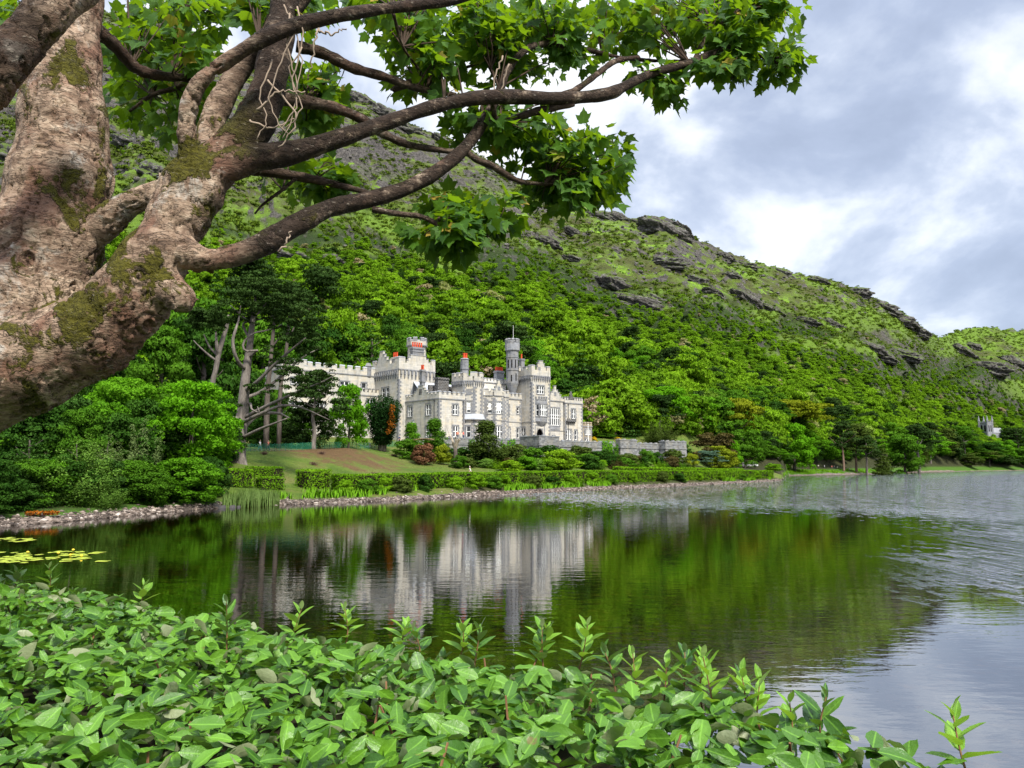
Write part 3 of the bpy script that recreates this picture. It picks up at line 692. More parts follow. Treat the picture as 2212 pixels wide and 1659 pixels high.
def build_castle():
    W1 = dict(lights=2, trans=(0.5,))
    # low south-west wing
    pW = [(0, 0), (7.2, 0), (7.2, 15), (0, 15)]
    hW = {0: [(3.8, 5.2, 5.75, 8.0, W1), (3.95, 5.3, 0.75, 3.2, W1)], 3: [(2.55, 4.3, 5.65, 8.15, W1), (10.05, 11.8, 5.65, 8.15, W1), (2.6, 4.3, 0.7, 3.2, W1), (10.1, 11.8, 0.7, 3.2, W1)]}
    block('wing', pW, 9.05, hW, gables={3: [(4.6, 10.9, 10.75), (5.3, 10.2, 11.3), (6.1, 9.4, 11.85), (6.8, 8.7, 12.5)]}, mspan={3: [(0.3, 4.3), (11.2, 14.9)]},
          quoin_edges=(0, 3), skip_m=(1, 2), mw=0.7, hm=0.5)
    put_windows(pW, hW)
    sh = MB(); M, L = FM((0, 15), (0, 0)); sh.box(7.2, 8.3, -0.08, 0.1, 10.55, 11.75, M); sh.build('shield_panel', M_BLK, castle)
    c = chimney('slender grey gable chimney with two red pots', (0.0, 0.95, 6.75, 7.75), 12.6, 16.3, [(0.45, 6.95), (0.45, 7.55)], 1.1, neck=13.4)
    # big square tower
    pT = [(-1.9, 13.5), (8.4, 13.5), (8.4, 25.5), (-1.9, 25.5)]
    hT = {3: [(4.6, 5.8, 10.6, 12.9, dict(lights=1, trans=(0.5,))), (6.5, 7.7, 10.6, 12.9, dict(lights=1, trans=(0.5,)))]}
    block('square_tower', pT, 16.75, hT, corb=(2.0, 1.0, 0.42, 0.36), hp=1.55, hm=1.15, mw=1.3, mg=1.1, quoin_edges=(0, 3), skip_m=(1, 2), cornice=None,
          gables={0: [(2.1, 8.9, 19.1), (2.6, 8.3, 19.8), (3.2, 7.6, 20.5)], 3: [(1.9, 8.0, 19.4), (2.6, 6.6, 20.2), (3.1, 5.6, 21.0), (3.4, 4.9, 21.8)]},
          mspan={0: [(0.0, 1.7), (9.2, 10.3)], 3: [(0.0, 1.5), (10.2, 12.0)]})
    put_windows(pT, hT)
    chimney('broad grey parapet chimney with five red pots', (1.9, 5.1, 13.52, 14.7), 20.5, 22.6, [(2.25 + i * 0.62, 14.1) for i in range(5)], 1.2, M_DRS, neck=21.4, rp=0.17)
    chimney('chimney with three red pots behind the big tower parapet', (-0.6, 0.5, 17.0, 19.2), 16.8, 20.3, [(0, 17.4), (0, 18.1), (0, 18.8)], 1.2, M_ASH)
    m = MB(); m.cyl((7.4, 20), 2.3, 2.3, 16, 24.0, 8, R(22.5)); m.cyl((7.4, 20), 2.55, 2.62, 24.0, 25.0, 8, R(22.5)); t = m.build('stair_turret', M_ASH, castle)
    c1 = MB(); c1.cyl((7.4, 20), 2.75, 2.75, 23.8, 24.1, 8, R(22.5)); c1.build('string_course', M_DRS, t)
    bt, cp = MB(), MB(); P = [(7.4 + 2.62 * math.cos(R(22.5 + 45 * i)), 20 + 2.62 * math.sin(R(22.5 + 45 * i))) for i in range(8)]
    for i in range(8):
        A, B = P[i], P[(i + 1) % 8]; ex = Vector((A[0] - 7.4, A[1] - 20)).normalized()
        merlons(bt, cp, A, B, 25.0, 0.75, 1.0, 0.5, u_from=0.5, u_to=1.5)
    build2('battlement', [(bt, M_DRS), (cp, M_CAP)], t)
    # west range, half hidden by the pine
    pL = [(-26, 24.2), (-1.9, 24.2), (-1.9, 33), (-26, 33)]
    w1 = dict(lights=1, trans=(0.5,))
    hL = {0: [(20.4, 21.7, 11.7, 14.2, w1), (14.6, 17.0, 12.4, 14.2, W1), (2.4, 4.8, 12.7, 14.2, W1), (8.6, 10.6, 12.4, 14.2, W1), (8.6, 10.6, 6.0, 8.6, W1), (2.4, 4.4, 6.0, 8.6, W1), (14.6, 16.6, 6.0, 8.6, W1)]}
    block('west_range', pL, 15.9, hL, hp=1.0, hm=0.8, mw=1.3, mg=0.85, skip_m=(1, 2, 3), capm=M_LEAD, gables={0: [(1.5, 6.0, 18.4), (9.6, 13.4, 18.6)][:1]})
    put_windows(pL, hL)
    m = MB(); m.cyl((-3.6, 24.6), 0.75, 0.75, 15.9, 18.4, 8); m.cyl((-3.6, 24.6), 0.9, 0.5, 18.4, 19.2, 8); m.build('corner_turret', M_DRS, castle)
    pK = [(-6.8, 22.4), (-1.9, 22.4), (-1.9, 24.2), (-6.8, 24.2)]
    hK = {0: [(1.7, 3.4, 7.4, 10.2, W1)]}
    block('link_range', pK, 10.9, hK, hp=0.8, hm=0.6, mw=0.6, mg=0.5, skip_m=(1, 2), capm=M_BLK); put_windows(pK, hK)
    # angle tower
    p2 = [(7.2, 0.6), (9.0, -1.2), (11.4, -1.2), (12.9, 0.3), (12.9, 5), (7.2, 5)]
    h2 = {0: [(0.8, 1.75, 6.35, 8.9, dict(lights=1, trans=(0.52,), blind=0.75)), (0.8, 1.75, 0.75, 3.3, dict(lights=1, trans=(0.5,)))]}
    block('angle_tower', p2, 13.5, h2, corb=(1.15, 0.55, 0.28, 0.24), hp=0.95, hm=0.85, mw=0.95, mg=0.65, quoin_edges=(0, 1), skip_m=(3, 4), strings=())
    put_windows(p2, h2)
    def off(poly, d):
        c = Vector((sum(p[0] for p in poly) / len(poly), sum(p[1] for p in poly) / len(poly)))
        return [tuple(c + (Vector(p) - c) * (1 + d / (Vector(p) - c).length)) for p in poly]
    m = MB(); m.prism(off(p2, 0.55), 4.9, 6.1, off(p2, 0.05)); m.build('skirt_roof', M_LEAD, castle)
    m = MB(); m.prism(off(p2, 0.6), 4.7, 4.9); m.build('string_course', M_DRS, castle)
    M, L = FM(p2[0], p2[1]); m = MB(); m.box(0.65, 1.95, -0.07, 0.1, 10.4, 11.8, M); m.build('carved_panel', M_DRS, castle)
    chimney('octagonal grey chimney shaft with three red pots', (9.3, 2.9, 0.98), 14.0, 19.3, [(8.95, 2.6), (9.55, 2.6), (9.3, 3.2)], 1.15, M_DRS, oct_=True, rp=0.24)
    # bay block
    pB = [(11.4, 0), (13.2, 0), (14.7, -1.5), (17.5, -1.5), (19.0, 0), (20.4, 0), (20.4, 8), (11.4, 8)]
    bl = dict(lights=1, trans=(0.52,), blind=0.72)
    hB = {1: [(0.5, 1.65, 6.45, 9.1, bl), (0.5, 1.65, 0.75, 3.5, dict(lights=1, trans=(0.5,)))],
          2: [(0.28, 2.52, 6.45, 9.1, dict(lights=4, trans=(0.55,), blind=0.75)), (0.28, 2.52, 0.75, 3.5, dict(lights=3, trans=(0.55,)))]}
    block('bay_block', pB, 10.45, hB, hp=0.75, hm=0.6, mw=0.6, mg=0.55, quoin_edges=(0, 1, 2, 4), skip_m=(6, 7), strings=(4.75,),
          gables={2: [(-0.2, 3.0, 11.9), (0.3, 2.5, 12.6), (0.75, 2.05, 13.4), (1.05, 1.75, 14.2)]}, mspan={2: [(0, 0.3)]})
    put_windows(pB, hB)
    M, L = FM(pB[2], pB[3]); m = MB(); m.box(1.0, 1.8, -0.09, 0.1, 11.9, 12.75, M); m.build('shield_panel', M_DRS, castle)
    # recessed wall beside the entrance tower
    pR = [(20.4, 1.5), (25.9, 1.5), (25.9, 9), (20.4, 9)]
    hR = {0: [(0.45, 1.35, 6.3, 8.9, w1), (0.5, 1.6, 1.0, 3.5, W1), (4.0, 4.7, 6.9, 8.5, w1), (4.0, 4.7, 1.0, 3.4, w1)]}
    block('recessed_wall', pR, 10.3, hR, hp=0.6, hm=0.6, mw=0.6, mg=0.5, quoin_edges=(0,), skip_m=(1, 2, 3), strings=(4.75,)); put_windows(pR, hR)
    # tall round turret
    cx, cy = 24.2, 3.0
    m = MB(); m.cyl((cx, cy), 0.9, 1.55, 12.0, 14.4, 10); m.cyl((cx, cy), 1.55, 1.5, 14.4, 22.3, 10); m.cyl((cx, cy), 1.0, 1.0, 8, 12.2, 10)
    tt = m.build('round_turret', M_DRS, castle)
    m = MB(); m.cyl((cx, cy), 1.62, 1.62, 20.8, 20.95, 10); m.cyl((cx, cy), 1.55, 1.84, 22.3, 22.6, 10); m.cyl((cx, cy), 1.84, 1.84, 22.6, 24.4, 10); m.cyl((cx, cy), 1.66, 1.66, 17.6, 17.75, 10)
    m.build('string_course', M_CAP, tt)
    bt, cp = MB(), MB(); P = [(cx + 1.84 * math.cos(R(36 * i)), cy + 1.84 * math.sin(R(36 * i))) for i in range(10)]
    for i in range(10): merlons(bt, cp, P[i], P[(i + 1) % 10], 24.4, 0.85, 0.7, 0.3, t=0.3, u_from=0.2, u_to=0.95)
    build2('battlement', [(bt, M_DRS), (cp, M_CAP)], tt)
    sl_ = MB()
    for a, z0, z1 in ((-100, 18.2, 20.2), (-64, 18.4, 20.2), (-136, 18.2, 20.2), (-172, 18.2, 20.2), (-95, 15.0, 16.8), (-140, 14.8, 16.4)):
        M = Matrix.Translation((cx, cy, 0)) @ Matrix.Rotation(R(a + 90), 4, 'Z'); sl_.box(-0.13, 0.13, -1.56, -1.2, z0, z1, M)
    sl_.build('arrow_slit', M_DARK, tt)
    m = MB(); m.cyl((cx + 0.3, cy), 0.05, 0.03, 24, 29.0, 6); m.build('flagpole', M_SASH, castle)
    # entrance tower
    pE = [(25.9, -2.2), (32.1, -2.2), (32.1, 6), (25.9, 6)]
    hE = {0: [(1.75, 4.0, 11.8, 13.7, dict(lights=3, trans=(0.5,))), (1.55, 3.65, 0.0, 3.3)], 3: [(4.4, 5.7, 1.0, 3.5, W1)]}
    block('entrance_tower', pE, 16.0, hE, corb=(1.3, 0.6, 0.30, 0.28), hp=1.35, hm=0.95, mw=1.2, mg=1.0, quoin_edges=(0, 3), skip_m=(1, 2), strings=(4.75,),
          gables={0: [(1.9, 4.7, 18.5), (2.1, 4.2, 19.3), (2.5, 3.7, 19.9)], 3: [(5.0, 6.2, 18.3)]}, mspan={0: [(0, 1.1), (5.1, 6.2)], 3: [(6.9, 8.2), (2.6, 3.7)]})
    put_windows(pE, hE)
    M, L = FM(pE[0], pE[1])
    # oriel window over the door
    def P2(u, w): v = M @ Vector((u, w, 0)); return (v.x, v.y)
    po = [P2(1.1, 0), P2(1.75, -0.85), P2(4.35, -0.85), P2(5.0, 0)]
    m = MB(); m.prism([P2(2.7, 0.0), P2(2.9, -0.15), P2(3.2, -0.15), P2(3.4, 0.0)], 3.9, 5.0, po); m.prism(po, 5.0, 6.1); m.prism(po, 9.3, 10.2)
    for i, (a, b_) in enumerate(((0.55, 0.75),)): pass
    orl = m.build('oriel', M_CAP, castle)
    m = MB(); bt, cp = MB(), MB()
    for i in range(3):
        wall_face(m, po[i], po[i + 1], 6.1, 9.3, [(0.12, (Vector(po[i]) - Vector(po[i + 1])).length - 0.12, 6.3, 9.15)], 0.15)
        merlons(bt, cp, po[i], po[i + 1], 10.2, 0.75, 0.45, 0.4, t=0.2)
    m.build('oriel_wall', M_CAP, orl); build2('battlement', [(bt, M_DRS), (cp, M_CAP)], orl)
    for i in range(3):
        Ln = (Vector(po[i]) - Vector(po[i + 1])).length
        window(po[i], po[i + 1], (0.14, Ln - 0.14, 6.32, 9.13), lights=4 if i == 1 else 1, trans=(0.5,), arch=(i == 1))
    pn = MB()
    for k in range(5): pn.box(1.9 + k * 0.5, 2.25 + k * 0.5, -0.9, -0.8, 5.25, 5.85, M)
    pn.build('carved_panel', M_DRS, orl)
    # door with pointed arch
    d = MB(); arc = [(1.55, 0), (1.55, 1.9)] + [(2.6 - 1.05 * math.cos(a) * (1 - 0.0), 1.9 + 1.35 * math.sin(a) ** 1.25) for a in np.linspace(0.25, math.pi - 0.25, 9)] + [(3.65, 1.9), (3.65, 0)]
    # stone above the arch fills the square opening
    for i in range(1, len(arc) - 2):
        (a0, b0), (a1, b1) = arc[i], arc[i + 1]
        d.add([M @ Vector(p) for p in ((a0, 0.03, b0), (a1, 0.03, b1), (a1, 0.03, 3.3), (a0, 0.03, 3.3))], [(0, 1, 2, 3)])
    for r_, y in ((0.0, -0.02), (0.22, -0.05)):
        for i in range(len(arc) - 1):
            (a0, b0), (a1, b1) = arc[i], arc[i + 1]; k0 = Vector((a0 - 2.6, b0 - 1.5)).normalized(); k1 = Vector((a1 - 2.6, b1 - 1.5)).normalized()
            if r_ == 0:
                d.add([M @ Vector(p) for p in ((a0, -0.06, b0), (a1, -0.06, b1), (a1 + k1.x * 0.2, -0.06, b1 + k1.y * 0.2), (a0 + k0.x * 0.2, -0.06, b0 + k0.y * 0.2),
                                                (a0, 0.25, b0), (a1, 0.25, b1))], [(0, 3, 2, 1), (0, 1, 5, 4)])
    d.box(0.95, 1.2, -0.07, 0.1, 0, 4.0, M); d.box(4.0, 4.25, -0.07, 0.1, 0, 4.0, M); d.box(0.95, 4.25, -0.075, 0.1, 4.0, 4.2, M)
    dr = d.build('doorway', M_DRS, castle)
    k = MB(); k.add([M @ Vector(p) for p in ((1.5, 0.9, 0), (3.7, 0.9, 0), (3.7, 0.9, 3.3), (1.5, 0.9, 3.3))], [(0, 1, 2, 3)])
    for x in (1.52, 3.68): k.add([M @ Vector(p) for p in ((x, 0.2, 0), (x, 0.9, 0), (x, 0.9, 3.3), (x, 0.2, 3.3))], [(0, 1, 2, 3)])
    k.build('door', M_DARK, dr)
    m = MB(); m.box(2.1, 2.9, -0.08, 0.1, 17.6, 18.4, M); m.build('shield_panel', M_DRS, castle)
    # hall with the big gothic window
    pH = [(32.1, 0.5), (39.6, 0.5), (39.6, 10), (32.1, 10)]
    g = dict(lights=5, trans=(0.42,), arch=True, label='tall mullioned hall window')
    hH = {0: [(2.35, 5.75, 4.45, 8.8, g)]}
    block('hall_block', pH, 10.5, hH, hp=0.5, hm=0.55, mw=0.5, mg=0.45, skip_m=(1, 2, 3), strings=(3.0,), quoin_edges=(),
          gables={0: [(1.6, 7.0, 11.6), (2.2, 6.4, 12.2), (2.8, 5.8, 12.8), (3.4, 5.2, 13.4), (4.0, 4.6, 14.4)]}, mspan={0: [(0.2, 1.4)]}); put_windows(pH, hH)
    M, L = FM(pH[0], pH[1]); m = MB(); m.box(2.1, 6.0, -0.1, 0.1, 3.3, 4.15, M)
    for k in range(5): m.box(2.3 + k * 0.75, 2.85 + k * 0.75, -0.14, -0.1, 3.42, 4.02, M)
    m.build('carved_panel', M_CAP, castle); m = MB(); m.box(3.9, 4.7, -0.08, 0.1, 11.9, 12.9, M); m.build('shield_panel', M_DRS, castle)
    # east end
    pZ = [(39.6, 0.3), (46.2, 0.3), (46.2, 11), (39.6, 11)]
    hZ = {0: [(2.5, 3.85, 6.4, 8.8, W1), (0.4, 2.3, 1.0, 3.5, dict(lights=3, trans=(0.55,))), (3.6, 4.4, 1.0, 3.4, w1)]}
    block('east_block', pZ, 10.2, hZ, hp=0.75, hm=0.55, mw=0.5, mg=0.42, skip_m=(2, 3), capm=M_BLK, strings=(), quoin_edges=(0,)); put_windows(pZ, hZ)
    M, L = FM(pZ[0], pZ[1]); m = MB(); m.box(0.3, 3.5, -0.7, 0.0, 5.5, 5.7, M)
    for k in range(5): m.box(0.3 + k * 0.7, 0.65 + k * 0.7, -0.7, -0.55, 5.7, 6.35, M); m.box(0.3 + k * 0.7, 0.5 + k * 0.7, -0.5, 0.0, 5.1, 5.5, M)
    m.box(0.3, 3.5, -0.69, -0.58, 5.7, 6.0, M); m.build('balcony', M_BLK, castle)
    m = MB(); m.box(1.6, 3.2, -0.06, 0.4, 11.2, 12.1, M); m.box(2.0, 2.8, -0.05, 0.4, 12.1, 12.7, M); m.cyl((39.6 + 2.4, 0.5), 0.35, 0.2, 12.7, 13.4, 8); m.build('finial', M_BLK, castle)
    # low annexe
    pA = [(46.2, 4), (53.6, 4), (53.6, 10), (46.2, 10)]
    hA = {0: [(4.6, 7.0, 2.6, 4.1, dict(lights=4, trans=())), (4.6, 6.0, 0.2, 1.6, W1)]}
    block('annexe', pA, 4.7, hA, hp=0.4, hm=0.45, mw=0.7, mg=0.5, mat=M_ANX, skip_m=(2, 3), capm=M_ANX); put_windows(pA, hA)
    # back ranges and roofs
    pQ = [(18.5, 8.2), (26.6, 8.2), (26.6, 16), (18.5, 16)]
    hQ = {0: [(3.4, 4.3, 12.3, 13.2, w1)]}
    block('back_block', pQ, 14.7, hQ, mat=M_WHT, hp=0.35, hm=0.5, mw=0.7, mg=0.4, skip_m=(1, 2, 3)); put_windows(pQ, hQ)
    chimney('square grey chimney with a row of six red pots', (23.9, 26.3, 8.6, 9.8), 15.0, 18.2, [(24.1 + i * 0.4, 9.2) for i in range(6)], 0.95, M_CAP, rp=0.19)
    chimney('small chimney with one red pot behind the turret', (30.3, 31.4, 6.5, 7.5), 14, 21.6, [(30.8, 7.0)], 1.2, M_DRS)
    chimney('black stone roof chimney', (3.1, 6.2, 4.8, 6.2), 9, 14.6, [], 1, M_BLK)
    m = MB(); m.box(2.2, 9.9, 7.0, 7.6, 9, 12.9); m.box(9.0, 10.2, 6.0, 7.6, 9, 14.0); m.build('roof_wall', M_BLK, castle)
    m = MB(); m.add([(1.2, 8, 10), (18.4, 8, 10), (18.4, 12, 14.0), (1.2, 12, 14.0), (1.2, 13.5, 10), (18.4, 13.5, 10)], [(0, 1, 2, 3), (3, 2, 5, 4)]); m.build('roof', M_LEAD, castle)
    m = MB(); m.box(8.5, 38, 10.2, 25, -1, 11.9); m.build('inner_range', M_ASH, castle)
    dp = MB()
    for A, B, u, z1 in (((0, 15), (0, 0), 13.3, 8.6), ((0, 15), (0, 0), 0.35, 8.4), ((0, 0), (7.2, 0), 6.7, 8.6), ((39.6, 0.3), (46.2, 0.3), 1.2, 9.7), ((32.1, 0.5), (39.6, 0.5), 7.2, 10)):
        M, L = FM(A, B); v = M @ Vector((u, -0.09, 0)); q = MB(); q.cyl((v.x, v.y), 0.075, 0.075, 0, z1, 6); q.box(u - 0.16, u + 0.16, -0.2, 0.0, z1, z1 + 0.35, M); q.build('drainpipe', M_IRON, castle)
build_castle()

# ------------------------------------------------------------------ terrace and its retaining wall
M_TERR = stone_mat('dark_terrace_stone', (0.21, 0.215, 0.22), (0.085, 0.087, 0.092), (0.16, 0.16, 0.158), 0.85, 0.38, 0.55, 0.03, 0.35)
TPATH = [(-6, -8), (16.8, -8), (16.8, -14.5), (23, -14.5), (23, -8), (49.5, -8), (49.5, -9.6), (56, -9.6), (56, -8), (67, -8), (67, -10.2), (76.2, -10.2), (76.2, -8), (79, -8), (79, 3)]
def build_terrace():
    poly = TPATH + [(60, 6), (-6, 3)]
    m = MB(); m.add([(p[0], p[1], -0.03) for p in poly], [tuple(range(len(poly)))])
    o = m.build('terrace', plain('terrace_gravel', (0.33, 0.30, 0.25), 0.95, 0.1, var=0.2, scale=2)); o.location = CASTLE0; o.rotation_euler = (0, 0, CPHI); tag(o, None, None, kind='structure')
    root = thing('terrace_wall', 'long dark grey retaining wall with battered bastions and a crenellated parapet below the castle', 'wall', CASTLE0, CPHI)
    for i in range(len(TPATH) - 1):
        A, B = TPATH[i], TPATH[i + 1]; M, L = FM(A, B); bast = i in (1, 2, 3, 5, 6, 7, 9, 10, 11)
        w = MB(); zt = -1.25; bb = 0.55
        P = [(0 - (bb if bast and i in (2, 6, 10) else 0), -bb, -7.5), (L + (bb if i in (2, 6, 10) else 0), -bb, -7.5), (L, 0, zt), (0, 0, zt), (0, 0.7, -7.5), (L, 0.7, -7.5), (L, 0.7, zt), (0, 0.7, zt)]
        w.add([M @ Vector(p) for p in P], [(0, 1, 2, 3), (3, 2, 6, 7), (1, 5, 6, 2), (0, 3, 7, 4), (4, 7, 6, 5)])
        part = w.build('bastion' if bast else 'wall', M_TERR, root)
        s = MB(); s.box(-0.1, L, -0.16, 0.55, zt, zt + 0.25, M); s.build('string_course', M_TERR, part)
        top = 0.75 if bast else 0.05
        p = MB(); p.box(0.0, L - (0.0 if i in (0, 4, 8, 12) else 0.0), -0.02 - 0.002 * (i % 3), 0.5, zt + 0.25, top + 0.003 * (i % 3), M)
        q = MB(); q.box(-0.08, L, -0.10 - 0.002 * (i % 3), 0.6, top + 0.003 * (i % 3), top + 0.2 + 0.003 * (i % 3), M)
        n = max(1, int(L / 2.2))
        for k in range(n):
            u = (k + 0.5) * L / n; q.box(u - 0.4, u + 0.4, -0.06, 0.45, top + 0.2, top + 0.42, M)
        p.build('parapet', M_TERR, part); q.build('coping', M_CAP, part)
build_terrace()
# ------------------------------------------------------------------ foliage
def unit(v): return v / (np.linalg.norm(v, axis=-1, keepdims=True) + 1e-9)
def leaf_quads(P, Nn, size, g, aspect=0.62, spread=0.75):
    """one bent leaf-clump face per point: returns verts and quads"""
    n = len(P); nn = unit(Nn + g.normal(size=(n, 3)) * spread)
    flip = np.sign((nn * Nn).sum(1)); flip[flip == 0] = 1; nn = nn * flip[:, None]
    r = g.normal(size=(n, 3)); a = unit(np.cross(nn, r)); b = np.cross(nn, a)
    s = (size * (0.6 + 0.8 * g.random(n)))[:, None] if np.ndim(size) == 0 else size[:, None]
    k = 0.18 * s * nn
    V = np.stack([P - a * s * 0.5 - k, P - b * s * 0.5 * aspect, P + a * s * 0.5 - k, P + b * s * 0.5 * aspect], 1)
    return V.reshape(-1, 3), np.arange(4 * n).reshape(n, 4)
def lobe_cloud(lobes, n, size, seed, under=0.35, spread=0.75, ctr=None, blend=0.3, shell=0.22, nrand=0.28):
    """leaves on the skins of many overlapping clumps; lobes (x,y,z,rx,ry,rz)"""
    g = np.random.default_rng(seed); L = np.asarray(lobes, dtype=float)
    w = (L[:, 3] * L[:, 4] * L[:, 5]) ** (2 / 3); k = g.choice(len(L), n, p=w / w.sum())
    d = unit(g.normal(size=(n, 3))); low = d[:, 2] < -0.15
    flipm = low & (g.random(n) > under); d[flipm, 2] *= -1
    rad = 1 - shell + 2 * shell * g.random(n) ** 0.8 - shell * 0.6
    P = L[k, :3] + d * L[k, 3:] * rad[:, None]
    c = L[:, :3].mean(0) if ctr is None else np.asarray(ctr)
    nd = unit(d / L[k, 3:] * L[k, 3:].mean(1, keepdims=True)); out = unit(P - c)
    N = unit(nd * (1 - blend) + out * blend + g.normal(size=(n, 3)) * nrand)
    V, Q = leaf_quads(P, N, size, g, spread=spread)
    lob = g.random(len(L)); t = np.clip(0.65 * g.random(n) + 0.35 * lob[k], 0, 1)
    return V, Q, np.repeat(N, 4, 0), np.repeat(t, 4)
def crown_mesh(name, lobes, n, size, seed, mat, **kw):
    V, Q, N, t = lobe_cloud(lobes, n, size, seed, **kw)
    return mesh_np(name, V, Q, [mat], normals=N, tint=t)
def dome_lobes(g, n, R_, H, z0, rl=(0.2, 0.36), flat=0.75, top=1.0, inner=0.25, egg=0.0):
    """clump centres through a rounded crown: radius R_, height H above z0"""
    out = []
    for i in range(n):
        d = unit(g.normal(size=3)); 
        if d[2] < -0.72: d[2] *= -1
        q = inner + (1 - inner) * g.random() ** 0.5
        r = R_ * g.uniform(*rl)
        zf = min(1, max(0, 0.44 + 0.62 * d[2] * q))
        k = 1 - egg * zf
        out.append((d[0] * q * (R_ - r) * k, d[1] * q * (R_ - r) * k, z0 + H * zf * (1 - r / H * 0.5) , r, r, r * flat))
    return out
# green mixes
G = dict(
 sycamore=foliage('leaves_bright_sycamore', (0.050, 0.145, 0.010), (0.135, 0.32, 0.016), 0.35),
 fresh=foliage('leaves_fresh_green', (0.060, 0.175, 0.008), (0.145, 0.36, 0.014), 0.38),
 lime=foliage('leaves_lime', (0.13, 0.24, 0.012), (0.24, 0.40, 0.02), 0.35),
 mid=foliage('leaves_mid_green', (0.034, 0.098, 0.009), (0.105, 0.235, 0.018), 0.32),
 dark=foliage('leaves_dark_green', (0.014, 0.048, 0.008), (0.052, 0.125, 0.016), 0.24),
 pine=foliage('needles_pine', (0.012, 0.034, 0.009), (0.050, 0.090, 0.022), 0.15),
 conifer=foliage('needles_conifer', (0.016, 0.048, 0.010), (0.062, 0.135, 0.022), 0.18),
 blue=foliage('needles_blue_cedar', (0.040, 0.085, 0.060), (0.12, 0.20, 0.135), 0.15),
 willow=foliage('leaves_willow', (0.065, 0.145, 0.022), (0.19, 0.33, 0.055), 0.3),
 grey=foliage('leaves_grey_willow', (0.085, 0.135, 0.042), (0.21, 0.28, 0.10), 0.3),
 oak=foliage('leaves_golden_oak', (0.085, 0.115, 0.008), (0.23, 0.27, 0.016), 0.3),
 olive=foliage('leaves_olive', (0.040, 0.070, 0.014), (0.105, 0.15, 0.028), 0.25),
 maroon=foliage('leaves_copper', (0.045, 0.042, 0.015), (0.11, 0.088, 0.034), 0.25),
 rust=foliage('twigs_rust', (0.10, 0.045, 0.022), (0.24, 0.125, 0.07), 0.15),
 orange=foliage('dead_needles_orange', (0.20, 0.06, 0.010), (0.42, 0.15, 0.02), 0.2),
 gold=foliage('leaves_gold', (0.13, 0.18, 0.010), (0.28, 0.32, 0.025), 0.3),
 yew=foliage('needles_yew', (0.008, 0.030, 0.008), (0.028, 0.070, 0.016), 0.12),
 hill=foliage('leaves_hillside', (0.036, 0.095, 0.008), (0.215, 0.385, 0.018), 0.34, hue_obj=0.70, accent=(0.36, 0.26, 0.20), acc_amt=0.05, patch=True),
 heath=foliage('heath_tussocks', (0.034, 0.038, 0.012), (0.15, 0.25, 0.020), 0.2, hue_obj=0.75, accent=(0.085, 0.055, 0.035), acc_amt=0.3, patch=True),
 hedge=foliage('leaves_hedge', (0.070, 0.165, 0.008), (0.20, 0.38, 0.016), 0.32),
 flower=foliage('blossom_pink', (0.45, 0.30, 0.26), (0.66, 0.52, 0.44), 0.3),
 ivy=foliage('leaves_ivy', (0.030, 0.090, 0.008), (0.085, 0.20, 0.014), 0.3),
)
def bark_mat(name, dark, light, sc=3.0):
    b = NB(name); o = b.coord(); n = b.noise(b.map(o, (1, 1, 0.25)), sc, 6, 0.7)
    return b.end(b.pbr(b.ramp(n, [(0.3, dark), (0.7, light)]), 0.95, 0.1, b.bump(n, 0.8, 0.1)))
M_BARK = bark_mat('brown_bark', (0.045, 0.036, 0.03), (0.15, 0.125, 0.105))
M_BARKG = bark_mat('grey_pine_bark', (0.060, 0.052, 0.045), (0.23, 0.20, 0.175))
M_BARKR = bark_mat('red_pine_bark', (0.12, 0.075, 0.055), (0.26, 0.18, 0.14))
M_TWIG = bark_mat('pale_twigs', (0.20, 0.165, 0.12), (0.42, 0.36, 0.28), 6)

# crown shapes (nominal height 10 m, base at z=0)
CR = {}
def g_(s): return np.random.default_rng(s)
for i in range(3):
    CR['round%d' % i] = crown_mesh('crown_round', dome_lobes(g_(20 + i), 46, 5.0, 9.2, 0.8, (0.20, 0.34), 0.62), 7800, 0.42, 30 + i, G['mid'], under=0.3)
for i in range(2):
    CR['fine%d' % i] = crown_mesh('crown_fine', dome_lobes(g_(40 + i), 70, 5.0, 9.4, 0.6, (0.15, 0.28), 0.66), 15000, 0.31, 50 + i, G['mid'], under=0.3)
def mass_lobes(g, n, R_, H, z0, rl, flat, waist=0.35):
    out = []
    for i in range(n):
        zf = g.random() ** 0.85; r = R_ * g.uniform(*rl); a = g.uniform(0, 6.283); q = g.random() ** 0.42
        k = math.sqrt(max(0.05, 1 - max(0.0, (zf - waist) / (1 - waist)) ** 2.3)) if zf > waist else 0.82 + 0.18 * zf / waist
        out.append((math.cos(a) * q * k * (R_ - r * 0.7), math.sin(a) * q * k * (R_ - r * 0.7), z0 + (H - r * flat) * zf, r, r, r * flat))
    return out
for i in range(3):
    CR['mass%d' % i] = crown_mesh('crown_leafy', mass_lobes(g_(240 + i), 95, 5.0, 9.4, 0.5, (0.13, 0.25), 0.78, (0.4, 0.3, 0.5)[i]), 15000, 0.33, 250 + i, G['mid'], under=0.35, nrand=0.42)
for i in range(2):
    CR['spread%d' % i] = crown_mesh('crown_spreading', [l for l in dome_lobes(g_(60 + i), 46, 5.0, 4.8, 5.0, (0.20, 0.34), 0.42) ], 5600, 0.40, 65 + i, G['mid'], under=0.25)
def plume_lobes(g, n, R_, H, z0=0.3):
    out = []
    for i in range(n):
        a = g.uniform(0, 2 * math.pi); q = g.random() ** 0.6; h = g.uniform(0.45, 1.0) * (1 - 0.45 * q * q)
        for f in np.linspace(0.15, 1, 6):
            r = R_ * 0.20 * (1.25 - f) + 0.2
            out.append((math.cos(a) * q * R_ * (0.35 + 0.6 * f), math.sin(a) * q * R_ * (0.35 + 0.6 * f), z0 + h * H * f - r * .3, r, r, r * 1.5))
    return out
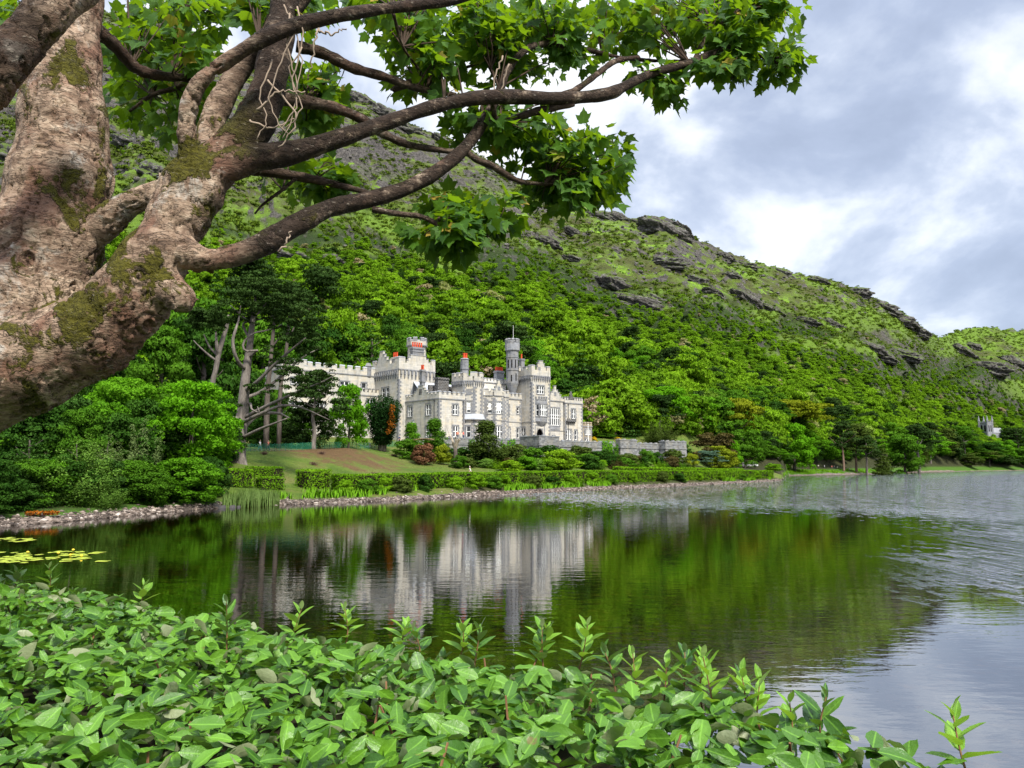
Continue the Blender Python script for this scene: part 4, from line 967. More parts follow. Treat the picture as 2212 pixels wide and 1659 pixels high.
for i in range(2):
    CR['plume%d' % i] = crown_mesh('crown_plume', plume_lobes(g_(70 + i), 24, 4.4, 9.6), 17000, 0.21, 75 + i, G['willow'], under=0.6, blend=0.4)
def cone_lobes(g, R_, H, tiers, z0=0.4, droop=0.25, sharp=1.0, k0=9):
    out = []
    for t in range(tiers):
        f = t / (tiers - 1); r = R_ * (1 - f) ** sharp + 0.25; z = z0 + (H - z0 - 0.3) * f
        k = max(3, int(k0 * (1 - f) + 3)); ph = g.uniform(0, 6.3)
        for i in range(k):
            a = ph + 2 * math.pi * i / k + g.normal() * 0.15; rr = r * g.uniform(0.78, 1.08)
            for q in (0.4, 0.8):
                s = max(0.22, rr * 0.30)
                out.append((math.cos(a) * rr * q, math.sin(a) * rr * q, z - droop * rr * q * q + g.normal() * 0.08, s * 1.15, s * 1.15, s * 0.42))
    out.append((0, 0, H - 0.35, 0.16, 0.16, 0.5))
    return out
for i in range(2):
    CR['spruce%d' % i] = crown_mesh('crown_spruce', cone_lobes(g_(80 + i), 2.9, 10, 13, droop=0.3), 5200, 0.34, 85 + i, G['conifer'], under=0.35, blend=0.2)
CR['droop'] = crown_mesh('crown_drooping', cone_lobes(g_(90), 4.4, 10, 15, droop=0.75, k0=12), 20000, 0.235, 91, G['conifer'], under=0.4, blend=0.2)
CR['cone'] = crown_mesh('crown_cone', dome_lobes(g_(92), 60, 3.2, 9.8, 0.1, (0.2, 0.32), 1.1, egg=0.85), 9000, 0.26, 93, G['conifer'], under=0.5)
CR['yew'] = crown_mesh('crown_yew', [(math.cos(a) * r * (0.4 + 0.6 * f), math.sin(a) * r * (0.4 + 0.6 * f), 2.0 + h * f, 0.62, 0.62, 0.95)
                                    for a, r, h in [(g_(94).uniform(0, 6.3) * 0 + i * 2.4, 0.5 + 1.75 * math.sqrt(i / 26), 7.4 - 2.2 * (i / 26) + 0.6 * math.sin(i * 5.1)) for i in range(27)] for f in np.linspace(0.0, 1, 7)],
                        19000, 0.23, 95, G['yew'], under=0.7, blend=0.35)
def pad_lobes(g, n, R_, z0, z1):
    out = []
    for i in range(n):
        a = g.uniform(0, 6.3); q = g.random() ** 0.6; f = g.random(); r = R_ * g.uniform(0.16, 0.30)
        w = R_ * (1.0 - 0.55 * f) * q
        out.append((math.cos(a) * w, math.sin(a) * w, z0 + (z1 - z0) * f, r, r, r * 0.34))
    return out
for i in range(2):
    CR['pine%d' % i] = crown_mesh('crown_pine', pad_lobes(g_(96 + i), 44, 5.0, 4.6, 9.8), 5600, 0.34, 98 + i, G['pine'], under=0.3, blend=0.15)
for i in range(4):
    CR['bush%d' % i] = crown_mesh('crown_bush', dome_lobes(g_(110 + i), 13, 5.0, 7.5, 0.2, (0.26, 0.46), 0.62, inner=0.4), 1700, 0.66, 120 + i, G['hill'], under=0.15, spread=0.7, shell=0.18, nrand=0.36)
CR['hillround'] = crown_mesh('crown_round', mass_lobes(g_(118), 42, 5.0, 9.0, 0.3, (0.16, 0.3), 0.7), 3600, 0.55, 119, G['hill'], under=0.2, nrand=0.36)
for i in range(2):
    CR['shrub%d' % i] = crown_mesh('crown_shrub', dome_lobes(g_(130 + i), 34, 5.0, 9.0, 0.2, (0.2, 0.36), 0.8, inner=0.35), 5200, 0.52, 135 + i, G['mid'], under=0.4)

def trunk_mesh(name, h, r, mat, seed, forks=5, lean=0.0, low=0.25, curve=0.25, reach=0.34):
    g = g_(seed); m = MB(); P = [(0, 0, -0.4)]; 
    for f in np.linspace(0.08, 1, 6): P.append((lean * f * f * h + g.normal() * curve * 0.1 * h * f, g.normal() * curve * 0.08 * h * f, h * f))
    m.tube(smooth_path(P, 12), r * np.linspace(1.25, 0.28, 12) ** 1.0, 8)
    P = np.array(P)
    for i in range(forks):
        f = low + (0.95 - low) * (i + 0.5) / forks; b0 = np.array([np.interp(f * h, P[:, 2], P[:, k]) for k in range(3)])
        a = g.uniform(0, 6.3); L = h * reach * g.uniform(0.7, 1.2) * (1.15 - 0.6 * f)
        e1 = b0 + np.array([math.cos(a) * L * 0.5, math.sin(a) * L * 0.5, L * 0.25]); e2 = b0 + np.array([math.cos(a) * L, math.sin(a) * L, L * 0.7])
        m.tube(smooth_path([b0, e1, e2], 7), r * (1 - 0.65 * f) * np.linspace(0.55, 0.12, 7), 6)
    return m.mesh(name, mat, smooth=True)
TR = {'plain': trunk_mesh('trunk', 7.5, 0.28, M_BARK, 1), 'pine': trunk_mesh('trunk_pine', 9.2, 0.26, M_BARKG, 2, forks=9, low=0.42), 'pine_red': trunk_mesh('trunk_pine', 9.2, 0.22, M_BARKR, 3, forks=10, low=0.5),
      'fork': trunk_mesh('trunk', 8.0, 0.22, M_BARKG, 4, forks=9, low=0.2, lean=0.12, curve=0.6), 'thin': trunk_mesh('trunk', 8.5, 0.13, M_BARK, 5, forks=7)}
def tree(name, cat, label, kind, px, Y, ytop, wpx, mat, trunk='plain', group=None, sink=0.0, dz=None, rz=None, cut=0.0, base=None):
    """stands on the ground in the direction of px at distance Y; reaches photo height ytop, wpx wide"""
    p = on_ground(px, Y) if base is None else base.copy()
    top = at(px, ytop, p.y).z; h = max(0.4, top - p.z + sink); w = wpx / (F / (p.y * cP))
    me = CR[kind]; co = np.empty(len(me.vertices) * 3, dtype=np.float32)
    if 'ext' not in me:
        me.vertices.foreach_get('co', co); c3 = co.reshape(-1, 3); me['ext'] = [float(np.percentile(np.abs(c3[:, :2]), 99.0)) * 2, float(c3[:, 2].max())]
    ex, ez = me['ext']
    t = thing(name, label, cat, (p.x, p.y, p.z - sink), random.uniform(0, 6.28) if rz is None else rz, group)
    c = link('crown', me, t); c.scale = (w / ex, w / ex, h / ez)
    if me.materials[0] is not mat:
        c.material_slots[0].link = 'OBJECT'; c.material_slots[0].material = mat
    if trunk:
        k = link('trunk', TR[trunk], t); k.scale = (h / 10 * 1.05, h / 10 * 1.05, h / 10)
    return t
# ---- the left bank
T = tree
T('conifer_tree', 'tree', 'drooping dark green conifer at the left edge of the bank behind the shingle', 'droop', 62, 64, 905, 190, G['conifer'])
T('conifer_tree', 'tree', 'smaller drooping conifer cut by the left edge of the picture, lowest on the bank', 'droop', -30, 60, 985, 170, G['conifer'])
T('willow_tree', 'tree', 'light green willow with upright plumes right of the drooping conifer', 'plume0', 165, 66, 935, 150, G['willow'], 'thin')
T('willow_bush', 'bush', 'small light green willow bush leaning over the shingle below the upright willow', 'plume1', 222, 66.5, 1015, 95, G['willow'], None, sink=0.4)
T('willow_tree', 'tree', 'grey-green feathery willow between the light willow and the sycamore bush', 'plume1', 232, 76, 936, 110, G['grey'], 'thin')
T('willow_tree', 'tree', 'slim pointed grey-green tree in front of the bright round sycamore', 'plume0', 305, 80, 903, 85, G['grey'], 'thin')
T('sycamore_tree', 'tree', 'broad layered sycamore half hidden behind the leaning trunk', 'mass0', 258, 98, 813, 185, G['sycamore'])
T('sycamore_tree', 'tree', 'bright green round-headed sycamore left of the old pine', 'mass2', 412, 92, 818, 205, G['fresh'], sink=0.0)
T('sycamore_bush', 'bush', 'low sycamore bush spreading over the bank beneath the bright round sycamore', 'mass1', 402, 77, 985, 150, G['sycamore'], None, sink=0.6)
T('dark_bush', 'bush', 'dark leafy bush over the shingle between the willow and the sycamore bush', 'mass0', 300, 72.5, 1000, 140, G['mid'], None, sink=0.6)
T('dark_bush', 'bush', 'dark bluish bush at the foot of the bright sycamore beside the clipped hedge', 'mass0', 452, 84, 985, 75, G['dark'], None, sink=0.5)
T('dark_bush', 'bush', 'shaded bush low on the bank behind the fallen orange branches', 'mass1', 20, 60, 1040, 120, G['dark'], None, sink=0.5)
T('dark_tree', 'tree', 'dark tree behind the willows under the leaning trunk', 'mass0', 120, 104, 880, 190, G['dark'])
T('dark_tree', 'tree', 'dark tree in the shade at the far left behind the conifer', 'mass1', 0, 100, 860, 190, G['dark'])
for i, (px, Y, yt, w, k, m) in enumerate([(340, 140, 700, 150, 'fine0', 'mid'), (250, 150, 660, 150, 'fine1', 'dark'), (430, 160, 665, 160, 'round1', 'dark'), (380, 185, 610, 150, 'round2', 'mid'), (300, 190, 600, 150, 'round0', 'sycamore'),
        (160, 160, 700, 160, 'round1', 'mid'), (60, 160, 690, 160, 'round2', 'mid'), (560, 190, 690, 130, 'round0', 'mid'), (640, 215, 690, 120, 'round1', 'dark'), (470, 200, 650, 120, 'round2', 'mid'), (700, 235, 690, 110, 'round2', 'dark'), (745, 240, 700, 95, 'round0', 'mid'), (800, 236, 690, 80, 'spruce0', 'conifer')]):
    T('wood_tree', 'tree', 'tall leafy tree in the dense dark wood behind the old pine and the round sycamore', k, px, Y, yt, w, G[m], group='trees of the wood behind the old pine')
gb = g_(66)
for i in range(26):
    px = -70 + 560 * (i + gb.random()) / 26; row = i % 2; Y = np.interp(px, [-70, 0, 281, 478], [53, 58, 69, 82]) + 2.5 + row * gb.uniform(8, 20)
    b0 = on_ground(px, Y); h = gb.uniform(2.2, 4.5) if row == 0 else gb.uniform(5, 9); w = gb.uniform(3.5, 6) * (1 if row == 0 else 1.5); sc = F / Y
    T('bank_bush', 'bush', 'leafy bush filling the shaded bank between the trees on the left shore', 'mass%d' % (i % 3), px, Y, CY + F * math.tan(PITCH) - (b0.z + h - CAMZ) * sc, w * sc, G[['dark', 'mid', 'dark', 'sycamore', 'conifer'][i % 5]], None, group='bushes filling the left bank', sink=0.5)
# ---- in front of the castle
T('yew_tree', 'tree', 'dark vase-shaped upright yew with an orange dead side at the castle corner', 'yew', 825, 150, 850, 74, G['yew'], None)
def yew_patch():
    t = [o for o in COL.objects if o.name.startswith('yew_tree')][0]; g = g_(5); s = t.children[0].scale
    L = [(1.25 + g.normal() * .25 + f * .3, -1.7 + g.normal() * .4, 3.4 + 4.4 * f, 0.34, 0.34, 0.55) for f in np.linspace(0, 1, 9)]
    V, Q, N, tt = lobe_cloud(L, 430, 0.22, 6, under=0.8)
    o = link('dead_branch', mesh_np('dead_branch', V, Q, [G['orange']], normals=N, tint=tt), t); o.scale = s; o.rotation_euler = (0, 0, -t.rotation_euler[2])
    m = MB()
    for a in np.linspace(0, 6.28, 9): m.tube(smooth_path([(0.25 * math.cos(a), 0.25 * math.sin(a), -0.5), (0.5 * math.cos(a), 0.5 * math.sin(a), 1.6), (1.3 * math.cos(a), 1.3 * math.sin(a), 4)], 6), np.linspace(0.26, 0.08, 6), 6)
    k = m.build('trunk', M_BARK, t, smooth=True); k.scale = s
yew_patch()
T('slim_tree', 'tree', 'slim light green tree with an airy crown left of the dark yew', 'mass2', 752, 138, 826, 84, G['fresh'], 'thin')
T('pine_tree', 'tree', 'low dark pine with a forked trunk behind the green barrier left of the slim tree', 'pine0', 676, 128, 800, 140, G['pine'], 'pine')
T('pine_bush', 'bush', 'dense dark lower boughs of the low pine on the lawn', 'mass0', 668, 131, 872, 100, G['pine'], None, sink=0.5)
T('conifer_shrub', 'shrub', 'bright green pointed shrub right of the yew below the lamp', 'cone', 888, 148, 910, 50, G['sycamore'], None)
T('conifer_shrub', 'shrub', 'green conical tree in front of the low wing windows', 'cone', 938, 150, 901, 60, G['mid'], None)
T('dark_bush', 'bush', 'green rhododendron mound behind the rust-coloured shrub', 'shrub0', 880, 141, 948, 60, G['mid'], None, sink=0.4)
T('rust_shrub', 'shrub', 'rust-brown twiggy rhododendron with a pinkish top on the bank', 'shrub1', 916, 136, 955, 54, G['rust'], None, sink=0.5)
T('blossom', 'flowers', 'pale pink blossom crowning the rust-brown rhododendron', 'bush0', 916, 136.2, 949, 44, G['flower'], None, base=on_ground(916, 136.2) + Vector((0, 0, 4.2)))
T('gold_shrub', 'shrub', 'yellow-green variegated shrub left of the bare pollard', 'shrub1', 958, 141, 958, 42, G['gold'], None, sink=0.4)
T('dark_bush', 'bush', 'dark green undergrowth between the bare pollard and the tall olive cone', 'shrub0', 998, 150, 965, 62, G['dark'], None, sink=0.4)
T('cone_tree', 'tree', 'tall dense olive-green conical conifer in front of the castle bay window', 'cone', 1050, 146, 905, 84, G['olive'], None)
T('lime_shrub', 'shrub', 'low bright lime shrub at the foot of the bastion behind the hedge', 'shrub0', 1103, 139, 993, 54, G['lime'], None, sink=0.4)
for i, (px, Y, yt, w, k, m, lab) in enumerate([
  (1112, 155, 965, 60, 'shrub1', 'olive', 'olive shrub with cream blossom against the dark wall right of the tall cone'),
  (1148, 152, 972, 44, 'shrub0', 'mid', 'yellow-green laurel left of the bastion corner'),
  (1188, 160, 968, 66, 'shrub0', 'dark', 'dark willow-leaved shrub right of the bastion corner'),
  (1212, 152, 976, 70, 'shrub1', 'lime', 'bright lime-green shrub in front of the bastion face'),
  (1248, 166, 968, 54, 'shrub0', 'olive', 'brownish shrub with pale blossom below the terrace wall'),
  (1266, 164, 985, 60, 'shrub1', 'mid', 'mid green shrub low in front of the terrace wall'),
  (1304, 176, 978, 56, 'shrub0', 'dark', 'dark shrub under the ivy on the terrace wall'),
  (1352, 182, 985, 44, 'shrub1', 'olive', 'olive shrub below the middle bastion of the wall'),
  (1375, 186, 990, 40, 'shrub0', 'maroon', 'brown-leaved shrub low against the far terrace wall'),
  (1395, 190, 976, 34, 'shrub1', 'mid', 'climbing shrub on the wall left of the far bastion'),
  (1455, 200, 976, 42, 'shrub0', 'olive', 'shaggy olive shrub on the far bastion front'),
  (1420, 198, 982, 26, 'shrub1', 'dark', 'narrow dark shrub left of the shaggy olive one'),
  (1492, 206, 985, 28, 'shrub0', 'gold', 'yellow bush at the end of the terrace wall'),
  (1530, 214, 973, 64, 'pine1', 'blue', 'blue-grey spreading cedar right of the yellow bush'),
  (1545, 232, 932, 88, 'round1', 'maroon', 'round copper-brown tree behind the blue cedar'),
  (1560, 222, 962, 60, 'round2', 'gold', 'yellow-green bush in front of the copper tree'),
  (1586, 236, 950, 38, 'cone', 'fresh', 'upright lime-green tree at the right of the copper tree'),
  (1475, 226, 965, 34, 'shrub1', 'dark', 'dark bush behind the end of the terrace wall')]):
    T('garden_shrub' if k.startswith('shrub') else 'garden_tree', 'shrub' if k.startswith('shrub') else 'tree', lab, k, px, Y, yt - (7 if k.startswith('shrub') else 0), w * (1.25 if k.startswith('shrub') else 1.1), G[m], None if k != 'round1' else 'plain', sink=0.4)
gs = g_(67)
for i in range(34):
    px = 985 + 500 * (i + gs.random()) / 34; Y = np.interp(px, [985, 1150, 1300, 1480], [141, 150, 168, 198]) + gs.uniform(-5, 3); b0 = on_ground(px, Y); h = gs.uniform(1.4, 3.4); sc = F / Y
    T('border_shrub', 'shrub', 'mixed shrub in the planted border between the long hedge and the terrace wall', ['shrub0', 'shrub1', 'plume1'][i % 3], px, Y, CY + F * math.tan(PITCH) - (b0.z + h - CAMZ) * sc, gs.uniform(2.4, 4.8) * sc, G[['mid', 'olive', 'sycamore', 'dark', 'willow', 'hedge', 'dark', 'maroon'][i % 8]], None, group='shrubs of the border below the terrace', sink=0.4)
# ---- trees right of the castle along the road and the far shore
for (kind, px, Y, yt, w, m, tr, lab) in [
  ('mass0', 1440, 262, 833, 130, 'fresh', 'plain', 'big bright green maple behind the far end of the terrace wall'),
  ('round2', 1500, 275, 850, 110, 'sycamore', 'plain', 'dense green tree right of the bright maple'),
  ('plume1', 1428, 236, 898, 74, 'olive', 'thin', 'thin-leaved olive tree standing above the terrace wall'),
  ('round0', 1395, 280, 850, 100, 'mid', 'plain', 'shaded tree just left of the bright maple'),
  ('round1', 1320, 275, 838, 110, 'dark', 'fork', 'dark spreading tree with pale bare limbs right of the castle'),
  ('round2', 1270, 268, 832, 90, 'mid', 'plain', 'dark green tree rising behind the castle east end'),
  ('round0', 1215, 262, 820, 90, 'dark', 'plain', 'dark tree close behind the entrance tower'),
  ('round0', 1552, 285, 856, 95, 'mid', 'plain', 'broad green oak between the maple and the golden oak'),
  ('spread0', 1592, 292, 858, 110, 'oak', 'fork', 'golden-topped oak above the bare trunks'),
  ('round1', 1610, 275, 925, 80, 'mid', 'fork', 'dense green tree over the pale trunks beside the van'),
  ('spread1', 1722, 405, 862, 165, 'oak', 'fork', 'wide yellow-green oak spreading behind the round tree'),
  ('round2', 1670, 392, 880, 90, 'mid', 'plain', 'green tree between the golden oaks'),
  ('mass2', 1716, 366, 912, 88, 'fresh', 'plain', 'bright green round tree on the lawn by the far shore'),
  ('round0', 1640, 360, 925, 80, 'sycamore', 'plain', 'leafy tree leaning over the parked van'),
  ('pine0', 1822, 398, 908, 62, 'pine', 'pine_red', 'tall pine with bare reddish trunks by the far beach'),
  ('pine1', 1850, 402, 912, 78, 'olive', 'pine_red', 'broad-topped pine right of the bare reddish trunks'),
  ('pine0', 1872, 396, 940, 60, 'pine', 'pine', 'lower pine leaning to the right beside the beach'),
  ('spruce0', 1908, 398, 935, 46, 'olive', None, 'grey-brown spruce standing alone on the far beach'),
  ('round1', 1955, 452, 936, 74, 'mid', 'plain', 'round green tree right of the lone spruce'),
  ('pine1', 1985, 520, 915, 76, 'pine', 'pine', 'dark pine behind the round tree of the far shore'),
  ('round2', 1930, 520, 912, 70, 'mid', 'plain', 'tree behind the lone spruce')]:
    T('shore_tree', 'tree', lab, kind, px, Y, yt, w, G[m], tr)
gq = g_(77)
for i in range(44):
    f = i / 43; px = 1960 + 300 * f + gq.normal() * 6; Y = np.interp(px, [1960, 2000, 2120, 2212, 2300], [505, 592, 705, 790, 850]) * (1 + 0.10 * gq.random())
    k = ['round0', 'pine0', 'round1', 'pine1', 'round2'][i % 5]; m = ['mid', 'pine', 'sycamore', 'pine', 'mid', 'olive', 'dark'][i % 7]
    T('lakeside_tree', 'tree', 'tree of the dark lakeside wood along the far right shore', k, px, Y, 1008 - gq.uniform(38, 92) * (0.6 if 2090 < px < 2170 else 1), gq.uniform(46, 74), G[m], 'pine' if k[0] == 'p' else None, group='trees along the far right shore')
# dark wood behind the castle and behind the road
for i in range(74):
    px = gq.uniform(780, 1800); b0 = np.interp(px, [780, 1000, 1300, 1600, 1690, 1800], [238, 252, 285, 318, 378, 425]); Y = b0 + gq.uniform(0, 55)
    k = ['round0', 'round1', 'round2', 'spruce1', 'round0', 'spruce0', 'pine1'][i % 7]; m = ['mid', 'dark', 'sycamore', 'conifer', 'mid', 'conifer', 'pine'][i % 7]
    p = on_ground(px, Y); hh = gq.uniform(12, 19); w = gq.uniform(10, 15) * (0.6 if 'spruce' in k else 1)
    sc = F / Y
    T('wood_tree', 'tree', 'tree at the foot of the wooded hill behind the castle and the road', k, px, Y, CY + F * math.tan(PITCH) - (p.z + hh - CAMZ) * sc, w * sc, G[m], None, group='trees at the foot of the hill')

for i in range(56):
    px = 1545 + 680 * (i + gq.random()) / 56; b0 = np.interp(px, [1545, 1600, 1672, 1702, 1800, 1900, 2000, 2120, 2240], [268, 290, 318, 386, 420, 466, 612, 728, 815]); Y = b0 + gq.uniform(0, 22)
    p = on_ground(px, Y); hh = gq.uniform(5, 12); w = gq.uniform(9, 15); sc = F / Y
    T('understorey_tree', 'tree', 'low dark tree of the shaded undergrowth behind the far lawn and beach', 'mass%d' % (i % 3), px, Y, CY + F * math.tan(PITCH) - (p.z + hh - CAMZ) * sc, w * sc, G[['dark', 'mid', 'dark', 'pine', 'sycamore'][i % 5]], None, group='undergrowth trees behind the far lawn', sink=1.0)
for px, Y, yt, w, k, m, lab in ((1652, 312, 958, 60, 'mass1', 'mid', 'leafy tree behind the parked van'), (1680, 318, 968, 50, 'mass2', 'sycamore', 'bushy tree between the van and the bright round tree'), (1694, 345, 975, 46, 'mass0', 'dark', 'dark bush at the corner of the far beach'), (1668, 262, 1000, 40, 'shrub0', 'hedge', 'low bright bush behind the end of the long hedge')):
    T('corner_tree', 'tree', lab, k, px, Y, yt, w, G[m], None, sink=0.6)
# ---- the wooded hillside
def build_hill_wood():
    g = g_(2024); N = 52000
    px = g.uniform(-260, 2480, N); a = np.array([px2a(p, 850) for p in (-260, 2480)]); a = np.interp(px, [-260, 2480], a)
    y5 = np.interp(a, SA, SN[:, 5, 0]); ry = np.interp(a, RA, RY)
    t = g.random(N) ** 1.15 * 0.97; y = y5 - 6 + (ry - y5) * t; x = a * y; z = terrain(x, y)
    P = np.stack([x, y, z], 1); qx, qy = project(P)
    lim = wood_limit(qx) + 34 * fbm(qx * 0.012, qy * 0.02, o=4, seed=41)
    dens = np.clip((qy - lim) / 45 + 0.5, 0.0, 1)
    # green tongues run up between the crags; crags stay open
    tong = sstep(0.18, 0.38, fbm(qx * 0.009 + qy * 0.011, qy * 0.018 - qx * 0.004, o=4, seed=44))
    dens = np.maximum(dens, 0.45 * tong * (qy > lim - 150))
    crag = sstep(2050, 1900, qx) * sstep(0.20, 0.36, fbm(x * 0.016, z * 0.022 + y * 0.004, o=4, seed=47)) * sstep(120, 10, qy - lim)
    outc = np.exp(-(((qx - 1345) / 85) ** 2 + ((qy - 628 - 0.35 * (qx - 1345)) / 34) ** 2))
    dens = dens * (1 - 0.9 * lush(qx, qy)) * (1 - 0.9 * crag) * (1 - np.clip(outc * 1.3, 0, 1))
    keep = (g.random(N) < dens) & (t < 0.96)
    P = P[keep]; qx, qy = qx[keep], qy[keep]; n = len(P)
    low = sstep(0, 210, qy - wood_limit(qx))
    sc = (0.26 + 0.80 * low) * g.uniform(0.55, 1.35, n) * np.where(g.random(n) < 0.08, 1.5, 1)
    # thin out by spacing on a grid so that crowns touch without piling up
    cell = {}; order = g.permutation(n); ok = np.zeros(n, bool)
    for i in order:
        r = 3.2 * sc[i]; key = (int(P[i, 0] // (r + 1e-6)), int(P[i, 1] // (r * 0.85 + 1e-6)), int(sc[i] * 3))
        if key in cell: continue
        cell[key] = 1; ok[i] = True
    P, sc, qy = P[ok], sc[ok], qy[ok]; n = len(P)
    kind = g.choice(8, n, p=[0.21, 0.21, 0.21, 0.20, 0.05, 0.03, 0.05, 0.04]); rot = g.uniform(0, 6.28, n)
    kind = np.where((sc < 0.5) & (kind > 3), kind % 4, kind)
    app = sc / np.linalg.norm(P, axis=1); big = np.argsort(-app)[:290]; rest = np.ones(n, bool); rest[big] = False
    names = ['bush0', 'bush1', 'bush2', 'bush3', 'spruce0', 'spruce1', 'hillround', 'pine1']; protos = {}
    for i in big:
        o = link('hillside_tree', CR[names[kind[i]]]); o.location = P[i] - np.array([0, 0, 0.8]); s = float(sc[i]) * (1.0 if kind[i] < 4 else 1.35)
        o.rotation_euler = (0, 0, rot[i]); o.scale = (s, s, s * g.uniform(0.8, 1.1))
        tag(o, 'leafy tree among those covering the lower slope of the mountain', 'tree', 'trees on the lower slope of the mountain'); protos.setdefault(int(kind[i]), o)
    me = bpy.data.meshes.new('hillside_wood'); V = P[rest] - np.array([0, 0, 0.6]); me.vertices.add(len(V)); me.vertices.foreach_set('co', V.astype(np.float32).ravel())
    for nm, tp, v in (('kind', 'INT', kind[rest]), ('rot', 'FLOAT', rot[rest]), ('scl', 'FLOAT', sc[rest])):
        q = me.attributes.new(nm, tp, 'POINT'); q.data.foreach_set('value', v.astype(np.int32 if tp == 'INT' else np.float32))
    wo = link('hillside_wood', me); tag(wo, 'continuous green scrub and woodland covering the mountain slope', 'woodland', kind='stuff')
    ng = bpy.data.node_groups.new('scatter_wood', 'GeometryNodeTree'); ng.interface.new_socket('Geometry', in_out='INPUT', socket_type='NodeSocketGeometry'); ng.interface.new_socket('Geometry', in_out='OUTPUT', socket_type='NodeSocketGeometry')
    nn, ll = ng.nodes.new, ng.links.new; gi, go = nn('NodeGroupInput'), nn('NodeGroupOutput'); jn = nn('GeometryNodeJoinGeometry')
    def na(name, tp):
        q = nn('GeometryNodeInputNamedAttribute'); q.data_type = tp; q.inputs[0].default_value = name
        return [o for o in q.outputs if o.enabled and o.name == 'Attribute'][0]
    kd, rt, sl_ = na('kind', 'INT'), na('rot', 'FLOAT'), na('scl', 'FLOAT'); cb = nn('ShaderNodeCombineXYZ'); ll(rt, cb.inputs[2])
    for k in range(8):
        if k not in protos: continue
        ip = nn('GeometryNodeInstanceOnPoints'); oi = nn('GeometryNodeObjectInfo'); oi.inputs['Object'].default_value = protos[k]; oi.transform_space = 'ORIGINAL'; oi.inputs['As Instance'].default_value = True
        cm = nn('FunctionNodeCompare'); cm.data_type = 'INT'; cm.operation = 'EQUAL'
        ci = [s for s in cm.inputs if s.type == 'INT']; ll(kd, ci[0]); ci[1].default_value = k
        ll(gi.outputs[0], ip.inputs['Points']); ll(cm.outputs[0], ip.inputs['Selection']); ll(oi.outputs['Geometry'], ip.inputs['Instance'])
        e2r = nn('FunctionNodeEulerToRotation'); ll(cb.outputs[0], e2r.inputs[0]); ll(e2r.outputs[0], ip.inputs['Rotation']); ll(sl_, ip.inputs['Scale']); ll(ip.outputs[0], jn.inputs[0])
    ll(jn.outputs[0], go.inputs[0]); md = wo.modifiers.new('scatter', 'NODES'); md.node_group = ng
    print('hill wood', n)
    scatter_heath(ng)
def scatter_heath(_ng):
    g = g_(2025); N = 60000; a = g.uniform(px2a(-200, 850), px2a(2420, 850), N); y5 = np.interp(a, SA, SN[:, 5, 0]); ry = np.interp(a, RA, RY)
    t = 0.12 + 0.90 * g.random(N) ** 0.8; y = y5 + (ry - y5) * t; x = a * y; z = terrain(x, y); P = np.stack([x, y, z], 1); qx, qy = project(P)
    hi = sstep(140, 300, z); above = sstep(60, -10, qy - wood_limit(qx)); cl = -0.16 * hi + fbm(x * 0.018 + z * 0.01, y * 0.03 - z * 0.012, o=4, seed=52)
    lu = lush(qx, qy); keep = (g.random(N) < np.maximum(above, lu) * np.maximum(sstep(-0.25, 0.25, cl), lu) * 0.66); rock = (g.random(N) < above * sstep(0.0, -0.3, cl) * 0.13)
    for nm, sel, lab, cat in (('heath', keep & ~rock, 'low tussocks of grass, heather and bracken on the open upper mountain', 'heath'), ('boulders', rock, 'grey boulders and ledges strewn over the open upper mountain', 'rocks')):
        Q = P[sel]; n = len(Q)
        if nm == 'heath':
            V, F4, NN, TT = lobe_cloud([(0, 0, 0.1, 1, 1, 0.45), (0.5, 0.3, 0.1, .7, .7, .4), (-.5, .35, .1, .7, .7, .35)], 42, 0.62, 9, under=0.0, spread=0.4); pm = None
            sc = g.uniform(0.9, 2.7, n); V3 = np.repeat(V[None], n, 0); mt = G['heath']; nt = np.repeat(np.clip(0.35 * lu[sel] + 0.45 * g.random(n) + 0.45 * sstep(-0.35, 0.4, fbm(Q[:, 0] * .015, Q[:, 1] * .02 + Q[:, 2] * .02, o=4, seed=55)), 0, 1), len(V))
        else:
            ico = bmesh.new(); bmesh.ops.create_icosphere(ico, subdivisions=1, radius=1); V = np.array([v.co[:] for v in ico.verts]); F4 = np.array([[v.index for v in f.verts] for f in ico.faces]); ico.free()
            V = V * (1 + 0.35 * vnoise(V[:, 0] * 1.7, V[:, 1] * 1.7, V[:, 2] * 1.7, 5))[:, None] * np.array([1.2, 0.8, 0.62]); sc = 0.5 + 2.2 * g.random(n) ** 3; V3 = np.repeat(V[None], n, 0); mt = M_ROCK; nt = np.repeat(g.random(n), len(V)); NN = None
        r = g.uniform(0, 6.28, n); c, s_ = np.cos(r)[:, None], np.sin(r)[:, None]
        W = np.stack([(V3[..., 0] * c - V3[..., 1] * s_) * sc[:, None], (V3[..., 0] * s_ + V3[..., 1] * c) * sc[:, None], V3[..., 2] * sc[:, None]], -1) + Q[:, None, :]
        FF = (F4[None] + (np.arange(n) * len(V))[:, None, None]).reshape(-1, F4.shape[1])
        nrm = None
        if NN is not None:
            nrm = np.repeat(NN[None], n, 0); nrm = np.stack([nrm[..., 0] * c - nrm[..., 1] * s_, nrm[..., 0] * s_ + nrm[..., 1] * c, nrm[..., 2]], -1).reshape(-1, 3)
        o = link(nm, mesh_np(nm, W.reshape(-1, 3), FF, [mt], normals=nrm, tint=nt)); tag(o, lab, cat, kind='stuff')
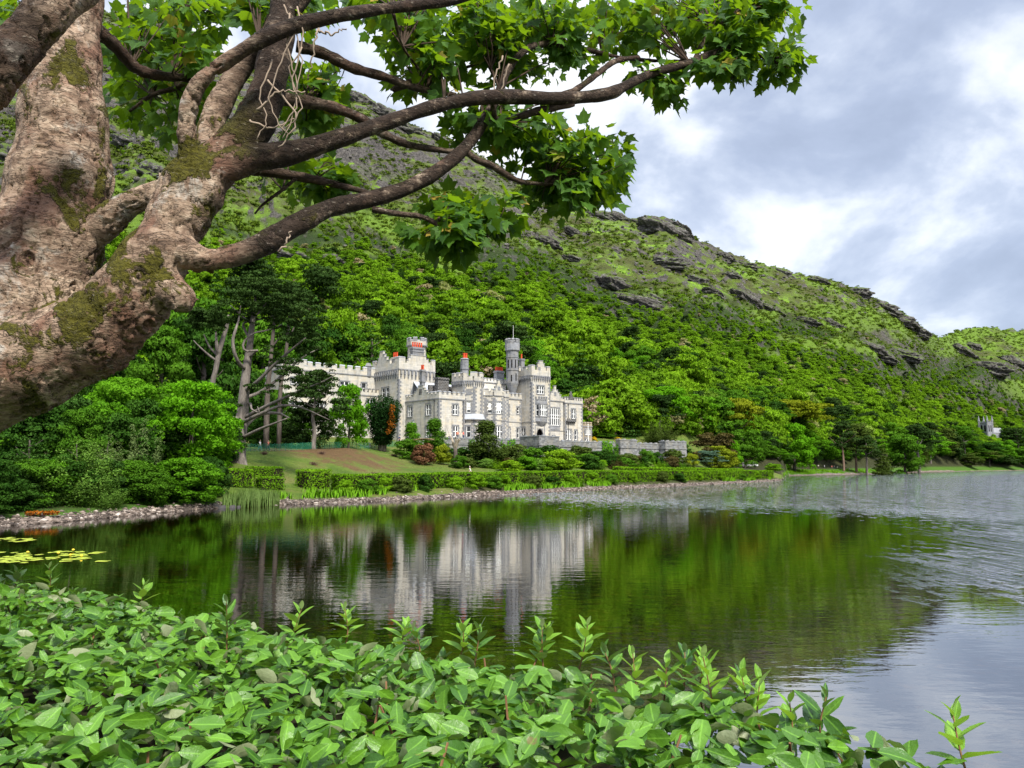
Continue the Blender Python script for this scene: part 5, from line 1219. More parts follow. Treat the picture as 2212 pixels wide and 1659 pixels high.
def outcrops():
    g = g_(88); meshes = []
    for k in range(4):
        ico = bmesh.new(); bmesh.ops.create_icosphere(ico, subdivisions=5, radius=1); V = np.array([v.co[:] for v in ico.verts]); Fc = np.array([[v.index for v in f.verts] for f in ico.faces]); ico.free()
        x, y, z = V.T; r = 1 + 0.30 * fbm(x * 1.6 + k * 7, y * 1.6, z * 1.6, o=3, seed=k) - 0.42 * np.abs(fbm(x * 3.2 + k, y * 3.2, z * 5.5, o=4, seed=30 + k)) + 0.10 * np.sign(np.sin(z * 9 + 2 * fbm(x * 2, y * 2, z * 2, o=2, seed=k)))
        meshes.append(mesh_np('rock_outcrop', V * r[:, None] * np.array([1.35, 0.8, 0.62]), Fc, [M_CRAG]))
    spots = [(1434, 489, 30), (1405, 494, 14), (1330, 470, 17), (1290, 462, 14), (1372, 476, 12), (1475, 503, 15), (1560, 549, 15), (1610, 566, 13), (1690, 586, 15), (1765, 602, 13), (1850, 628, 15), (1905, 660, 15), (1945, 688, 18), (1978, 712, 15), (775, 212, 26), (835, 245, 22), (890, 280, 17), (960, 305, 15), (1060, 360, 15), (1150, 410, 14),
             (1330, 612, 20), (1362, 640, 18), (1392, 655, 13), (1300, 600, 13), (1420, 640, 11), (1250, 560, 13), (1500, 600, 14), (1540, 625, 12), (1610, 640, 14), (1660, 665, 12), (1730, 690, 12), (1800, 700, 14), (1880, 745, 15), (1905, 765, 13), (1180, 520, 13), (1100, 470, 14), (1040, 440, 13), (2080, 760, 22), (2130, 790, 18), (2185, 780, 20), (2100, 745, 14), (1950, 760, 13),
             (300, 60, 26), (380, 90, 20), (640, 545, 13), (700, 560, 10), (60, 250, 12), (30, 330, 14), (280, 300, 13), (330, 360, 12), (1235, 500, 12), (1440, 560, 13), (1580, 590, 11)]
    for i, (px, py, s) in enumerate(spots):
        # find the slope point seen there by walking along the sight line
        d = ray(px, py); Ys = np.linspace(260, 1400, 900); x = d[0] / d[1] * Ys; zr = CAMZ + d[2] / d[1] * Ys; zt = terrain(x, Ys); hit = np.where(zt > zr - 1.0)[0]
        if not len(hit): hit = [int(np.argmin(zr - zt))]
        j = hit[0]; o = link('rock_outcrop', meshes[i % 4]); o.location = (x[j], Ys[j], zt[j] - s * 0.30); sq = s * g.uniform(.7, 1.05); o.scale = (sq * g.uniform(.8, 1.25), sq, sq * g.uniform(.75, 1.05)); o.rotation_euler = (g.normal() * .15, R(20) + g.normal() * .15, g.normal() * .5)
        tag(o, 'dark grey craggy rock outcrop breaking through the open mountainside', 'rock outcrop', 'rock outcrops on the mountain')
def crag_mat():
    b = NB('crag_rock'); p = b.pos(); n = b.noise(b.map(p, (0.35, 0.35, 0.8)), 1.0, 6, 0.72, 0.4); m = b.noise(p, 0.12, 5, 0.7)
    sp = b.n('ShaderNodeSeparateXYZ'); b.l(b.n('ShaderNodeNewGeometry').outputs['Normal'], sp.inputs[0])
    c = b.ramp(n, [(0.3, (0.026, 0.024, 0.023)), (0.47, (0.080, 0.075, 0.070)), (0.60, (0.155, 0.147, 0.138)), (0.76, (0.30, 0.29, 0.275))])
    c = b.mix(b.rng(b.math('ADD', sp.outputs[2], b.math('MULTIPLY', b.math('SUBTRACT', m, 0.5), 1.6)), 0.42, 0.75), c, (0.065, 0.095, 0.018))
    return b.end(b.pbr(c, 0.92, 0.12, b.bump(n, 1.0, 1.2)))
M_CRAG = crag_mat()
def rock_mat():
    b = NB('grey_mountain_rock'); n = b.noise(b.pos(), 0.9, 5, 0.7)
    return b.end(b.pbr(b.ramp(n, [(0.3, (0.026, 0.024, 0.022)), (0.5, (0.085, 0.078, 0.07)), (0.7, (0.22, 0.21, 0.195))]), 0.9, 0.15, b.bump(n, 0.8, 0.4)))
M_ROCK = rock_mat()
outcrops()
build_hill_wood()
# ------------------------------------------------------------------ the old pine on the lawn (limbs traced, each with its own depth)
def px_path(pts, Y0):
    """pts: (px,py,width_px,dY) -> world points and radii"""
    P, rr = [], []
    for px, py, w, dy in pts:
        Y = Y0 + dy; P.append(at(px, py, Y)); rr.append(w / 2 * Y / F)
    return P, rr
def build_pine():
    Y0 = 106.0; base = on_ground(510, Y0)
    root = thing('old_pine', 'huge old pine with stout grey trunk and long bare swept boughs on the lawn', 'tree', base)
    inv = Vector(base)
    def tube(name, pts, k=9, n=14, mat=M_BARKG):
        P, rr = px_path(pts, Y0); A = np.array([list(p - inv) + [r] for p, r in zip(P, rr)])
        B = smooth_path(A, n); m = MB(); m.tube(B[:, :3], np.maximum(B[:, 3], 0.015), k); return m.build(name, mat, root, smooth=True)
    tube('trunk', [(509, 1030, 58, 0), (510, 1010, 50, 0), (512, 985, 38, 0), (514, 955, 33, 0), (519, 925, 30, 0), (524, 895, 26, 0), (526, 865, 23, 0), (530, 820, 20, 0), (535, 780, 17, 0), (541, 735, 14, 0), (546, 690, 11, 0), (551, 650, 7, 0), (553, 622, 3, 0)], 12, 30)
    fl = MB()
    for i, (px, w) in enumerate(((489, 17), (500, 21), (513, 22), (525, 19), (534, 13))):
        P, rr = px_path([(px, 1020, w, -1.2), (px * 0.55 + 511 * 0.45, 985, w * 0.75, -1.0), (px * 0.45 + 513 * 0.55, 945, w * 0.65, -0.8), (px * 0.4 + 517 * 0.6, 900, w * 0.45, -0.5)], Y0)
        fl.tube(smooth_path([p - inv for p in P], 10), np.interp(np.linspace(0, 3, 10), range(4), rr), 7)
    fl.build('root_flare', M_BARKG, root, smooth=True)
    boughs = [
     [(524, 905, 10, 0), (560, 885, 8, -2), (600, 866, 7, -4), (652, 843, 5, -6), (700, 823, 3, -8), (730, 806, 1.5, -9)],
     [(526, 912, 9, -1), (565, 893, 7.5, -3), (610, 876, 6, -4), (650, 880, 4, -5), (690, 897, 2, -6), (712, 907, 1, -6)],
     [(525, 925, 9, 0), (560, 896, 8, 2), (600, 893, 6, 3), (625, 903, 3, 3)],
     [(525, 945, 8, -1), (560, 928, 7, -3), (590, 916, 5, -5), (620, 904, 3, -6)],
     [(528, 845, 9, 0), (555, 825, 8, -2), (590, 790, 6.5, -3), (630, 755, 5, -4), (660, 730, 2.5, -5)],
     [(530, 860, 8, 1), (565, 845, 7, 3), (605, 815, 6, 4), (650, 775, 4, 5), (690, 752, 2, 6)],
     [(532, 800, 8, 0), (515, 782, 8, -2), (506, 760, 7.5, -3), (503, 735, 7, -3), (509, 712, 6, -3), (516, 690, 4, -2), (520, 660, 2, -2)],
     [(536, 775, 6, 0), (552, 760, 6, -1), (556, 757, 5, -1.4), (530, 758, 5, -1.5), (526, 740, 5, -1.5), (548, 720, 4, -1), (585, 712, 3, -1), (610, 700, 2, 0)],
     [(541, 735, 6, 0), (530, 715, 6, 1), (527, 698, 5, 1), (560, 690, 4, 2), (590, 682, 2, 3)],
     [(519, 930, 9, -1), (502, 905, 8, -2), (490, 893, 5, -3), (478, 885, 2, -3)],
     [(522, 880, 7, 1), (540, 872, 6, 0), (544, 884, 4, -3), (560, 891, 3, -4), (556, 878, 1.5, -4)],
     [(546, 690, 5, 0), (565, 668, 4, 1), (585, 640, 2, 2)],
     [(544, 700, 5, 0), (520, 680, 3.5, 1), (498, 660, 2, 1)]]
    for bgh in boughs: tube('bough', bgh, 7, 16)
    g = g_(300); L = []
    def pads(cx, cy, rx, ry, n, dy0, dy1, r0=8, r1=17):
        for i in range(n):
            a = g.uniform(0, 6.3); q = math.sqrt(g.random()); px = cx + math.cos(a) * rx * q; py = cy + math.sin(a) * ry * q; Y = Y0 + g.uniform(dy0, dy1)
            p = at(px, py, Y) - inv; r = g.uniform(r0, r1) * Y / F; L.append((p.x, p.y, p.z, r * 1.2, r * 1.2, r * 0.55))
    pads(580, 640, 72, 40, 90, -5, 6, 7, 14); pads(640, 690, 60, 56, 80, -7, 5, 7, 14); pads(510, 672, 52, 26, 44, -4, 4, 6, 12); pads(552, 612, 40, 18, 30, -3, 3, 6, 12); pads(470, 700, 34, 30, 10, 0, 5, 6, 12)
    pads(665, 745, 26, 26, 12, -8, 4, 6, 12); pads(548, 690, 40, 20, 9, -2, 3, 6, 10); pads(660, 830, 52, 28, 26, -9, -5, 6, 13); pads(560, 842, 30, 14, 8, -3, 0, 6, 10); pads(505, 880, 18, 8, 6, -4, -2, 6, 9); pads(700, 800, 22, 20, 12, -9, -7, 5, 11); pads(628, 806, 34, 38, 26, -8, -3, 6, 12); pads(590, 770, 26, 24, 14, -5, 3, 6, 11)
    V, Q, N, t = lobe_cloud(L, 40000, 0.27, 301, under=0.25, blend=0.1, spread=0.9)
    link('crown', mesh_np('crown', V, Q, [G['pine']], normals=N, tint=t), root)
    # second stem standing behind, to the left, and two straight stems to the right
    for lab, pts, padl in (('second pine with a bare forked grey stem behind the round sycamore', [[(458, 838, 11, 0), (466, 800, 11, 0), (472, 765, 11, 0), (482, 730, 10, 0), (490, 705, 8, 0), (493, 680, 4, 0)], [(470, 770, 8, 0), (468, 745, 7, -1), (466, 715, 4, -1)], [(468, 780, 6, 0), (452, 768, 5, -1), (430, 748, 3, -2), (418, 735, 1.5, -2)], [(470, 768, 5, 0), (452, 748, 4, 0), (440, 722, 2, 0)]], (452, 690, 42, 26, 26)),
                        ('tall straight pine behind the swept boughs with a slim grey stem', [[(578, 845, 11, 0), (583, 800, 9, 0), (587, 750, 8, 0), (592, 700, 7, 0), (596, 650, 4, 0)], [(587, 750, 5, 0), (606, 728, 4, 0), (625, 715, 2, 0)]], (600, 655, 40, 26, 18)),
                        ('straight pine rising beside the west range behind the swept boughs', [[(606, 838, 9, 0), (615, 790, 8, 0), (620, 740, 7, 0), (624, 690, 6, 0), (626, 655, 3, 0)], [(621, 735, 5, 0), (640, 700, 3, 0), (652, 690, 2, 0)]], (640, 650, 40, 30, 20))):
        Yb = 128.0; px0 = pts[0][0][0]; b0 = on_ground(px0 - 4, Yb); rt = thing('pine_tree', lab, 'tree', b0)
        for i, q in enumerate(pts):
            if i == 0: q = [(px0 - 4, CY + F * math.tan(PITCH) - (b0.z - CAMZ) * F / Yb + 6, q[0][2] * 1.2, 0)] + q
            P, rr = px_path(q, Yb); B = smooth_path(np.array([list(p - b0) + [r] for p, r in zip(P, rr)]), 14); m = MB(); m.tube(B[:, :3], np.maximum(B[:, 3], .015), 8); m.build('trunk' if i == 0 else 'bough', M_BARK if 'straight' in lab else M_BARKG, rt, smooth=True)
        cx, cy, rx, ry, n = padl; LL = []
        for i in range(n):
            a = g.uniform(0, 6.3); q = math.sqrt(g.random()); p = at(cx + math.cos(a) * rx * q, cy + math.sin(a) * ry * q, Yb + g.uniform(-3, 3)) - b0; r = g.uniform(7, 15) * Yb / F; LL.append((p.x, p.y, p.z, r * 1.2, r * 1.2, r * .55))
        V, Q, N, t = lobe_cloud(LL, 6000, 0.34, 310 + n, under=0.3, blend=0.1, spread=0.9); link('crown', mesh_np('crown', V, Q, [G['pine']], normals=N, tint=t), rt)
build_pine()

# ------------------------------------------------------------------ clipped hedges along the shore
M_CORE = plain('hedge_twigs', (0.020, 0.018, 0.010), 0.95, 0.05, var=0.4)
def hedge(label, pts, width, height, leaf, per_m2, seed, mat=None, rough=0.14, base=None, bulge=0.0, name='clipped_hedge', group=None):
    """pts: world ground points of the middle line"""
    g = g_(seed); P = np.array([[p.x, p.y] for p in pts]); d = np.linalg.norm(np.diff(P, axis=0), axis=1); s = np.concatenate([[0], np.cumsum(d)]); Lt = s[-1]
    zg = np.array([gz(p.x, p.y) if base is None else base for p in pts]) - 0.15
    def along(u):
        x, y, z = np.interp(u, s, P[:, 0]), np.interp(u, s, P[:, 1]), np.interp(u, s, zg); e = 0.4
        tx = np.interp(u + e, s, P[:, 0]) - np.interp(u - e, s, P[:, 0]); ty = np.interp(u + e, s, P[:, 1]) - np.interp(u - e, s, P[:, 1]); k = np.hypot(tx, ty) + 1e-9
        return x, y, z, tx / k, ty / k
    n = int(per_m2 * (Lt * (2 * height + width) + 2 * width * height)); u = g.uniform(0, Lt, n); side = g.random(n) * (2 * height + width)
    top = (side < width); w = np.where(top, side - width / 2, np.where(side < width + height, -width / 2, width / 2)); h = np.where(top, height, (side - width) % height)
    end = g.random(n) < 2 * width * height / (Lt * (2 * height + width) + 2 * width * height); ue = g.integers(0, 2, n) * Lt
    u = np.where(end, ue, u); w = np.where(end, g.uniform(-.5, .5, n) * width, w); h = np.where(end, g.uniform(0, 1, n) * height, h)
    x, y, z, tx, ty = along(u); nx, ny = ty, -tx                          # right-hand normal
    sgn = np.where(w > 0, 1, -1)
    N = np.stack([np.where(end, tx * np.where(u > 0, 1, -1), np.where(top, 0, nx * sgn)), np.where(end, ty * np.where(u > 0, 1, -1), np.where(top, 0, ny * sgn)), np.where(top & ~end, 1.0, 0.12)], 1)
    wav = 1 + 0.10 * vnoise(u * 0.35, np.zeros(n), seed=seed) * (~top)
    Pp = np.stack([x + nx * w * wav, y + ny * w * wav, z + h], 1)
    lum = fbm(Pp[:, 0] * 1.1 + seed, Pp[:, 1] * 1.1, Pp[:, 2] * 1.1, o=3, seed=seed)
    Pp = Pp + unit(N) * (lum * rough * 2.2 * (1 - 0.6 * top) + g.normal(size=n) * rough * 0.35)[:, None]
    hole = lum < -0.30; keep = ~(hole & (g.random(n) < 0.75) & ~top)
    Nn = unit(unit(N) + g.normal(size=(n, 3)) * 0.25)[keep]
    V, Q = leaf_quads(Pp[keep], Nn, leaf, g); t = np.clip(0.6 * g.random(n) + 0.4 * (vnoise(u * 0.6, w, seed=seed + 3) * 0.5 + 0.5), 0, 1)[keep]
    root = thing(name, label, 'hedge', (pts[0].x, pts[0].y, zg[0]), 0, group)
    o = link('foliage', mesh_np('hedge_leaves', V - np.tile(np.array([pts[0].x, pts[0].y, zg[0]]), (len(V), 1)), Q, [mat or G['hedge']], normals=np.repeat(Nn, 4, 0), tint=np.repeat(t, 4)), root)
    m = MB(); uu = np.linspace(0.1, Lt - 0.1, max(2, int(Lt / 3))); k = width / 2 - 0.22
    for a, b in zip(uu[:-1], uu[1:]):
        x0, y0, z0, ax, ay = along(np.array([a])); x1, y1, z1, bx, by = along(np.array([b])); f = lambda v: float(v[0])
        q = [(f(x0) + f(ay) * s_, f(y0) - f(ax) * s_, f(z0)) for s_ in (-k, k)] + [(f(x1) + f(by) * s_, f(y1) - f(bx) * s_, f(z1)) for s_ in (-k, k)]
        hh = height - 0.2; V8 = q + [(v[0], v[1], v[2] + hh) for v in q]; V8 = [(v[0] - pts[0].x, v[1] - pts[0].y, v[2] - zg[0]) for v in V8]
        m.add(V8, [(0, 1, 3, 2), (4, 6, 7, 5), (0, 4, 5, 1), (2, 3, 7, 6), (0, 2, 6, 4), (1, 5, 7, 3)])
    m.build('twigs', M_CORE, root)
    return root
def shore_pt(px, off):
    a = px2a(px); Y = float(np.interp(a, SA, SN[:, 0, 0])) + off; return Vector((a * Y, Y, 0))
hedge('long clipped hedge with a flat bright top running along the whole shore below the castle', [shore_pt(p, 7.0) for p in np.linspace(722, 1612, 40)] + [shore_pt(1640, 6.5), shore_pt(1664, 6.0)], 1.7, 2.1, 0.26, 46, 501)
hedge('second flat-topped clipped hedge behind the long one at its far end', [shore_pt(p, 17) for p in np.linspace(1330, 1600, 12)], 1.6, 1.5, 0.28, 40, 502)
hedge('short square clipped hedge block at the foot of the old pine', [on_ground(484, 88.5), on_ground(537, 91)], 2.2, 2.0, 0.19, 75, 503)
hedge('low clipped hedge strip behind the square block', [on_ground(536, 97), on_ground(606, 101)], 1.6, 1.25, 0.19, 70, 504)
hedge('low rounded clipped hedge block near the reeds', [on_ground(558, 90.5), on_ground(608, 92.5)], 1.9, 1.5, 0.19, 75, 505)
hedge('square clipped hedge block left of the gap before the long hedge', [on_ground(652, 94.5), on_ground(704, 97.5)], 2.2, 2.3, 0.19, 75, 506)
hedge('clipped hedge high on the lawn behind the green barrier', [on_ground(600, 150), on_ground(668, 152)], 2, 2.6, 0.26, 46, 507)
hedge('dark clipped hedge high on the lawn between the pine stems', [on_ground(540, 148), on_ground(575, 149)], 2, 2.4, 0.26, 46, 508, G['dark'])
gh = g_(520)
for i in range(21):
    f = i / 20; px = 742 + f * 905 + gh.normal() * 8; off = 4.6 + gh.uniform(-0.5, 0.5); p = shore_pt(px, off); sc = F / p.y
    wpx = gh.uniform(1.8, 3.6) * sc; h = gh.uniform(1.5, 2.3); m = ['hedge', 'mid', 'hedge', 'olive', 'dark', 'hedge'][i % 6]; gzz = gz(p.x, p.y)
    T('bank_shrub', 'shrub', 'leafy shrub growing out of the shore bank against the front of the long hedge', 'shrub%d' % (i % 2), px, p.y, CY + F * math.tan(PITCH) - (gzz + h - CAMZ) * sc, wpx, G[m], None, group='shrubs along the front of the long hedge', sink=0.5)
T('bank_shrub', 'shrub', 'feathery olive bush in front of the left end of the long hedge', 'plume1', 861, 100.5, 1030, 62, G['olive'], None, sink=0.3)
T('bank_shrub', 'shrub', 'bright lime clipped bush just left of the long hedge start', 'shrub0', 736, 97, 1022, 34, G['hedge'], None, sink=0.3)

for px, Y, yt, w, k, m, lab in ((565, 134, 880, 70, 'mass1', 'dark', 'dark bush behind the trunk of the old pine'), (610, 138, 905, 60, 'mass0', 'pine', 'dark bush between the pine stems on the upper lawn'), (640, 150, 880, 70, 'mass2', 'mid', 'green bush below the west range'),
    (480, 125, 850, 80, 'mass1', 'dark', 'dark bushy tree behind the bright round sycamore'), (590, 170, 840, 70, 'mass0', 'mid', 'leafy tree in front of the west range left end'), (540, 160, 800, 90, 'mass2', 'dark', 'dark leafy tree behind the upper trunk of the old pine')):
    T('lawn_bush', 'bush', lab, k, px, Y, yt, w, G[m], None, sink=0.5)
# ------------------------------------------------------------------ the near sycamore
def syc_bark():
    b = NB('sycamore_bark'); o = b.coord()
    n1 = b.noise(o, 2.6, 6, 0.62, 0.6); n2 = b.noise(b.map(o, (9, 9, 14)), 1.0, 6, 0.74, 0.35); n3 = b.noise(o, 26, 4, 0.7); n4 = b.noise(b.map(o, (1, 1, 1), loc=(5, 2, 8)), 4.2, 5, 0.7, 0.5)
    c = b.ramp(n2, [(0.28, (0.050, 0.033, 0.023)), (0.42, (0.15, 0.098, 0.066)), (0.56, (0.29, 0.208, 0.146)), (0.72, (0.48, 0.385, 0.285))])
    c = b.mix(b.rng(n1, 0.49, 0.62, 0, 0.85), c, b.mix(n3, (0.075, 0.034, 0.021), (0.22, 0.115, 0.075)))
    c = b.mix(b.rng(n4, 0.58, 0.68, 0, 0.7), c, b.mix(n3, (0.30, 0.275, 0.23), (0.52, 0.49, 0.43)))
    sp = b.n('ShaderNodeSeparateXYZ'); b.l(b.n('ShaderNodeNewGeometry').outputs['Normal'], sp.inputs[0])
    mo = b.noise(b.map(o, (1, 1, 0.8), loc=(1.7, 0, 3.1)), 5.2, 5, 0.66, 0.5)
    mk = b.math('ADD', b.math('ADD', mo, b.math('MULTIPLY', sp.outputs[2], 0.10)), b.math('ADD', b.math('MULTIPLY', b.attr('mossy'), 0.15), b.math('MULTIPLY', b.math('SUBTRACT', b.noise(o, 38, 4, 0.7), 0.5), 0.16)))
    mm = b.rng(mk, 0.575, 0.63)
    c = b.mix(mm, c, b.mix(b.noise(o, 60, 3, 0.7), (0.016, 0.015, 0.003), (0.125, 0.112, 0.010)))
    c = b.mix(b.math('MULTIPLY', b.attr('dark'), b.rng(n2, 0.75, 0.50, 0.30, 0.97)), c, (0.024, 0.015, 0.010))  # backlit shade of the limbs, put into the bark colour
    kn = b.voro(b.map(o, (1, 1, 1)), 7.0, 'F1', 0); ring = b.math('SINE', b.math('MULTIPLY', kn, 70.0))
    fl = b.noise(b.map(o, (24, 24, 62)), 1.0, 5, 0.7, 0.3); ck = b.math('ABSOLUTE', b.math('SUBTRACT', b.noise(b.map(o, (11, 11, 30), loc=(3, 9, 1)), 1.0, 4, 0.65, 0.6), 0.5))
    c = b.mix(b.rng(ck, 0.012, 0.0, 0, 0.7), c, (0.03, 0.02, 0.014)); c = b.mix(b.rng(fl, 0.60, 0.72, 0, 0.5), c, (0.46, 0.40, 0.32))
    h = b.math('ADD', b.math('ADD', b.math('MULTIPLY', n2, 0.35), b.math('ADD', b.math('MULTIPLY', fl, 0.45), b.rng(ck, 0.0, 0.03, 0, 0.35))), b.math('ADD', b.math('MULTIPLY', n3, 0.35), b.math('MULTIPLY', mm, b.math('MULTIPLY_ADD', b.noise(o, 70, 3, 0.7), 1.2, 0.2))))
    return b.end(b.pbr(c, 0.88, 0.2, b.bump(h, 0.9, 0.022)))
M_SYC = syc_bark()
def sapling_leaf(name, cols, rough, trans, tcol, spec, under=None, rib=True):
    b = NB(name); t = b.attr('tint'); c = b.mix(t, cols[0], cols[1])
    c = b.mix(b.rng(t, 0.955, 0.975), c, (0.30, 0.21, 0.03))
    if rib: c = b.mix(b.rng(b.attr('rib'), 0.13, 0.02, 0, 0.4), c, tuple(min(1, x * 1.7 + 0.02) for x in cols[1]))
    o = b.coord(); c = b.mix(b.math('MULTIPLY', b.rng(b.noise(o, 30, 3, 0.6), 0.5, 0.7), 0.25), c, tuple(x * 0.6 for x in cols[0]))
    sp_ = b.math('MULTIPLY', b.rng(b.noise(o, 16, 4, 0.7), 0.66, 0.72), 0.75); c = b.mix(sp_, c, (0.13, 0.085, 0.03))
    if under is not None: c = b.mix(b.n('ShaderNodeNewGeometry').outputs['Backfacing'], c, under)
    p = b.n('ShaderNodeBsdfPrincipled'); b.l(c, p.inputs['Base Color']); b.put(p, 'Roughness', b.rng(b.noise(o, 55, 3, 0.6), 0.3, 0.7, rough - 0.07, rough + 0.14)); p.inputs['Specular IOR Level'].default_value = spec
    b.l(b.bump(b.noise(o, 120, 3, 0.6), 0.25, 0.01), p.inputs['Normal'])
    tr = b.n('ShaderNodeBsdfTranslucent'); tr.inputs[0].default_value = tcol + (1,)
    mx = b.n('ShaderNodeMixShader'); mx.inputs[0].default_value = trans; b.l(p.outputs[0], mx.inputs[1]); b.l(tr.outputs[0], mx.inputs[2])
    return b.end(mx.outputs[0])
M_SLEAF = sapling_leaf('sycamore_leaf', ((0.012, 0.042, 0.005), (0.062, 0.150, 0.008)), 0.6, 0.38, (0.22, 0.38, 0.008), 0.2)
M_VINE = plain('dry_ivy_stem', (0.26, 0.20, 0.15), 0.9, 0.1, var=0.4, scale=12)
SYC_OUT = np.array([(0, 0), (.17, -.05), (.46, .02), (.40, .17), (.52, .30), (.66, .62), (.46, .56), (.33, .55), (.27, .70), (.13, .80), (0, 1.05)])
SYC_OUT = np.vstack([SYC_OUT, [(-x, y) for x, y in SYC_OUT[-2:0:-1]]]); SYC_C = np.array([(0, 0.36)])
def place_leaves(shape2d, tris, P, tip, nrm, size, g, fold=0.22, curl=0.25, wave=0.0):
    """copies of one leaf outline at P with tip direction and normal"""
    n = len(P); T_ = unit(tip); N_ = unit(nrm - T_ * (nrm * T_).sum(1, keepdims=True)); S_ = np.cross(T_, N_)
    x = shape2d[:, 0][None, :] * g.uniform(0.74, 1.14, (n, 1)); y = shape2d[:, 1][None, :]
    fo = fold * g.uniform(0.3, 1.5, (n, 1)); cu = curl * g.uniform(-0.4, 1.4, (n, 1)); ph = g.uniform(0, 6.3, (n, 1))
    z = np.abs(x) * fo - cu * y * y + wave * np.sin(y * 9 + ph) * np.abs(x) * 2
    sz = size[:, None, None] if np.ndim(size) else size
    V = P[:, None, :] + sz * (x[..., None] * S_[:, None, :] + y[..., None] * T_[:, None, :] + z[..., None] * N_[:, None, :])
    m = shape2d.shape[0]; off = (np.arange(n) * m)[:, None, None]
    return V.reshape(-1, 3), [(tr[None] + off).reshape(-1, tr.shape[1]) for tr in tris]
SYC2D = np.vstack([SYC_C, SYC_OUT]); _k = len(SYC_OUT); SYC_T = [np.array([(0, 1 + i, 1 + (i + 1) % _k) for i in range(_k)])]
SYC_RIB = np.concatenate([[0.0], [0.0 if i in (0, 10) else 0.6 for i in range(_k)]])
M_TWIGD = plain('dark_twig', (0.05, 0.034, 0.024), 0.9, 0.1, var=0.3)
def syc_tree():
    base = Vector((-3.35, 3.3, 2.5))
    root = thing('sycamore_tree', 'near sycamore with mossy flaking trunks and long limbs framing the lake from the left', 'tree', base)
    g = g_(900); inv = np.array(base)
    D0 = 3.3
    def path(pts, n):
        A = np.array([list(at(px, py, Y)) + [w / 2 * Y / F] for px, py, w, Y in pts]); B = smooth_path(A, n); return B[:, :3] - inv, np.maximum(B[:, 3], 0.003)
    big = [
     ([(-560, 1500, 520, 3.3), (-560, 1080, 470, 3.3), (-330, 905, 420, 3.3), (-90, 785, 350, 3.32), (26, 710, 305, 3.34), (72, 620, 268, 3.36), (100, 520, 236, 3.38), (125, 410, 212, 3.4), (136, 300, 188, 3.4), (140, 200, 172, 3.42), (143, 100, 150, 3.44), (155, 0, 128, 3.46), (165, -120, 118, 3.5), (175, -260, 105, 3.55)], 40),
     ([(-230, 880, 300, 3.25), (-15, 806, 240, 3.22), (112, 764, 210, 3.2), (215, 712, 185, 3.2), (285, 640, 165, 3.2), (335, 560, 142, 3.22), (370, 490, 128, 3.25), (400, 430, 138, 3.28), (430, 385, 130, 3.3), (455, 350, 100, 3.32)], 30),
     ([(345, 610, 90, 3.18), (385, 640, 72, 3.14), (408, 652, 52, 3.12), (418, 655, 26, 3.12)], 8),
     ([(190, 520, 70, 3.38), (245, 470, 62, 3.34), (300, 432, 60, 3.3), (370, 405, 66, 3.28)], 10),
     ([(430, 400, 58, 3.24), (412, 350, 54, 3.22), (402, 290, 50, 3.2), (408, 230, 48, 3.18), (432, 180, 44, 3.16), (480, 138, 42, 3.15), (560, 88, 42, 3.15), (640, 55, 40, 3.2), (740, 32, 37, 3.25), (850, 16, 34, 3.35), (960, 2, 30, 3.45), (1070, -25, 24, 3.6)], 40),
     ([(430, 380, 70, 3.36), (450, 290, 62, 3.42), (475, 220, 58, 3.46), (520, 150, 52, 3.5), (575, 85, 50, 3.55), (640, 10, 48, 3.6), (690, -70, 42, 3.65)], 26),
     ([(450, 370, 110, 3.34), (515, 305, 96, 3.36), (560, 250, 84, 3.38), (582, 190, 74, 3.4), (596, 120, 70, 3.42), (610, 40, 66, 3.45), (622, -50, 62, 3.5)], 26),
     ([(470, 365, 95, 3.3), (540, 345, 66, 3.32), (640, 328, 54, 3.38), (740, 297, 46, 3.45), (840, 263, 42, 3.55), (930, 233, 40, 3.65), (1020, 213, 38, 3.75), (1110, 209, 38, 3.85), (1200, 213, 34, 3.95), (1280, 208, 32, 4.05), (1322, 200, 34, 4.1), (1350, 186, 26, 4.15), (1410, 158, 24, 4.25), (1490, 136, 22, 4.35), (1550, 112, 19, 4.45), (1600, 108, 14, 4.5), (1660, 128, 10, 4.55), (1712, 152, 6, 4.6)], 60),
     ([(390, 540, 90, 3.2), (440, 562, 62, 3.18), (500, 552, 54, 3.2), (580, 522, 52, 3.25), (650, 480, 50, 3.3), (720, 448, 46, 3.4), (800, 430, 42, 3.5), (880, 405, 40, 3.6), (950, 366, 36, 3.7), (1005, 318, 33, 3.8), (1045, 262, 29, 3.9), (1078, 200, 25, 4.0), (1100, 145, 22, 4.1), (1140, 105, 20, 4.2), (1190, 94, 17, 4.3), (1260, 106, 15, 4.4), (1340, 124, 13, 4.5), (1430, 132, 11, 4.6), (1510, 128, 7, 4.7)], 60),
     ([(-120, 230, 120, 2.7), (-10, 165, 112, 2.7), (50, 85, 102, 2.72), (115, 15, 96, 2.75), (190, -60, 90, 2.8)], 16)]
    M = MB()
    for bi, (pts, n) in enumerate(big):
        P, r = path(pts, n)
        if bi in (4, 5, 7, 8): r = r * 0.88
        wob = 1 + 0.05 * np.array([math.sin(i * 1.7 + n) for i in range(n)]); M.tube(P, r * wob, 14)
    tmp = M.build('tmp', M_SYC)
    rm = tmp.modifiers.new('remesh', 'REMESH'); rm.mode = 'VOXEL'; rm.voxel_size = 0.0095
    sm = tmp.modifiers.new('smooth', 'SMOOTH'); sm.factor = 0.5; sm.iterations = 9
    dg = bpy.context.evaluated_depsgraph_get(); me = bpy.data.meshes.new_from_object(tmp.evaluated_get(dg)); bpy.data.objects.remove(tmp)
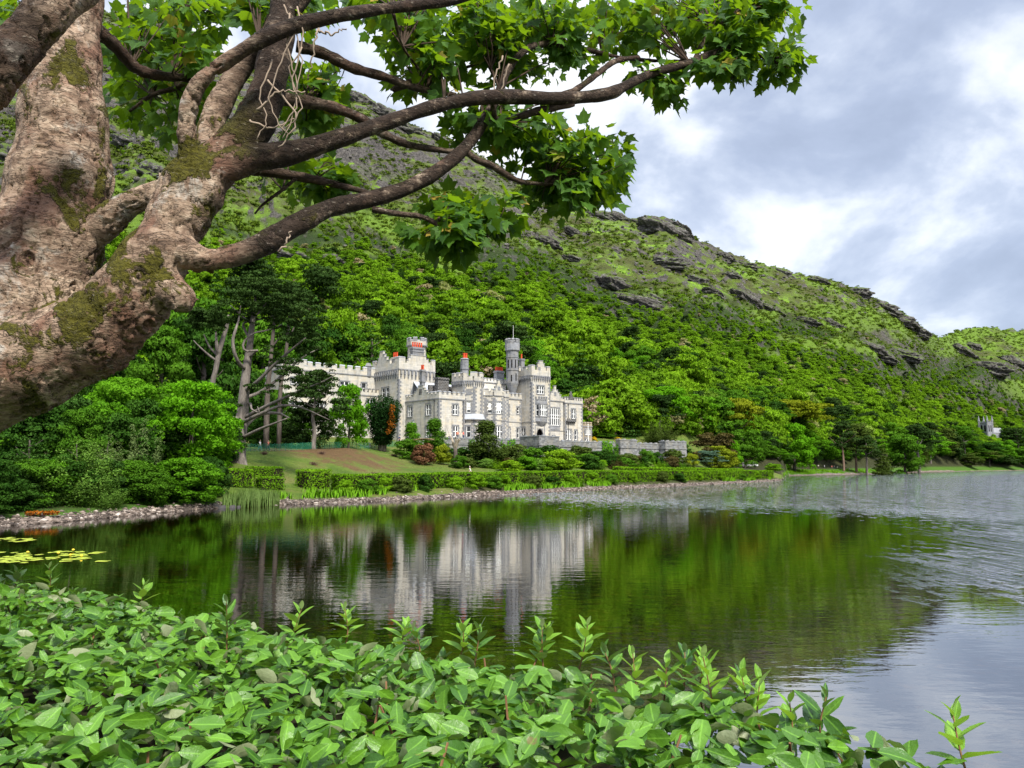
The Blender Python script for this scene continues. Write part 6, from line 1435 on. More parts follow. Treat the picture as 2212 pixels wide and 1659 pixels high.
    n = len(me.vertices); co = np.empty(n * 3, np.float32); me.vertices.foreach_get('co', co); co = co.reshape(-1, 3).astype(float); no = np.empty(n * 3, np.float32); me.vertices.foreach_get('normal', no); no = no.reshape(-1, 3)
    x, y, z = co.T
    px, py = project(co + inv); thin = np.interp(px, [250, 470, 700, 1600], [1, 1, 0.45, 0.15])
    mossy = np.zeros(n)
    for cx_, cy_, rx, ry, amt in ((135, 145, 46, 55, 1.6), (545, 265, 45, 70, 1.5), (400, 345, 60, 55, 1.3), (215, 650, 40, 60, 1.0), (245, 560, 30, 60, 1.0), (60, 880, 60, 60, 1.0), (150, 740, 60, 40, 1.0), (590, 150, 30, 40, .9), (440, 460, 40, 70, .8), (700, 330, 220, 30, .9), (150, 400, 30, 40, .8), (225, 400, 24, 60, .9), (640, 455, 160, 50, 1.1), (150, 470, 40, 30, .8)):
        mossy = np.maximum(mossy, amt * np.exp(-(((px - cx_) / rx) ** 2 + ((py - cy_) / ry) ** 2)))
    mossy_pre = mossy * (fbm(x * 5.2, y * 5.2, z * 4.2, o=3, seed=70) > -0.05)
    dsp = 0.010 * np.clip(mossy_pre, 0, 1) * (0.6 + fbm(x * 40, y * 40, z * 40, o=2, seed=71)) + 0.020 * fbm(x * 4, y * 5, z * 3.2, o=3, seed=61) + 0.004 * np.abs(fbm(x * 16, y * 16, z * 34, o=3, seed=62)) - 0.010 * (np.abs(fbm(x * 22, y * 22, z * 9, o=2, seed=65)) < 0.06) * (px < 480)
    knots = np.zeros(n)
    for kx, ky, kr, ka in ((300, 592, 17, .018), (318, 700, 15, .016), (262, 648, 10, .01), (60, 560, 20, .02), (205, 330, 10, .012), (160, 620, 14, .014)):
        q = np.hypot(px - kx, py - ky); knots += ka * np.cos(q / kr * 6) * np.exp(-(q / kr / 1.5) ** 2) * (no[:, 1] < 0)
    stub = np.exp(-((fbm(x * 30, y * 30, z * 30, o=2, seed=67) - 0.42) / 0.1) ** 2) * ((py > 560) & (px > 200) & (no[:, 2] < -0.1)) * 0.014
    co = co + no * (dsp * thin + knots + stub)[:, None]; me.vertices.foreach_set('co', co.astype(np.float32).ravel()); me.update()
    dark = sstep(440, 580, px) * 1.0 + 0.9 * sstep(150, 60, px) * sstep(220, 120, py) * (co[:, 1] + inv[1] < 3.0)  # where limbs get their backlit shade as painted colour
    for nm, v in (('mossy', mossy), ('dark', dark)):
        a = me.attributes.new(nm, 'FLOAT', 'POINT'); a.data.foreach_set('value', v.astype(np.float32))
    me.polygons.foreach_set('use_smooth', np.ones(len(me.polygons), bool)); me.materials.clear(); me.materials.append(M_SYC)
    link('trunk', me, root)
    thin_b = [
     [(1190, 212, 16, 3.95), (1240, 196, 15, 4.05), (1290, 160, 14, 4.15), (1330, 132, 13, 4.3), (1380, 124, 9, 4.45)],
     [(1000, 322, 16, 3.8), (1030, 345, 15, 3.82), (1062, 357, 15, 3.85), (1090, 375, 14, 3.9), (1125, 392, 12, 3.95), (1180, 398, 7, 4.05), (1230, 400, 4, 4.1)],
     [(805, 452, 15, 3.5), (860, 462, 13, 3.5), (910, 468, 12, 3.52), (950, 488, 11, 3.55), (985, 516, 9, 3.6), (1010, 532, 6, 3.65), (1040, 528, 4, 3.7)],
     [(640, 100, 26, 3.7), (700, 116, 26, 3.75), (760, 146, 24, 3.8), (830, 166, 20, 3.9), (900, 190, 16, 4.0), (985, 205, 10, 4.1)],
     [(600, 212, 30, 3.6), (660, 220, 28, 3.65), (720, 232, 25, 3.7), (780, 256, 22, 3.75), (830, 290, 20, 3.7), (880, 312, 17, 3.75), (950, 324, 14, 3.8), (1010, 332, 10, 3.85)],
     [(540, 366, 26, 3.45), (600, 374, 24, 3.5), (680, 388, 20, 3.55), (740, 402, 15, 3.6), (800, 418, 10, 3.6)],
     [(215, 70, 34, 3.6), (250, 100, 30, 3.7), (285, 140, 26, 3.8), (320, 158, 25, 3.85), (370, 166, 20, 3.9), (440, 168, 12, 4.0)],
     [(405, 172, 12, 4.0), (380, 190, 12, 4.05), (330, 205, 10, 4.1), (280, 240, 6, 4.2)],
     [(1060, 208, 14, 3.85), (1080, 262, 12, 3.95), (1160, 240, 18, 3.95), (1240, 225, 12, 4.0)],
     [(960, 145, 8, 4.3), (920, 160, 10, 4.2), (850, 195, 10, 4.1), (1040, 135, 6, 4.4)],
     [(1500, 132, 12, 4.4), (1520, 90, 10, 4.45), (1560, 50, 8, 4.5), (1610, 5, 6, 4.55), (1650, -30, 4, 4.6)],
     [(640, 385, 8, 3.5), (610, 410, 8, 3.5), (570, 440, 6, 3.5), (550, 462, 4, 3.5)],
     [(850, 30, 8, 3.6), (870, 100, 6, 3.8), (905, 150, 5, 4.0)],
     [(1660, 128, 7, 4.55), (1700, 120, 4, 4.6), (1735, 105, 2, 4.7)],
     [(1480, 140, 8, 4.4), (1560, 165, 6, 4.5), (1620, 170, 4, 4.6)]]
    for pts in thin_b:
        P, r = path(pts, 22); m = MB(); r = r * (1 + 0.10 * np.array([math.sin(i * 2.3) for i in range(22)])); m.tube(P, r, 8); me2 = m.mesh('branch', M_SYC, True)
        a = me2.attributes.new('dark', 'FLOAT', 'POINT'); a.data.foreach_set('value', np.full(len(me2.vertices), 0.85, np.float32)); link('branch', me2, root)  # thin branches carry the same painted backlit shade
    # leaf sprays: twigs from a branch, leaves along them
    sprays = [  # cx,cy,rx,ry,Y0,Y1,twigs, anchors
     ((960, 60, 175, 85, 3.9, 5.4, 64), [(900, 190, 4.0), (1000, 212, 3.8), (870, 100, 3.8), (1060, 150, 4.1)]),
     ((1000, 155, 190, 75, 4.0, 5.2, 32), [(960, 225, 3.7), (1078, 190, 4.0), (920, 195, 4.1)]),
     ((1240, 60, 190, 85, 4.1, 5.6, 50), [(1190, 94, 4.3), (1300, 118, 4.5), (1120, 120, 4.2), (1430, 132, 4.6)]),
     ((1500, 40, 175, 62, 4.3, 5.6, 48), [(1540, 60, 4.5), (1490, 136, 4.35), (1600, 108, 4.5)]),
     ((1610, 115, 120, 62, 4.3, 5.2, 40), [(1600, 108, 4.5), (1560, 165, 4.5), (1690, 130, 4.6)]),
     ((1640, 30, 85, 40, 4.4, 5.2, 22), [(1610, 20, 4.55)]),
     ((1240, 345, 110, 80, 3.9, 4.7, 38), [(1125, 392, 3.95), (1180, 398, 4.05), (1085, 262, 3.95)]),
     ((1245, 425, 90, 42, 3.9, 4.6, 20), [(1180, 398, 4.05), (1230, 400, 4.1)]),
     ((1120, 300, 70, 50, 3.9, 4.6, 12), [(1080, 262, 3.95), (1045, 262, 3.9)]),
     ((1020, 470, 105, 55, 3.5, 4.2, 30), [(950, 488, 3.55), (985, 516, 3.6), (1040, 528, 3.7)]),
     ((950, 520, 60, 28, 3.5, 4.0, 9), [(950, 488, 3.55)]),
     ((340, 95, 135, 90, 3.8, 5.4, 34), [(285, 140, 3.8), (370, 166, 3.9)]),
     ((360, 225, 130, 75, 4.0, 5.4, 34), [(330, 205, 4.1), (380, 190, 4.05)]),
     ((520, 25, 200, 42, 3.6, 5.0, 30), [(560, 88, 3.3), (430, 20, 4.0)]),
     ((675, 220, 62, 85, 3.8, 5.0, 26), [(660, 220, 3.65), (700, 116, 3.75)]),
     ((690, 395, 70, 55, 3.6, 4.4, 12), [(680, 388, 3.55), (610, 410, 3.5)]),
     ((1420, 190, 70, 30, 4.2, 4.8, 8), [(1410, 158, 4.25)]),
     ((1000, 270, 60, 30, 3.9, 4.5, 8), [(1045, 262, 3.9)]),
     ((30, 60, 60, 60, 3.6, 4.4, 8), [(60, 20, 3.9)]),
     ((800, 25, 60, 30, 3.8, 4.6, 8), [(850, 20, 3.4)])]
    for (cx_, cy_, rx, ry, Ya, Yb, nt), anc in sprays:
        tw = MB(); LP, LT, LN, LS = [], [], [], []
        for i in range(nt):
            a = g.uniform(0, 6.3); q = math.sqrt(g.random()); Y = g.uniform(Ya, Yb)
            e = np.array(at(cx_ + rx * q * math.cos(a), cy_ + ry * q * math.sin(a), Y)) - inv
            an = min(anc, key=lambda v: (v[0] - (cx_ + rx * q * math.cos(a))) ** 2 + (v[1] - (cy_ + ry * q * math.sin(a))) ** 2 + g.uniform(0, 4000)); s = np.array(at(*an)) - inv
            dist = np.linalg.norm(e - s); mid = s * 0.45 + e * 0.55 + np.array([0, 0, 0.10 * dist]) + g.normal(size=3) * 0.05 * dist
            B = smooth_path([s, mid, e], 12)
            tw.tube(B, np.linspace(0.0038 + 0.0016 * dist, 0.0014, 12), 5, cap=False)
            for j in range(int(12 + 8 * g.random())):
                f = g.uniform(max(0.3, 1 - 0.55 / max(dist, .3)), 1.0) if j else 1.0; p = np.array([np.interp(f * 11, range(12), B[:, k]) for k in range(3)])
                d = unit(g.normal(size=3) * np.array([1, 1, 0.5]) + unit(e - s) * 0.5); tipv = unit(d * 0.9 + np.array([0, 0, -0.55]))
                pt = p + d * g.uniform(0.03, 0.09)
                LP.append(pt); LT.append(tipv); LN.append(np.array([0, -0.35, 0.6]) + g.normal(size=3) * 0.55); LS.append(g.uniform(0.048, 0.090))
        LP, LT, LN, LS = map(np.array, (LP, LT, LN, LS))
        V, Fs = place_leaves(SYC2D, SYC_T, LP, LT, LN, LS, g, 0.20, 0.30)
        t = np.repeat(g.random(len(LP)), len(SYC2D)); rib = np.tile(SYC_RIB, len(LP))
        sp_ = link('leaf_spray', mesh_np('leaf_spray', V, Fs, [M_SLEAF], smooth=True, tint=t, attrs=dict(rib=rib)), root)
        tw.build('twig', M_TWIGD, sp_, smooth=True)
    # dead ivy stems on the stems
    vines = [[(628, 30), (622, 110), (640, 170), (632, 240), (610, 300)], [(645, 60), (600, 150), (585, 230), (620, 290)], [(575, 170), (640, 250), (600, 320)], [(650, 100), (632, 180), (650, 235), (615, 280)], [(555, 240), (600, 200), (660, 200)],
             [(590, 130), (560, 200), (575, 260), (555, 300)], [(345, 375), (352, 410), (360, 445)], [(360, 375), (385, 420), (410, 450)], [(430, 355), (432, 385), (438, 410)], [(380, 360), (420, 350), (465, 345)], [(350, 400), (400, 385), (440, 360)],
             [(80, 170), (100, 215), (120, 245)], [(110, 190), (140, 260), (180, 300)], [(60, 240), (85, 290), (110, 320)], [(690, 60), (680, 90), (672, 150)], [(690, 70), (720, 72), (748, 58)], [(600, 545), (620, 520), (628, 500)], [(480, 560), (520, 540), (560, 545)],
             [(640, 20), (655, 90), (628, 150), (642, 215), (618, 262), (600, 296)], [(612, 10), (636, 60), (650, 130), (640, 205)], [(540, 260), (585, 275), (640, 255)], [(1085, 120), (1068, 180), (1080, 230)], [(1100, 140), (1075, 215), (1060, 250)]]
    for v in vines:
        Yv = 3.26 if v[0][0] < 520 and v[0][1] > 330 else (3.27 if v[0][0] < 220 else (3.2 if v[0][0] < 700 else 3.95))
        P = [np.array(at(px_, py_, Yv + g.uniform(-0.015, 0.015))) - inv for px_, py_ in v]; m = MB(); B = smooth_path(P, 16) + g.normal(size=(16, 3)) * 0.004; m.tube(B, np.linspace(0.004, 0.0022, 16) * (1.3 if len(v) == 3 else 1.0), 5); m.build('ivy_stem', M_VINE, root, smooth=True)
syc_tree()

# ------------------------------------------------------------------ the near hedge
M_HLEAF = sapling_leaf('hedge_leaf', ((0.014, 0.058, 0.008), (0.110, 0.250, 0.014)), 0.38, 0.16, (0.16, 0.34, 0.012), 0.32, under=(0.20, 0.23, 0.12))
M_HSHOOT = sapling_leaf('hedge_shoot_leaf', ((0.10, 0.22, 0.018), (0.18, 0.36, 0.026)), 0.4, 0.32, (0.26, 0.46, 0.02), 0.4, under=(0.26, 0.34, 0.14))
M_HSTEM = plain('hedge_stem', (0.17, 0.088, 0.042), 0.8, 0.2, var=0.35, scale=30)
EL = np.array([(0, 0), (0, .25), (0, .5), (0, .76), (0, 1.0), (.15, .10), (.255, .33), (.25, .58), (.14, .83), (-.15, .10), (-.255, .33), (-.25, .58), (-.14, .83)])
EL_T = [np.array([(0, 5, 1), (0, 1, 9), (3, 8, 4), (3, 4, 12)]), np.array([(1, 5, 6, 2), (2, 6, 7, 3), (1, 2, 10, 9), (2, 3, 11, 10)]), np.array([(3, 7, 8), (3, 12, 11)])]
EL_RIB = np.array([0, 0, 0, 0, 0, .6, .9, .9, .6, .6, .9, .9, .6])
HD = np.array([HQ[1].y, -HQ[1].x, 0.0]); HN = np.array([HQ[1].x, HQ[1].y, 0.0]); HP = np.array([HQ[0].x, HQ[0].y, 0.0]); HTOP = 3.69
def qedge(t): return np.interp(t, [-2, .4, 2.0, 3.2, 3.75, 4.3, 5.2, 6.3], [.06, .06, .06, .14, .13, -.01, -.36, -.75])
def htop(t, q): return HTOP + 0.045 * fbm(t * 1.6, q * 1.6, o=3, seed=81) - 0.05 * sstep(-0.14, 0.02, q - qedge(t)) - 0.05 * sstep(-0.95, -1.15, q)
def near_hedge():
    g = g_(700); root = thing('near_hedge', 'glossy broad-leaved hedge with trimmed top filling the foreground below the sycamore', 'hedge', tuple(HP + np.array([0, 0, 2.5])))
    inv = HP + np.array([0, 0, 2.5])
    n = 17000; t = g.uniform(-1.6, 5.4, n); qe_ = qedge(t); q = -1.16 + (qe_ + 1.16) * g.random(n); dep = g.random(n) ** 1.4 * 0.15 + 0.03 * (fbm(t * 7, q * 7, o=2, seed=15) < -0.1)
    P = HP + t[:, None] * HD + q[:, None] * HN; P[:, 2] = htop(t, q) - dep - 0.01
    N = np.stack([np.zeros(n), np.full(n, -0.18), np.ones(n)], 1) + g.normal(size=(n, 3)) * 0.62
    az = g.uniform(0, 6.28, n); tip = np.stack([np.cos(az), np.sin(az), g.normal(size=n) * 0.42 + 0.16], 1)
    # the near side of the hedge, seen at the bottom left, and the lake side
    m = 5200; t2 = g.uniform(-1.6, 6.2, m); sd = g.random(m) < 0.7; q2 = np.where(sd, -1.15, qedge(t2) - 0.01); h2 = g.random(m) ** 0.8 * np.where(sd, 1.0, 0.4)
    P2 = HP + t2[:, None] * HD + (q2 + np.where(sd, 1, -1) * g.random(m) ** 1.5 * 0.10)[:, None] * HN; P2[:, 2] = htop(t2, q2) - h2
    N2 = np.where(sd, -1, 1)[:, None] * HN + np.array([0, 0, 0.5]) + g.normal(size=(m, 3)) * 0.45
    tip2 = g.normal(size=(m, 3)) * 0.6 + np.array([0, 0, -0.35]) + np.where(sd, -1, 1)[:, None] * HN * 0.4
    P, N, tip = np.vstack([P, P2]), np.vstack([N, N2]), np.vstack([tip, tip2]); n = len(P)
    sz = g.uniform(0.036, 0.076, n)
    V, Fs = place_leaves(EL, EL_T, P - inv - unit(tip) * (sz * 0.5)[:, None], tip, N, sz, g, 0.30, 0.34, 0.10)
    tint = np.clip(0.5 + 0.5 * fbm(t * 2, q * 2, o=2, seed=5), 0, 1); tint = np.concatenate([tint, g.random(m) * 0.5]) * 0.35 + 0.64 * g.random(n)
    link('foliage', mesh_np('hedge_leaves', V, Fs, [M_HLEAF], smooth=True, tint=np.repeat(tint, 13), attrs=dict(rib=np.tile(EL_RIB, n))), root)
    # dark inside of trimmed twigs
    c = MB(); tt = np.linspace(-1.7, 6.3, 30)
    for a, b_ in zip(tt[:-1], tt[1:]):
        P8 = [HP + a * HD - 1.03 * HN, HP + b_ * HD - 1.03 * HN, HP + b_ * HD + (float(qedge(b_)) - .11) * HN, HP + a * HD + (float(qedge(a)) - .11) * HN]
        lo = [p + np.array([0, 0, 2.4]) - inv for p in P8]; hi = [p + np.array([0, 0, HTOP - 0.17]) - inv for p in P8]; c.add(lo + hi, [(4, 5, 6, 7), (0, 1, 5, 4), (2, 3, 7, 6)])
    c.build('inner_twigs', M_CORE, root)
    for i in range(95):
        a = g.uniform(-1.5, 4.6); b_ = g.uniform(-1.15, float(qedge(a)) - 0.03); p = HP + a * HD + b_ * HN; p[2] = float(htop(np.array([a]), np.array([b_]))[0]) - 0.10; p = p - inv
        d = unit(np.array([g.normal() * 0.4, g.normal() * 0.4, 1.0])); L = g.uniform(0.05, 0.10); st = MB(); st.tube([p, p + d * L * 0.5 + g.normal(size=3) * 0.004, p + d * L], [0.0032, 0.0028, 0.0024], 5); st.build('cut_stem', M_HSTEM, root)
    # fresh upright shoots
    spots = [(490, 1420, .20), (745, 1390, .10), (985, 1430, .13), (1022, 1440, .10), (1140, 1450, .13), (1245, 1450, .15), (1175, 1450, .12), (1380, 1500, .08), (1430, 1530, .09), (1462, 1535, .14), (1520, 1545, .14), (1545, 1560, .17), (1590, 1560, .10), (1620, 1570, .11), (1650, 1580, .09),
             (1790, 1630, .10), (2100, 1690, .12), (100, 1275, .10), (22, 1275, .08), (300, 1310, .06), (640, 1370, .07), (1330, 1480, .07), (1700, 1610, .06), (860, 1420, .08), (905, 1430, .08)]
    for i, (px, py, h) in enumerate(spots):
        p = np.array(on_z(px, py, HTOP - 0.07)); p[2] -= 0.02; lean = np.array([g.normal() * 0.22, g.normal() * 0.15, 1.0]); h *= 0.6; top = p + unit(lean) * (h + 0.07)
        B = smooth_path([p, (p + top) / 2 + g.normal(size=3) * 0.008, top], 8); m = MB(); m.tube(B - inv, np.linspace(0.0028, 0.0012, 8), 5); s = m.build('shoot', M_HSTEM, root)
        k = int(7 + h * 45); f = np.linspace(0.30, 1.0, k); LP = np.stack([np.interp(f * 7, range(8), B[:, j]) for j in range(3)], 1); az = np.arange(k) * 2.4 + g.uniform(0, 6)
        up = np.interp(f, [0.2, 0.8, 1], [0.35, 0.9, 2.2]); tp = np.stack([np.cos(az), np.sin(az), up], 1); nr = np.stack([-np.cos(az) * up * 0.6, -np.sin(az) * up * 0.6, np.ones(k)], 1) + g.normal(size=(k, 3)) * 0.2
        sz = np.interp(f, [0.2, 0.7, 1], [0.075, 0.07, 0.034]) * g.uniform(0.8, 1.15, k); V, Fs = place_leaves(EL * np.array([0.82, 1]), EL_T, LP - inv, tp, nr, sz, g, 0.35, 0.15, 0.04)
        link('leaves', mesh_np('shoot_leaves', V, Fs, [M_HSHOOT if i % 3 else M_HLEAF], smooth=True, tint=np.repeat(g.random(k) * .9, 13), attrs=dict(rib=np.tile(EL_RIB, k))), s)
near_hedge()
CLOTH = {}
def cloth(c):
    if c not in CLOTH: CLOTH[c] = plain('cloth', c, 0.9, 0.1, var=0.15)
    return CLOTH[c]
def person(label, loc, rz, shirt, trousers, hair=(0.05, 0.03, 0.02), walk=True, scale=1.0, group=None):
    t = thing('person', label, 'person', loc, rz, group); t.scale = (scale,) * 3
    for me, nm, c in zip(person_meshes(walk), ('body', 'shirt', 'trousers', 'hair'), (None, shirt, trousers, hair)):
        o = link(nm, me, t)
        if c: o.material_slots[0].link = 'OBJECT'; o.material_slots[0].material = cloth(c)
    return t
SALM, WHT, NAVY, GREY, TEAL, RED, YEL, BLK = (0.62, 0.20, 0.13), (0.72, 0.72, 0.70), (0.03, 0.05, 0.12), (0.10, 0.10, 0.11), (0.12, 0.28, 0.30), (0.55, 0.10, 0.08), (0.62, 0.62, 0.08), (0.02, 0.02, 0.025)
person('person in a salmon pink top and grey trousers walking behind the green barrier', on_ground(578, 121), R(80), SALM, GREY)
person('person in a pale top and teal trousers half behind the old pine trunk', on_ground(560, 121.5), R(80), WHT, TEAL)
person('person in a white top beside the yew near the castle corner', on_ground(816, 163), R(-70), WHT, GREY, walk=False)
person('person in a dark suit standing at the castle corner behind the barrier', on_ground(862, 172), R(-30), NAVY, BLK, walk=False)
person('person in a bright salmon shirt leaning at the terrace parapet, the left one of two', cw(0.0, -7.0, 0.0), R(10), SALM, GREY, walk=False)
person('person with red hair and a coral top, the right one of two on the terrace', cw(1.5, -7.0, 0.0), R(60), RED, NAVY, hair=(0.22, 0.07, 0.02), walk=False)
person('person in a pale shirt and sun hat walking along the path behind the long hedge', shore_pt(1015, 9.3), R(90), WHT, TEAL, hair=(0.62, 0.58, 0.48), walk=True).location.z = 2.45
for px, Y, c1, c2, lab in ((1669, 292, YEL, GREY, 'person in a yellow high-visibility vest beside the tilted white sign'), (1768, 396, WHT, BLK, 'person in a white top on the far lakeside path, near the leaning bare trunk'), (1781, 398, (0.35, 0.42, 0.5), GREY, 'person in a pale blue top on the lakeside path'),
    (1797, 400, RED, GREY, 'person in a red top on the far lakeside path'), (1802, 402, GREY, NAVY, 'person in grey beside the one in red on the lakeside path'), (1809, 401, WHT, GREY, 'person in a white shirt right of the person in red on the path'), (1823, 404, NAVY, BLK, 'person in dark blue under the bare reddish pine trunks'),
    (1742, 388, BLK, BLK, 'person in black right of the bright round tree on the far lawn'), (1835, 402, TEAL, GREY, 'person in a teal jacket right of the reddish pine trunks'), (2026, 583, NAVY, GREY, 'person at the water edge of the far right beach')):
    person(lab, on_ground(px, Y), random.uniform(0, 6), c1, c2, walk=True)

# ------------------------------------------------------------------ van, signs, lamp, poles, barrier
def van():
    p = on_ground(1621, 282); t = thing('parked_van', 'white panel van parked at the end of the long hedge under the trees', 'van', p, R(-32))
    paint = plain('white_van_paint', (0.78, 0.79, 0.80), 0.3, 0.5); tyre = plain('tyre', (0.02, 0.02, 0.02), 0.9, 0.1)
    m = MB(); prof = [(-2.6, .45), (2.45, .45), (2.6, .75), (2.55, 1.05), (1.75, 1.25), (1.15, 2.0), (0.8, 2.12), (-2.45, 2.12), (-2.6, 1.9)]
    n = len(prof); V = [(x, -0.95, z) for x, z in prof] + [(x, 0.95, z) for x, z in prof]; m.add(V, [tuple(range(n)), tuple(range(2 * n - 1, n - 1, -1))] + [(i, n + i, n + (i + 1) % n, (i + 1) % n) for i in range(n)])
    b = m.build('body', paint, t); bv = b.modifiers.new('bevel', 'BEVEL'); bv.width = 0.06; bv.segments = 2
    g = MB(); g.add([(1.80, -0.85, 1.25), (1.80, 0.85, 1.25), (1.20, 0.8, 1.96), (1.20, -0.8, 1.96)], [(0, 1, 2, 3)]); g.build('windscreen', M_GLASS, t)
    for s in (-1, 1):
        q = MB(); q.add([(0.45, s * .965, 1.25), (1.5, s * .965, 1.25), (1.08, s * .965, 1.9), (0.45, s * .965, 1.9)], [(0, 1, 2, 3) if s < 0 else (3, 2, 1, 0)]); q.build('side_window', M_GLASS, t)
        for x in (-1.7, 1.65):
            w = MB(); k = 14; V = [(x + .34 * math.cos(i * 6.283 / k), s * y, .34 + .34 * math.sin(i * 6.283 / k)) for y in (.72, .97) for i in range(k)]
            w.add(V, [tuple(range(k)), tuple(range(2 * k - 1, k - 1, -1))] + [(i, (i + 1) % k, k + (i + 1) % k, k + i) for i in range(k)]); w.build('wheel', tyre, t)
        h = MB(); h.box(2.5, 2.63, s * .75 - .15, s * .75 + .15, .8, 1.0); h.build('headlight', M_BLIND, t)
van()
M_GREENMESH = None
def barrier_mats():
    b = NB('green_netting'); d = b.n('ShaderNodeBsdfDiffuse'); d.inputs[0].default_value = (0.035, 0.20, 0.11, 1); tr = b.n('ShaderNodeBsdfTransparent'); mx = b.n('ShaderNodeMixShader'); mx.inputs[0].default_value = 0.38
    b.l(tr.outputs[0], mx.inputs[1]); b.l(d.outputs[0], mx.inputs[2]); return b.end(mx.outputs[0])
def barrier():
    P = [on_ground(px, Y) for px, Y in ((440, 104), (480, 108.5), (530, 114), (580, 118), (640, 124), (700, 131), (750, 139), (795, 149), (830, 158), (874, 166))]
    A = smooth_path([tuple(p) for p in P], 46); A[:, 2] = [gz(x, y) for x, y, _ in A]
    t = thing('barrier', 'green netting barrier on thin posts curving along the lawn below the castle', 'fence', tuple(A[0])); M2 = barrier_mats(); gp = plain('green_post', (0.02, 0.09, 0.06), 0.6, 0.3)
    o = A[0]; m = MB(); V = []; 
    for p in A: V += [tuple(p - o + np.array([0, 0, .08])), tuple(p - o + np.array([0, 0, 1.15]))]
    m.add(V, [(2 * i, 2 * i + 2, 2 * i + 3, 2 * i + 1) for i in range(len(A) - 1)]); m.build('netting', M2, t)
    for p in A:
        q = MB(); q.cyl((p[0] - o[0], p[1] - o[1]), .035, .03, p[2] - o[2] - .1, p[2] - o[2] + 1.25, 6); q.build('post', gp, t)
barrier()
def lamp():
    p = on_ground(891, 158); t = thing('lamp_post', 'old lamp post with a glass lantern standing before the castle wing', 'street lamp', p); top = at(891, 906, 158).z - p.z
    m = MB(); m.cyl((0, 0), .12, .09, -.2, .9, 8); m.cyl((0, 0), .06, .045, .9, top - .95, 8); m.cyl((0, 0), .05, .16, top - .95, top - .85, 8); m.build('post', M_IRON, t)
    q = MB(); q.cyl((0, 0), .17, .28, top - .85, top - .3, 6); q.build('lantern', plain('lantern_glass', (0.45, 0.47, 0.45), 0.15, 0.5), t)
    r = MB(); r.cyl((0, 0), .36, .06, top - .3, top - .08, 6); r.cyl((0, 0), .04, .01, top - .08, top + .1, 6); r.build('cap', M_IRON, t)
lamp()
def pole(label, base, top, r, mat):
    t = thing('pole', label, 'pole', base); m = MB(); m.cyl((0, 0), r, r * .8, -.2, top - base.z, 8); m.build('shaft', mat, t); c = MB(); c.cyl((0, 0), r * 1.6, r * 1.2, top - base.z, top - base.z + r * 1.5, 8); c.build('cap', mat, t)
_pb = cw(50.5, 2.5, -0.1); pole('slim white pole standing on the terrace right of the castle', _pb, at(1304, 918, _pb.y).z, 0.10, M_SASH)
def sign(label, p, rz, w, h):
    t = thing('info_sign', label, 'sign', p, rz); m = MB(); m.box(-.05, .05, -.05, .05, -.1, .9); m.build('post', M_IRON, t); M = Matrix.Translation((0, 0, 1.05)) @ Matrix.Rotation(R(-50), 4, 'X'); q = MB(); q.box(-w / 2, w / 2, -h / 2, h / 2, -.03, .03, M); q.build('board', M_SASH, t)
sign('white tilted information board at the end of the long hedge near the van', on_ground(1661, 288), R(10), 1.3, 0.9); sign('small tilted sign board by the wooden table on the far right beach', on_ground(1979, 556), R(0), 1.8, 1.2)
def box_sign():
    p = on_ground(795, 151.5); t = thing('notice', 'small white notice with a yellow mark fixed at the green barrier', 'sign', p, R(20)); m = MB(); m.box(-.45, .45, -.12, .12, .15, 1.0); m.build('panel', M_SASH, t)
    q = MB(); q.box(-.1, .18, -.135, -.12, .4, .75); q.build('mark', plain('yellow_print', (0.7, 0.5, 0.05), 0.7), t); k = MB(); k.box(-.4, -.34, -.05, .05, -.2, .15); k.box(.34, .4, -.05, .05, -.2, .15); k.build('foot', M_IRON, t)
box_sign()
def picnic():
    p = on_ground(1962, 500); t = thing('picnic_table', 'brown wooden picnic table on the far right beach under the trees', 'table', p, R(15)); wd = plain('brown_wood', (0.16, 0.09, 0.05), 0.85, 0.1, var=.3)
    m = MB(); m.box(-1.6, 1.6, -.6, .6, .74, .82); m.build('tabletop', wd, t)
    for s in (-1, 1):
        q = MB(); q.box(-1.6, 1.6, s * 1.0 - .2, s * 1.0 + .2, .42, .5); q.build('seat', wd, t); k = MB(); k.box(s * 1.2 - .06, s * 1.2 + .06, -1.0, 1.0, .3, .42); k.box(s * 1.2 - .05, s * 1.2 + .05, -.5, -.38, 0, .74); k.box(s * 1.2 - .05, s * 1.2 + .05, .38, .5, 0, .74); k.build('leg', wd, t)
picnic()
